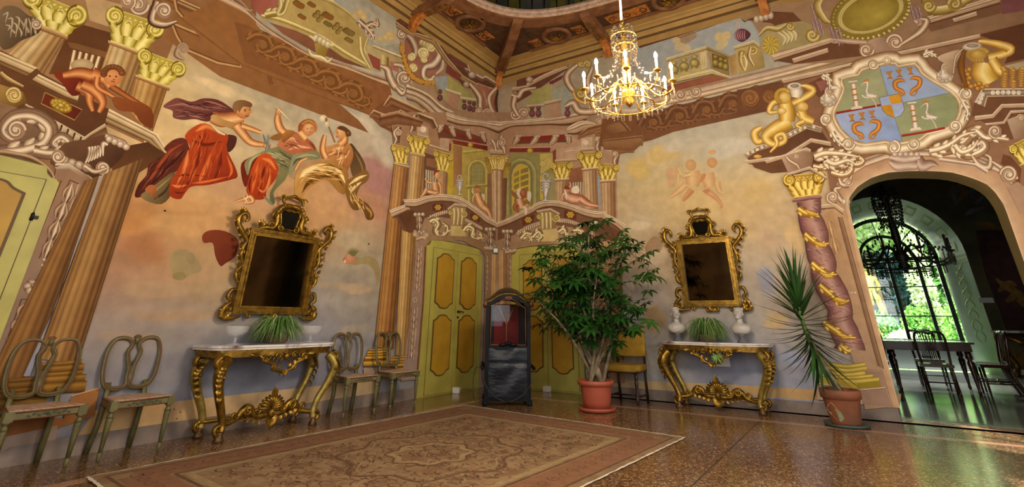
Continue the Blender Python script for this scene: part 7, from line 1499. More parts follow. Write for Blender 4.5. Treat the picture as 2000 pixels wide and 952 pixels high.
def spider(label,loc,R_,n,seed,hh):
    t=thing('spider_plant',label,'plant',loc);MB().lathe([(.10,0),(.12,.02),(.15,.09),(.16,.10),(.14,.1),(.12,.05)],n=18).build('pot',MATS['pot_dark'],t);rg=random.Random(seed)
    for nm,m,cnt in (('leaf_tuft','leaf_green',n),('leaf_tuft','leaf_stripe',n//3)):
        mb=MB()
        for k in range(cnt):
            a=rg.uniform(0,2*PI);r=R_*rg.uniform(.5,1.1);h=hh*rg.uniform(.5,1.1);dr=rg.uniform(.7,1.45);P=[]
            for j in range(6): u=j/5;P.append((r*u*math.cos(a),r*u*math.sin(a)*.62,max(.012,.08+h*2.1*u*(1-u*(.62+.38*dr)))))
            mb.tube(P,[.009,.013,.011,.007,.002],3,flat=.25,up=(0,0,1))
        mb.build(nm,MATS[m],t)
    return t
spider('spider plant with arching striped leaves between the two glass bowls',(.3,-4.84,.857),.35,260,1,.36).rotation_euler=(0,0,PI/2);sp_=spider('spider plant with arching striped leaves between the two white busts',(4.10,-.32,.857),.34,260,2,.42)
mb=MB();rg=random.Random(9)
for k in range(14): a=rg.uniform(0,6.28);mb.leaf((.17,-.33,-.16),(.17+.09*math.cos(a),-.34,-.2+.1*math.sin(a)),.008,(0,-1,0),.3,4)
mb.tube([(.12,-.1,.1),(.17,-.28,.05),(.17,-.33,-.16)],.003,4);mb.build('runner',MATS['leaf_green'],sp_)
mat('bust_marble','c9c2ba',.4,col2='b5aca3',nscale=8);mat('socle','55565a',.4,col2='6d6e70',nscale=20)
def bust(label,loc,rz,hair):
    t=thing('marble_bust',label,'bust',loc,rz,'white busts on the console',(.88,.88,.88));MB().lathe([(.085,0),(.085,.02),(.05,.04),(.045,.08),(.065,.105),(.065,.125)],n=16).build('socle',MATS['socle'],t)
    b=MB();b.lathe([(.05,.12),(.10,.135),(.135,.17),(.145,.215),(.13,.255),(.085,.28),(.055,.295),(.045,.33),(.05,.36)],n=20,wob=lambda a,i: .3*abs(math.cos(a))**2-.16 if 0 < i < 6 else 0)
    for s in (-1,1): b.tube([(s*.13,-.02,.26),(s*.06,-.09,.22),(-s*.01,-.10,.17),(-s*.06,-.07,.14)],[.012,.02,.02,.008],6)
    K=lambda x,y,z: (x*1.45,y*1.45,.335+(z-.36)*1.45)
    def hb_(m_,c,r,nu=10,nv=6): m_.ball(K(*c),tuple(1.3*q for q in r) if hasattr(r,'__len__') else r*1.3,nu,nv)
    hb_(b,(0,-.01,.43),(.05,.06,.07),14,10);hb_(b,(0,-.035,.395),(.033,.035,.03));b.tube([K(0,-.066,.44),K(0,-.08,.415)],[.009,.016],6);hb_(b,(0,-.062,.392),(.016,.01,.006),8,5)
    for s in (-1,1): hb_(b,(s*.02,-.058,.44),(.011,.008,.006),8,5);hb_(b,(s*.05,.0,.425),(.008,.014,.02),8,5);b.tube([K(s*.008,-.066,.452),K(s*.035,-.055,.455)],.006,5)
    bo=b.build('body',MATS['bust_marble'],t);hb=MB();hb_(hb,(0,.01,.447),(.053,.058,.062),12,8)
    for k in range(14): a=k*.45;hb_(hb,(.042*math.cos(a),.012+.046*math.sin(a),.475+.01*math.sin(k*2.1)),.014,7,5)
    if hair: hb_(hb,(0,.07,.46),.03);hb.tube([K(-.05,-.02,.48),K(0,-.045,.5),K(.05,-.02,.48)],.015,6)
    hb.build('hair',MATS['bust_marble'],bo)
bust('white marble bust with draped shoulders beside the spider plant, nearer the green tree',(3.63,-.2,.857),.5,1);bust('white marble bust with draped shoulders beside the spider plant, nearer the yucca',(4.56,-.22,.857),-.3,0)
# ---- sedan chair
mat('lacquer','090a0e',.45,spec=.15,col2='14161c',nscale=6,bump=.1,bscale=20);mat('leather_blue','0b0d12',.34,spec=.35,col2='1f242e',nscale=4,detail=6,bump=.7,bscale=9,stretch=(1,1,3));mat('leather_top','2f2118',.45,col2='3d2c20',nscale=5,bump=.2,bscale=12);mat('velvet','5a0d14',.9,col2='6d141c',nscale=4);mat('cord','a8704a',.8);thin_glass('pane_clear',.01,ior=1.12)
sd=thing('sedan_chair','antique blue-black leather sedan chair with domed roof and red velvet inside','sedan chair',(1.35,-1.55,0),math.radians(35.8),None,(1,1,.985))
W,D,Z0,Z1,Z2=.31,.36,.06,.76,1.37
fr=MB()
for sx in (-1,1):
    for sy in (-1,1): fr.box((sx*W,sy*D,(.02+1.38)/2),(.055,.055,1.36))
for z in (.09,.76): fr.box((0,-D,z),(2*W,.05,.06));fr.box((0,D,z),(2*W,.05,.06));fr.box((-W,0,z),(.05,2*D,.06));fr.box((W,0,z),(.05,2*D,.06))
fr.build('frame',MATS['lacquer'],sd,False)
arc_=[(-.31,1.33),(-.26,1.34),(-.20,1.38),(-.12,1.43),(0,1.45),(.12,1.43),(.20,1.38),(.26,1.34),(.31,1.33)];A3=[tuple(p) for p in crom(arc_,4)]
for y in (-D-.03,D-.01): MB().prism(A3+[(x,z+.085) for x,z in A3[::-1]],.05,lambda x,z,d: (x*1.08,y+d,z)).build('arched_head',MATS['lacquer'],sd,False)
MB().tube([(x*1.08,-D-.035,z+.075) for x,z in A3],.011,6).build('gilt_moulding',MATS['gilt'],sd);MB().tube([(x*.85,-D-.03,z-.005) for x,z in A3]+[(.262,-D-.03,1.0),(.262,-D-.03,.80),(-.262,-D-.03,.80),(-.262,-D-.03,1.0)],.008,5,closed=True).build('window_beading',mat('brown_gilt','6d3f1c',.5),sd)
mb=MB();vs=[];nu,nv=len(A3),12
for j in range(nv+1):
    v=j/nv;y=-D-.05+(2*D+.1)*v;bul=.10*math.sin(PI*v)**.6
    for i,(x,z) in enumerate(A3): vs.append((x*1.12,y,z+.085+bul*(.3+.7*math.cos(PI*x/.66))))
mb.add(vs,[(j*nu+i,j*nu+i+1,(j+1)*nu+i+1,(j+1)*nu+i) for j in range(nv) for i in range(nu-1)]);mb.build('domed_roof',MATS['leather_top'],sd)
mb=MB()
for s in (-1,1): mb.tube([(s*.36,-D-.04,1.36),(s*.36,D+.04,1.36)],.03,6);mb.ball((s*.35,-D-.05,1.38),(.03,.02,.045))
for k in range(5): a=PI/2+(k-2)*.5;mb.leaf((0,-D-.045,1.44),(.07*math.cos(a),-D-.05,1.45+.045*math.sin(a)),.018,(0,-1,0),.2,4)
mb.build('roof_ornament',MATS['brown_gilt'],sd)
def quilt(w,h,f,nu=24,nv=26):
    mb=MB();vs=[]
    for j in range(nv+1):
        for i in range(nu+1):
            u,v=i/nu,j/nv;d=.02*math.sin(PI*u)**.5*math.sin(PI*v)**.5+.012*math.sin(9*v+2.2*math.sin(5*u))*math.sin(PI*u)-.02*math.exp(-((v-.68)/.025)**2);vs.append(f(u*w-w/2,v*h,d))
    return mb.add(vs,[(j*(nu+1)+i,j*(nu+1)+i+1,(j+1)*(nu+1)+i+1,(j+1)*(nu+1)+i) for j in range(nv) for i in range(nu)])
quilt(.57,.65,lambda x,z,d: (x,-D-.025-d,.11+z)).build('leather_panel',MATS['leather_blue'],sd)
for s in (-1,1): quilt(.67,.65,lambda x,z,d: (s*(W+.022+d*.5),x,.11+z)).build('leather_panel',MATS['leather_blue'],sd)
MB().box((0,D+.02,.72),(.6,.02,1.3)).build('back_panel',MATS['lacquer'],sd,False)
MB().box((0,D-.03,1.05),(.4,.03,.68)).build('velvet_lining',MATS['velvet'],sd,False);MB().box((0,0,.55),(.55,.6,.04)).build('seat',MATS['velvet'],sd,False);MB().box((0,0,.1),(.58,.68,.03)).build('floor_board',MATS['lacquer'],sd,False)
MB().box((0,-D-.005,1.08),(.53,.004,.56)).build('pane',MATS['pane_clear'],sd,False)
for s in (-1,1):
    MB().box((s*W,0,1.08),(.004,.66,.56)).build('pane',MATS['pane_clear'],sd,False);MB().box((s*W,0,1.1),(.02,.02,.56)).build('window_post',MATS['lacquer'],sd,False)
mb=MB().tube([(-.13,D-.1,1.36),(0,D-.12,1.08),(0,D-.12,.82)],.007,5);mb.tube([(.13,D-.1,1.36),(0,D-.12,1.08)],.007,5);mb.build('cord',MATS['cord'],sd)
mb=MB()
for s in (-1,1): mb.ball((s*.08,-D-.04,.80),(.06,.015,.025));mb.ball((s*.02,-D-.045,.82),(.03,.015,.03))
mb.build('crest',MATS['lacquer'],sd)
for s in (-1,1):
    MB().tube([(s*(W+.06),-D-.18,.50),(s*(W+.06),D+.12,.50)],.026,6).build('pole_stub',MATS['lacquer'],sd);MB().tube(crom([(s*(W+.06),-D-.12,.48),(s*(W+.02),-D-.14,.3),(s*.2,-D-.1,.14),(s*.02,-D-.06,.055)],5),[.014,.016,.016,.012],6,flat=.4).build('strap',mat('leather_strap','3a3026',.6),sd)
    for sy in (-1,1): MB().lathe([(.03,0),(.045,.02),(.03,.04),(.042,.06),(.03,.075)],(s*(W+.01),sy*(D+.0),0),10).build('foot',MATS['lacquer'],sd)
MB().tube(crom([(-W-.08,-D-.15,.5),(-W-.16,-D-.16,.5),(-W-.19,-D-.14,.3),(-W-.17,-D-.12,.1)],5),.008,5).build('strap',MATS['leather_strap'],sd)
# ---- yellow upholstered chair
mat('yellow_cloth','b8902f',.9,col2='a88028',nscale=10,bump=.1,bscale=60);mat('walnut','3a2113',.4,col2='2a170c',nscale=10)
yc=thing('upholstered_chair','high-backed chair in mustard yellow cloth with turned walnut legs','chair',(2.86,-.47,0),0)
def cushion(c,d,e=.03,n=6):
    mb=MB();vs=[];fs=[]
    g=[-1,-.9,-.5,0,.5,.9,1]
    def pt(u,v,w):
        k=lambda a,b,c_: a*(1-.06*(abs(b)**4+abs(c_)**4))
        return (c[0]+k(u,v,w)*d[0]/2,c[1]+k(v,u,w)*d[1]/2,c[2]+k(w,u,v)*d[2]/2)
    for ax in range(3):
        for s in (-1,1):
            o=len(vs)
            for a in g:
                for b in g: q=[0,0,0];q[ax]=s;q[(ax+1) % 3]=a;q[(ax+2) % 3]=b;vs.append(pt(*q))
            fs += [(o+i*7+j,o+i*7+j+1,o+(i+1)*7+j+1,o+(i+1)*7+j) for i in range(6) for j in range(6)]
    return mb.add(vs,fs)
cushion((0,-.02,.475),(.52,.48,.10)).build('seat_cushion',MATS['yellow_cloth'],yc);cushion((0,.225,.83),(.50,.06,.44)).build('backrest',MATS['yellow_cloth'],yc)
for s in (-1,1):
    MB().lathe([(.022,0),(.016,.03),(.026,.05),(.026,.08),(.018,.09),(.03,.13),(.018,.18),(.024,.25),(.032,.29),(.018,.31),(.026,.33),(.026,.425)],(s*.22,-.22,0),10).build('leg',MATS['walnut'],yc)
    MB().tube([(s*.22,.235,0),(s*.22,.2,.3),(s*.22,.22,.62)],.022,4).build('leg',MATS['walnut'],yc);MB().tube([(s*.22,-.22,.1),(s*.22,.22,.1)],.014,6).build('stretcher',MATS['walnut'],yc)
MB().tube([(-.22,0,.1),(.22,0,.1)],.014,6).build('stretcher',MATS['walnut'],yc);MB().box((0,-.01,.43),(.49,.45,.04)).build('seat_rail',MATS['walnut'],yc,False)
# ---- potted trees
mat('plastic_terracotta','a5523a',.5,col2='984833',nscale=3);mat('bark','8a7a60',.8,col2='5f5240',nscale=14);mat('leaf_dark','143510',.4,col2='265017',nscale=3);mat('soil','2f2419',.9)
def palmate(mb,c,d,s,rg):
    """umbrella of 7 leaflets drooping from c facing d"""
    d=Vector(d).normalized();a=d.orthogonal().normalized();b=d.cross(a);ph=rg.uniform(0,1)
    for k in range(7):
        an=2*PI*(k+ph)/7;o=a*math.cos(an)+b*math.sin(an);l=s*rg.uniform(.75,1.1);e=Vector(c)+o*l-Vector((0,0,l*.35));mb.leaf(Vector(c)+o*.02,e,s*.17,d,.12,4)
t=thing('umbrella_tree','tall many-stemmed umbrella tree with glossy hand-shaped leaves in a terracotta pot','plant',(2.78,-1.47,0))
MB().lathe([(.2,0),(.245,.012),(.255,.05),(.24,.05),(.19,.022)],n=32).build('saucer',MATS['plastic_terracotta'],t);MB().lathe([(.175,.025),(.19,.12),(.215,.30),(.218,.31),(.245,.315),(.25,.37),(.235,.375),(.22,.33)],n=36).build('pot',MATS['plastic_terracotta'],t);MB().lathe([(.0,.325),(.222,.325)],n=24,cap=False).build('soil',MATS['soil'],t)
rg=random.Random(21);ends=[];dirs=[(-.62,-.35,1.6),(-.45,-.25,1.75),(-.15,.3,1.95),(.1,-.2,2.05),(.35,.25,1.95),(.6,-.05,1.8),(.85,.1,1.5),(-.62,-.62,1.15),(.3,-.35,1.6),(-.2,-.35,1.35),(.62,-.2,.95),(-.6,.2,.85)]
for i,(x,y,z) in enumerate(dirs):
    b0=(.1*math.cos(i*2.1),.1*math.sin(i*2.1),.32);P=crom([b0,(x*.22+.05*math.cos(i),y*.3,.32+z*.3),(x*.5+.06*math.sin(i*2),y*.7,.35+z*.6),(x,y,z+.3)],6);MB().tube(P,[.026,.022,.016,.008],6).build('stem',MATS['bark'],t);ends.append((P[-1],P[-4]))
    for q in range(3): k=9+q*3;e=np.array(P[k])+np.array((rg.uniform(-.3,.3),rg.uniform(-.3,.3),rg.uniform(.05,.3)));MB().tube([P[k],(np.array(P[k])+e)/2+np.array((0,0,.04)),e],[.012,.009,.005],5).build('branch',MATS['bark'],t);ends.append((e,P[k]))
for (e,b) in ends:
    mb=MB()
    for q in range(9):
        c=np.array(e)*(1-.0)+np.array((rg.gauss(0,.13),rg.gauss(0,.13),rg.gauss(.03,.11)));d=(rg.uniform(-.6,.6),rg.uniform(-.9,.2),1);mb.tube([e,c],[.004,.003],3);palmate(mb,c,d,rg.uniform(.11,.17),rg)
    mb.build('leaf_spray',MATS['leaf_dark'],t)
mat('clay','8d4f30',.7,col2='6d4630',nscale=5,bump=.15,bscale=20);mat('clay_lime','a8a888',.8,col2='84805c',nscale=9);mat('saucer_green','3d4a46',.5);mat('yucca_leaf','1f3a1a',.35,col2='2f5522',nscale=3)
t=thing('yucca_plant','leaning yucca with sword leaves in a weathered clay pot on a green saucer','plant',(5.66,-.72,0))
MB().lathe([(.19,0),(.235,.008),(.245,.035),(.232,.035),(.185,.015)],n=28).build('saucer',MATS['saucer_green'],t);MB().lathe([(.155,.016),(.16,.05),(.198,.285),(.2,.29),(.218,.295),(.222,.385),(.205,.39),(.195,.34)],n=32).build('pot',MATS['clay'],t);MB().lathe([(0,.35),(.197,.35)],n=20,cap=False).build('soil',MATS['soil'],t)
mb=MB();ptch=[(-.13,.22),(-.08,.26),(-.04,.2),(.0,.16),(.02,.1),(-.02,.06),(-.07,.08),(-.12,.13),(-.15,.17)]
mb.add([(x-.02,-math.sqrt(max(.0001,(.163+.038*(z-.05)/.235)**2-(x-.02)**2))-.002,z) for x,z in ptch],[tuple(range(9))]);mb.build('lime_stain',MATS['clay_lime'],t)
tr=crom([(0,.0,.34),(-.09,0,.6),(-.2,0,.92),(-.25,.0,1.2),(-.24,0,1.5)],6);MB().tube(tr[:15],[.042,.034,.036,.03],8).build('trunk',MATS['bark'],t);MB().tube(tr[14:],[.03,.026,.012],6).build('crown_stem',mat('stem_green','4f6d2a',.5),t)
for k in range(110):
    u=(k/109)**.9;i=min(len(tr)-1,int(9+u*(len(tr)-10)));b=Vector(tr[i]);a=k*2.399+rg.uniform(-.2,.2);el=math.radians(-62+u*142)+rg.uniform(-.15,.15);l=rg.uniform(.5,.72);d=Vector((math.cos(a)*math.cos(el),math.sin(a)*math.cos(el)*.8,math.sin(el)))
    MB().leaf(b,b+d*l,.022,(0,0,1),-.06 if el < .3 else .03,5).build('leaf',MATS['yucca_leaf'],t)
# ---- rug
mat('rug_base','76583a',.95,col2='8f7250',nscale=5,detail=8,ramp=(.35,.65),bump=.3,bscale=120);mat('rug_dark','573a22',.95,col2='68482c',nscale=14);mat('rug_light','9a8058',.95,col2='86704c',nscale=14);mat('rug_rose','84593a',.95,col2='755035',nscale=10);mat('rug_fringe','cfc4b4',.95)
C0,C1,C2,C3=[np.array(p) for p in ((1.05,-2.18),(4.25,-2.545),(3.92,-6.95),(.9,-6.62))]
rp=lambda u,v: tuple((C0*(1-u)+C1*u)*(1-v)+(C3*(1-u)+C2*u)*v)
rug=thing('carpet','large worn beige and brown carpet with medallion and white fringed edge','carpet',(0,0,0))
MB().prism([rp(0,0),rp(1,0),rp(1,1),rp(0,1)],.008,lambda x,y,d: (x,y,.002+d)).build('pile',MATS['rug_base'],rug,False)
def fr_(mb,P,w,z):
    P=np.array([rp(*p) for p in P]);T=np.gradient(P,axis=0);T /= np.linalg.norm(T,axis=1)[:,None]+1e-9;N_=np.stack([-T[:,1],T[:,0]],1);n=len(P);ww=w if hasattr(w,'__len__') else [w]*n;vs=[]
    for i in range(n): vs += [(*(P[i]-N_[i]*ww[i]/2),z),(*(P[i]+N_[i]*ww[i]/2),z)]
    mb.add(vs,[(2*i,2*i+1,2*i+3,2*i+2) for i in range(n-1)])
def rectl(a,b): return [(a,b),(.5,b),(1-a,b),(1-a,.5),(1-a,1-b),(.5,1-b),(a,1-b),(a,.5),(a,b)]
for (a,b,w,m,z) in ((.085,.062,.30,'rug_rose',.0104),(.03,.022,.03,'rug_dark',.0108),(.142,.104,.03,'rug_dark',.0108),(.165,.12,.06,'rug_light',.0106)):
    mb=MB()
    for s in range(0,8,2): R8=rectl(a,b);fr_(mb,[R8[s],R8[s+1],R8[s+2]],w,z+.00006*(s//2 % 2))
    mb.build('border_stripe',MATS[m],rug,False)
vn=MB();rg=random.Random(4)
def vine(path,n,amp):
    for k in range(n):
        t0=(k+.5)/n;c=path(t0);s=1 if k % 2 else -1;fr_(vn,[(c[0]+.02*math.cos(a)*(1-a/9)*s,c[1]+.014*math.sin(a)*(1-a/9)) for a in np.linspace(0,7,14)],[.012]*13+[.03],.0112)
vine(lambda t: (.085,.06+.88*t),26,1);vine(lambda t: (.915,.06+.88*t),26,1);vine(lambda t: (.06+.88*t,.06),18,1);vine(lambda t: (.06+.88*t,.94),18,1)
vn.build('border_vine',MATS['rug_dark'],rug,False);fl_={m: MB() for m in ('rug_dark','rug_light','rug_rose')}
for k in range(1500):
    u,v=rg.uniform(.19,.81),rg.uniform(.14,.86);m=rg.choice(['rug_dark','rug_dark','rug_light','rug_rose']);a0=rg.uniform(0,6.28);r=rg.uniform(.008,.024);q=rg.uniform(1.5,5.)
    fr_(fl_[m],[(u+r*math.cos(a0+a),v+r*.72*math.sin(a0+a)*(1-.1*a)) for a in np.linspace(0,q,7)],[.004,.012,.016,.02,.016,.01,.003],.0109+.00001*(k % 20))
for r1,m,w in ((.30,'rug_dark',.03),(.27,'rug_light',.015),(.15,'rug_dark',.02),(.13,'rug_light',.05),(.05,'rug_dark',.02)): fr_(fl_[m],[(.5+r1*(1+.09*math.cos(8*a))*math.cos(a)*.8,.5+r1*(1+.09*math.cos(8*a))*math.sin(a)*.62) for a in np.linspace(0,2*PI,90)],w,.0115)
for m,b in fl_.items(): b.build('woven_flowers',MATS[m],rug,False)['kind']='stuff'
mb=MB()
for (p,q,n) in ((0,1,260),(2,3,60)):
    pass
for e in range(4):
    A,B=[((0,0),(1,0)),((1,0),(1,1)),((1,1),(0,1)),((0,1),(0,0))][e]
    fr_(mb,[(A[0]*(1-t_)+B[0]*t_+rg.uniform(-.0012,.0012),A[1]*(1-t_)+B[1]*t_+rg.uniform(-.0012,.0012)) for t_ in np.linspace(0,1,90)],[rg.uniform(.01,.03) for _ in range(90)],.0113)
mb.build('fringe',MATS['rug_fringe'],rug,False)
# ---- small things
mat('white_stone','cfcac0',.5)
for i,(x,y,rz,lb) in enumerate(((.14,-1.22,.3,'white stone door stop at the left-hand yellow double door'),(1.27,-.15,0,'white stone door stop behind the sedan chair'))):
    o=cushion((0,0,.045),(.13,.09,.09)).build('door_stop',MATS['white_stone']);o.location=(x,y,0);o.rotation_euler=(0,0,rz);tag(o,lb,'door stop','white door stops')
mat('grey_box','55565a',.5);mat('white_plastic','d8d6d0',.4);mat('brass_plate','b5905c',.5);mat('ink','3a3834',.7)
sl=thing('wall_spotlight','small grey and white wall spotlight in the painted corner between two doors','spotlight',(.06,-.07,2.42));MB().box((0,.0,.0),(.1,.1,.09),PI/4).build('housing',MATS['grey_box'],sl,False);MB().box((.05,-.05,.01),(.08,.02,.075),PI/4).build('lamp_face',MATS['white_plastic'],sl,False);MB().tube([(-.04,.05,.0),(-.02,.0,.02)],.012,6).build('arm',MATS['grey_box'],sl)
sw=thing('wall_switch','brass-coloured double light switch beside the archway','switch',(6.055,-.004,1.515));MB().box((0,-.008,0),(.11,.012,.07)).build('plate',MATS['brass_plate'],sw,False)
for s in (-1,1): MB().lathe([(.012,0),(.01,.012)],(s*.02,-.012,0),10,ax=(0,-1,0)).build('button',MATS['white_plastic'],sw)
pq=thing('notice','small white printed notice on the wall beneath the console with busts','notice',(4.2,-.02,.60));MB().box((0,-.006,0),(.2,.008,.16)).build('card',MATS['white_plastic'],pq,False)
for k in range(5): MB().box((-.05+.02*(k % 2),-.011,.05-.025*k),(.07,.002,.008)).build('text_line',MATS['ink'],pq,False)
# ------------------------------------------------------------------ chandeliers
mat('brass','c99a3c',.25,metal=.9);mat('crystal','fff6e4',.03,transmission=1.,ior=1.3,spec=.5);mat('dark_metal','17140f',.5,metal=.3,col2='2a241a',nscale=10);mat('dark_crystal','2f3029',.2,spec=.8);mat('candle','efe0c0',.6);mat('bulb','fff2d8',.4,emit='ffe2b0',estr=60);mat('rope','e6ddca',.8);mat('dark_bead','23202c',.2)
def drops(n,f,m,parent,name,r=.009):
    mb=MB()
    for k in range(n): mb.ball(f(k),(r,r,r*1.5),5,3)
    return mb.build(name,MATS[m],parent)
def chandelier(label,loc,S,lit):
    t=thing('chandelier',label,'chandelier',loc);mt,cr,cd=('brass','crystal','candle') if lit else ('dark_metal','dark_crystal','dark_metal')
    sc=lambda p: tuple(S*x for x in p);V=lambda x,y,z: (S*x,S*y,S*z)
    MB().lathe([(S*r,S*z) for r,z in ((.01,.46),(.02,.43),(.025,.30),(.015,.24),(.03,.16),(.035,.02),(.02,-.06),(.045,-.12),(.06,-.16),(.03,-.2),(.05,-.23),(.01,-.28))],n=12).build('stem',MATS[mt],t)
    for R_,z in ((.11,.40),(.09,.30),(.33,-.22),(.20,-.27)): MB().tube([V(R_*math.cos(a),R_*math.sin(a),z) for a in np.linspace(0,2*PI,28)[:-1]],S*.006,5,closed=True).build('hoop',MATS[mt],t)
    n=9;rg=random.Random(3)
    for k in range(n):
        a=2*PI*k/n+.15;c,s=math.cos(a),math.sin(a);hz=0;R_=.37;p=lambda r,z: V(r*c,r*s,z)
        ar=MB().tube(crom([p(.03,-.12),p(.10,-.05),p(.17,-.14),p(.25,-.22),p(R_-.02,-.19),p(R_,-.12+hz)],5),S*.007,6).build('arm',MATS[mt],t)
        MB().lathe([(S*.008,0),(S*.03,S*.012),(S*.034,S*.02),(S*.01,S*.016)],p(R_,-.12+hz),10).build('drip_pan',MATS[mt],ar)
        MB().lathe([(S*.010,0),(S*.010,S*.11)],p(R_,-.105+hz),8).build('candle_tube',MATS[cd],ar)
        if lit:
            MB().lathe([(S*.006,0),(S*.016,S*.02),(S*.012,S*.04),(S*.002,S*.06)],p(R_,.005+hz),8).build('bulb',MATS['bulb'],ar)
            l=light('chandelier_lamp','POINT',tuple(np.array(loc)+np.array(p(R_+.0,.10+hz))),LAMP_W,(1,.83,.60));l.data.shadow_soft_size=.04
        q=[(R_*u,-.10+hz-.16*math.sin(PI*u)+1.*0+.5*(1-u)) for u in np.linspace(0,1,14)]
        drops(14,lambda j: p(max(.06,q[j][0]),q[j][1] if j else .34),cr,t,'crystal_chain',S*.009)['kind']='stuff'
        for dz in range(4): drops(5,lambda j: V(R_*math.cos(a+.12*dz-.2),R_*math.sin(a+.12*dz-.2),-.15-.014*j-.02*math.sin(dz)),cr,t,'crystal_drop',S*.006)
    for k in range(18): a=2*PI*k/18;drops(11,lambda j: V((.10+.012*math.sin(j*.5))*math.cos(a),(.10+.012*math.sin(j*.5))*math.sin(a),.43-.03*j),cr,t,'crystal_strand',S*.009)
    for k in range(26): a=2*PI*k/26;drops(4,lambda j: V(.29*math.cos(a),.29*math.sin(a),-.235-.018*j),cr,t,'crystal_fringe',S*.006)
    for k in range(20): a=2*PI*k/20;drops(4,lambda j: V(.19*math.cos(a),.19*math.sin(a),-.27-.018*j),cr,t,'crystal_fringe',S*.006)
    mb=MB()
    for k in range(9): a=2*PI*k/9;mb.tube([V(.03*math.cos(a),.03*math.sin(a),.40),V(.09*math.cos(a),.09*math.sin(a),.46),V(.115*math.cos(a),.115*math.sin(a),.43)],S*.005,5);mb.ball(V(.09*math.cos(a),.09*math.sin(a),.475),S*.018,8,5)
    mb.build('crown',MATS[cr if lit else mt],t);drops(7,lambda j: V(.105*math.cos(j*.9),.105*math.sin(j*.9),.36),'dark_bead',t,'dark_bead',S*.014)['kind']='stuff'
    return t
LAMP_W=50
pl_=onR(1224,143,-4.95)
c1=chandelier('lit crystal chandelier with glowing bulbs hanging on a white rope',(float(pl_[0]),-4.95,float(pl_[2])-.04),1.,True)
lk=MB()
for k in range(4): lk.tube([(.012*math.cos(a)*(1 if k % 2 else .2),.012*math.cos(a)*(.2 if k % 2 else 1),.48+k*.03+.02*math.sin(a)) for a in np.linspace(0,2*PI,10)[:-1]],.003,4,closed=True)
lk.build('chain',MATS['brass'],c1);MB().tube([(.004*math.sin(z*9),0,z) for z in np.linspace(.59,7.3,60)],.011,6).build('rope',MATS['rope'],c1)
YC_=3.1;pc=onR(1752,470,YC_)
c2=chandelier('unlit dark crystal chandelier hanging in the room beyond the archway',(float(pc[0]),YC_,float(pc[2])),2.0,False)
MB().tube([(0,0,.7),(0,0,FZ-float(pc[2]))],.012,6).build('rope',MATS['dark_metal'],c2);MB().lathe([(.03,.68),(.1,.8),(.07,.95),(.02,1.05)],n=10).build('canopy',MATS['dark_metal'],c2)
# ------------------------------------------------------------------ dining room beyond the archway
mat('mahogany','2a130b',.22,col2='3d1d10',nscale=8,coat=.5)
TY0,TY1,TX0,TX1=3.85,5.15,5.2,7.66
tb=thing('dining_table','dark polished dining table with turned legs beyond the archway','table',((TX0+TX1)/2,(TY0+TY1)/2,0));hx,hy=(TX1-TX0)/2,(TY1-TY0)/2
MB().box((0,0,.815),(2*hx,2*hy,.03)).build('table_top',MATS['mahogany'],tb,False);MB().box((0,0,.74),(2*hx-.1,2*hy-.1,.12)).build('apron',MATS['mahogany'],tb,False)
for x in (-hx+.12,0,hx-.12):
    for y in (-hy+.12,hy-.12): MB().lathe([(.02,0),(.03,.03),(.02,.07),(.03,.2),(.045,.4),(.05,.5),(.03,.54),(.055,.58),(.045,.62),(.05,.7)],(x,y,0),10).build('leg',MATS['mahogany'],tb)
def dchair():
    t=thing('dining_chair','','chair');m=MATS['mahogany'];MB().box((0,0,.455),(.48,.44,.05)).build('seat',m,t,False)
    for s in (-1,1):
        MB().tube([(s*.21,-.19,0),(s*.21,-.19,.45)],[.02,.026],4).build('leg',m,t);MB().tube(crom([(s*.2,.32,0),(s*.2,.22,.25),(s*.2,.2,.46),(s*.215,.24,.75),(s*.2,.28,.96),(s*.1,.29,1.0),(0,.285,.97)],4),.022,6).build('leg',m,t);MB().tube([(s*.2,-.19,.18),(s*.2,.25,.18)],.012,5).build('stretcher',m,t)
    MB().tube([(-.2,.04,.18),(.2,.04,.18)],.012,5).build('stretcher',m,t);MB().box((0,.215,.5),(.16,.02,.06)).build('back_shoe',m,t,False)
    for k in range(5): MB().tube([(-.06+.03*k,.21,.5),(-.05+.025*k,.235,.7),(-.09+.045*k,.28,.97)],.008,5).build('back_slat',m,t)
    return t
dc=dchair()
for i,(x,y,rz,lb) in enumerate(((7.02,3.78,PI,'dark slat-back dining chair in front of the table, back turned to the archway'),(6.1,3.95,PI,'dark dining chair at the table half hidden by the archway jamb'),(7.86,4.3,-PI/2+.1,'dark dining chair at the end of the table, pushed in'),(7.05,5.3,0,'dark dining chair on the window side of the table'),(7.92,4.95,-PI/2,'dark dining chair with a white cloth at the table end'))):
    c=dc if i == 0 else copy_tree(dc);c.location=(x,y,0);c.rotation_euler=(0,0,rz);c['label']=lb;c['group']='dining chairs beyond the archway'
nk=quilt(.22,.3,lambda x,z,d: (x,.02*math.sin(z*20)+d,-z*.8-abs(x)*.2)).build('napkin',MATS['white_plastic']);nk.location=(8.23,4.95,1.03);nk.rotation_euler=(0,0,PI/2);tag(nk,'white cloth hung over a dining chair back','cloth')
cs=thing('marble_side_table','small marble-topped bracket table against the dark painted wall beyond the archway','table',(9.15,8.8,0));MB().prism([(-.5,.18),(-.5,-.1),(-.3,-.2),(.3,-.2),(.5,-.1),(.5,.18)],.05,lambda x,y,d: (x,y,.95+d)).build('marble_top',MATS['marble'],cs,False)
for s in (-1,1): MB().tube(crom([(s*.35,0,.95),(s*.42,-.1,.8),(s*.3,0,.5),(s*.2,.05,.25),(s*.28,0,0)],5),[.05,.06,.05,.04,.05],7).build('leg',MATS['gilt'],cs)
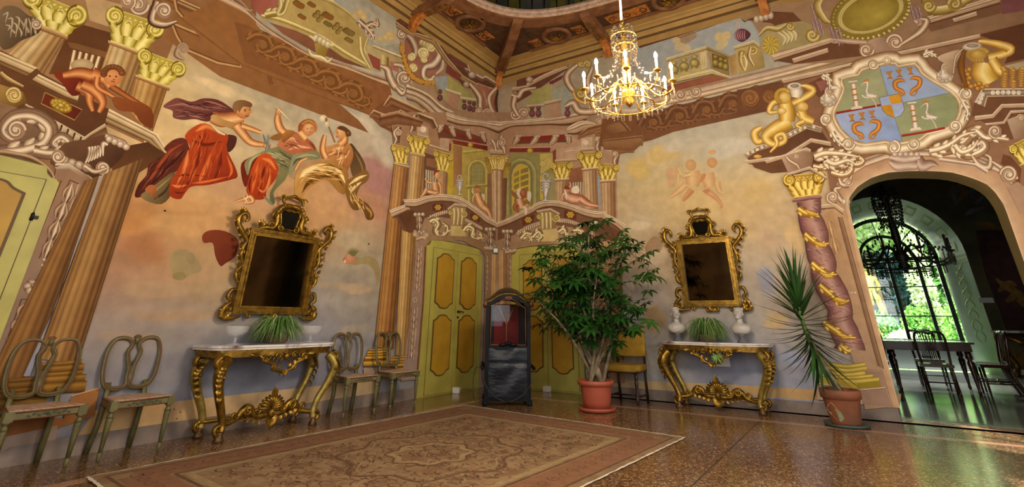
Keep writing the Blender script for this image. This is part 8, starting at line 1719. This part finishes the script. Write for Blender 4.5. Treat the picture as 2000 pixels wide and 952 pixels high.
MB().tube(crom([(-.35,-.05,.9),(-.15,-.15,.82),(0,-.18,.75),(.15,-.15,.82),(.35,-.05,.9)],5),[.02,.05,.06,.05,.02],7).build('apron_ornament',MATS['gilt'],cs)
mat('paint_maroon','4d3030',.9,col2='3d2628',nscale=5);mat('paint_gold','6d4f22',.9,col2='8a6a30',nscale=6);mat('paint_grey','6f6672',.9,col2='55505a',nscale=4)
WS=[0]
def wall_strip(name,P,w,m,k=5):
    WS[0] += 1;yw=Y1-.006-.002*WS[0];mb=MB();Q=crom([np.array((onR(x,y,Y1)[0],onR(x,y,Y1)[2])) for x,y in P],k);ww=np.interp(np.linspace(0,1,len(Q)),np.linspace(0,1,len(w)),w)*.0135;T=np.gradient(np.array(Q),axis=0);T /= np.linalg.norm(T,axis=1)[:,None];vs=[]
    for q,t_,h in zip(Q,T,ww): vs += [(q[0]-t_[1]*h/2,yw,q[1]+t_[0]*h/2),(q[0]+t_[1]*h/2,yw,q[1]-t_[0]*h/2)]
    n=len(Q);mb.add(vs,[(2*i,2*i+1,2*i+3,2*i+2) for i in range(n-1)]);mb.build(name,MATS[m],wf,False)
wall_strip('painted_column',[(1935,450),(1955,530),(1985,600),(2010,660)],[44,46,50,54],'paint_maroon')
for P in ([(1945,545),(1965,560),(1990,575),(2005,590)],[(1950,570),(1970,555),(1985,560)],[(1965,590),(1985,580),(2000,600)],[(1905,435),(1930,440),(1955,448)],[(1850,385),(1865,370),(1885,375),(1870,395)],[(1975,690),(1990,700),(2005,690)],[(1980,710),(1995,715),(2008,705)]): wall_strip('painted_vine',P,[4,12,12,4],'paint_gold')
for P in ([(1905,400),(1920,380),(1915,365),(1900,370),(1898,385),(1908,390)],[(1870,400),(1862,380),(1875,360),(1880,350)],[(1885,420),(1905,410),(1925,405)]): wall_strip('painted_volute',P,[5,9,8,4],'paint_grey')
for x,y in ((1926,587),(1990,727)):
    p=onR(x,y,Y1);o=MB().box((0,0,0),(.28,.012,.12)).build('wall_plate',MATS['white_plastic'],None,False);o.location=(p[0],Y1-.012,p[2]);tag(o,'small pale plate fixed to the dark wall beyond the archway '+('at shoulder height' if y < 600 else 'near the floor'),'plate')
# ------------------------------------------------------------------ garden
mat('grass','4f7a2c',.9,col2='6d9a3a',nscale=4);mat('stone_gold','9a9048',.8,col2='6f6a38',nscale=6,bump=.2,bscale=15);mat('gravel','b5b0a0',.9)
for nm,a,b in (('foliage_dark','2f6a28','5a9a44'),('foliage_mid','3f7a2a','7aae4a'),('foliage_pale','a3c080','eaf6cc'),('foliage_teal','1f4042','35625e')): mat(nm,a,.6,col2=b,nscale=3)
struct('ground_garden',MB().box((8,30,-.35),(70,40,.2)),MATS['grass'])
def leaves(name,n,box_,size,m,seed,label=None,cat=None,parent=None,shell=None):
    r_=np.random.default_rng(seed);c=np.array(box_[0]);h=np.array(box_[1]);p=r_.uniform(-1,1,(n,3))
    if shell: p /= np.linalg.norm(p,axis=1)[:,None]+1e-9;p *= r_.uniform(.75,1,(n,1))
    p=c+p*h;a=r_.normal(size=(n,3));a /= np.linalg.norm(a,axis=1)[:,None];b=np.cross(a,r_.normal(size=(n,3)));b /= np.linalg.norm(b,axis=1)[:,None];s=size*r_.uniform(.6,1.3,(n,1))
    V_=np.stack([p-a*s,p+b*s*.5,p+a*s,p-b*s*.5],1).reshape(-1,3);mb=MB();mb.v=V_.tolist();mb.f=[(4*i,4*i+1,4*i+2,4*i+3) for i in range(n)];o=mb.build(name,MATS[m],parent,False)
    if label: tag(o,label,cat)
    return o
def tree(name,label,cat,x,y,z0,h,r,m,n,size,seed,trunk=.2):
    t=thing(name,label,cat,(x,y,-.25));MB().tube([(0,0,0),(.1,0,h*.5),(0,0,z0+h*.6)],[trunk,trunk*.7,trunk*.3],8).build('trunk',MATS['bark'],t);leaves('foliage',n,((0,0,z0+h/2),(r,r,h/2)),size,m,seed,parent=t,shell=True)
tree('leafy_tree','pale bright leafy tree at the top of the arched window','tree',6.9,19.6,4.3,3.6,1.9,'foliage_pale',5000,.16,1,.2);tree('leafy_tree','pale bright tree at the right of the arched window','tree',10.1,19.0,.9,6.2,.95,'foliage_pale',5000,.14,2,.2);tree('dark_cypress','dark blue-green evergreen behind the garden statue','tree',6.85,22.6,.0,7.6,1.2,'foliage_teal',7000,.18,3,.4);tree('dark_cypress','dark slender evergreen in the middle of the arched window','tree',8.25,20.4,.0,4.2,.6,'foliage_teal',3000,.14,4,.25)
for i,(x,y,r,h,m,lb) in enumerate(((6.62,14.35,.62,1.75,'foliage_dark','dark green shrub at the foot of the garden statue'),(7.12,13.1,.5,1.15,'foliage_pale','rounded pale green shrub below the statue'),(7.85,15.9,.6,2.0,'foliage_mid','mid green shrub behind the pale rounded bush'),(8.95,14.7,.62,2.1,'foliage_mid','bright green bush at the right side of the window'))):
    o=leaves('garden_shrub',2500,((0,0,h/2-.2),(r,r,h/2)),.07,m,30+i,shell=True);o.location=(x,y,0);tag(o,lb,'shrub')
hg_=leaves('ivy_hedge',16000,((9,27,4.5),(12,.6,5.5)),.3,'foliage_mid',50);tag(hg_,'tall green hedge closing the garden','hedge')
iv=leaves('hanging_ivy',2600,((8.3,16.9,2.75),(.4,.22,3.05)),.1,'foliage_pale',51);tag(iv,'pale ivy trailing down a pillar in the garden','ivy');pl=MB().lathe([(.24,-.3),(.22,4),(.24,6)],n=14).build('garden_post',mat('pale_stone','b8bcae',.8,col2='a0a896',nscale=4));pl.location=(8.5,17.62,0);tag(pl,'pale stone pillar among the ivy in the garden','pillar')
stt=thing('garden_statue','weathered golden stone statue of a figure holding a staff in the garden','statue',(6.62,15.9,2.2),0,None,(1.1,1.1,1.1))
bd=bpy.data.meshes.new('body');jv=[(0,0,0),(0,0,.25),(0,0,.5),(0,-.01,.62),(0,-.01,.75),(-.12,0,-.05),(-.13,-.02,-.42),(-.13,.02,-.8),(-.14,-.1,-.84),(.12,0,-.05),(.18,-.1,-.4),(.2,.02,-.78),(.22,-.1,-.82),(-.2,0,.48),(-.36,-.05,.38),(-.42,-.16,.6),(.2,0,.48),(.3,-.02,.22),(.2,-.14,.05)]
je=[(0,1),(1,2),(2,3),(3,4),(0,5),(5,6),(6,7),(7,8),(0,9),(9,10),(10,11),(11,12),(2,13),(13,14),(14,15),(2,16),(16,17),(17,18)]
jr=[.16,.15,.17,.07,.11,.12,.09,.055,.04,.12,.09,.055,.04,.09,.06,.045,.09,.06,.045]
bd.from_pydata(jv,je,[]);bo=bpy.data.objects.new('body',bd);COL.objects.link(bo);bo.parent=stt;bo.data.materials.append(MATS['stone_gold']);sk=bo.modifiers.new('skin','SKIN')
for v_,r_ in zip(bd.skin_vertices[0].data,jr): v_.radius=(r_,r_)
bd.skin_vertices[0].data[0].use_root=True;ss=bo.modifiers.new('sub','SUBSURF');ss.levels=ss.render_levels=2
MB().tube([(-.44,-.18,-.85),(-.42,-.17,.95)],.025,6).build('staff',MATS['stone_gold'],stt);mb=MB();mb.ball((0,0,.82),(.13,.13,.09))
for k in range(8): a=k*.785;mb.ball((.11*math.cos(a),.11*math.sin(a),.88),.045,6,4)
mb.build('leafy_crown',MATS['stone_gold'],stt);mb=MB()
for k in range(7): a=k*.9;mb.tube([(.15*math.cos(a),.12*math.sin(a),.1),(.19*math.cos(a),.17*math.sin(a),-.15),(.2*math.cos(a+.2),.17*math.sin(a+.2),-.4)],[.05,.07,.03],6)
mb.build('drapery',MATS['stone_gold'],stt);MB().box((0,0,-1.54),(.62,.55,1.38)).build('pedestal',MATS['stone_gold'],stt,False)
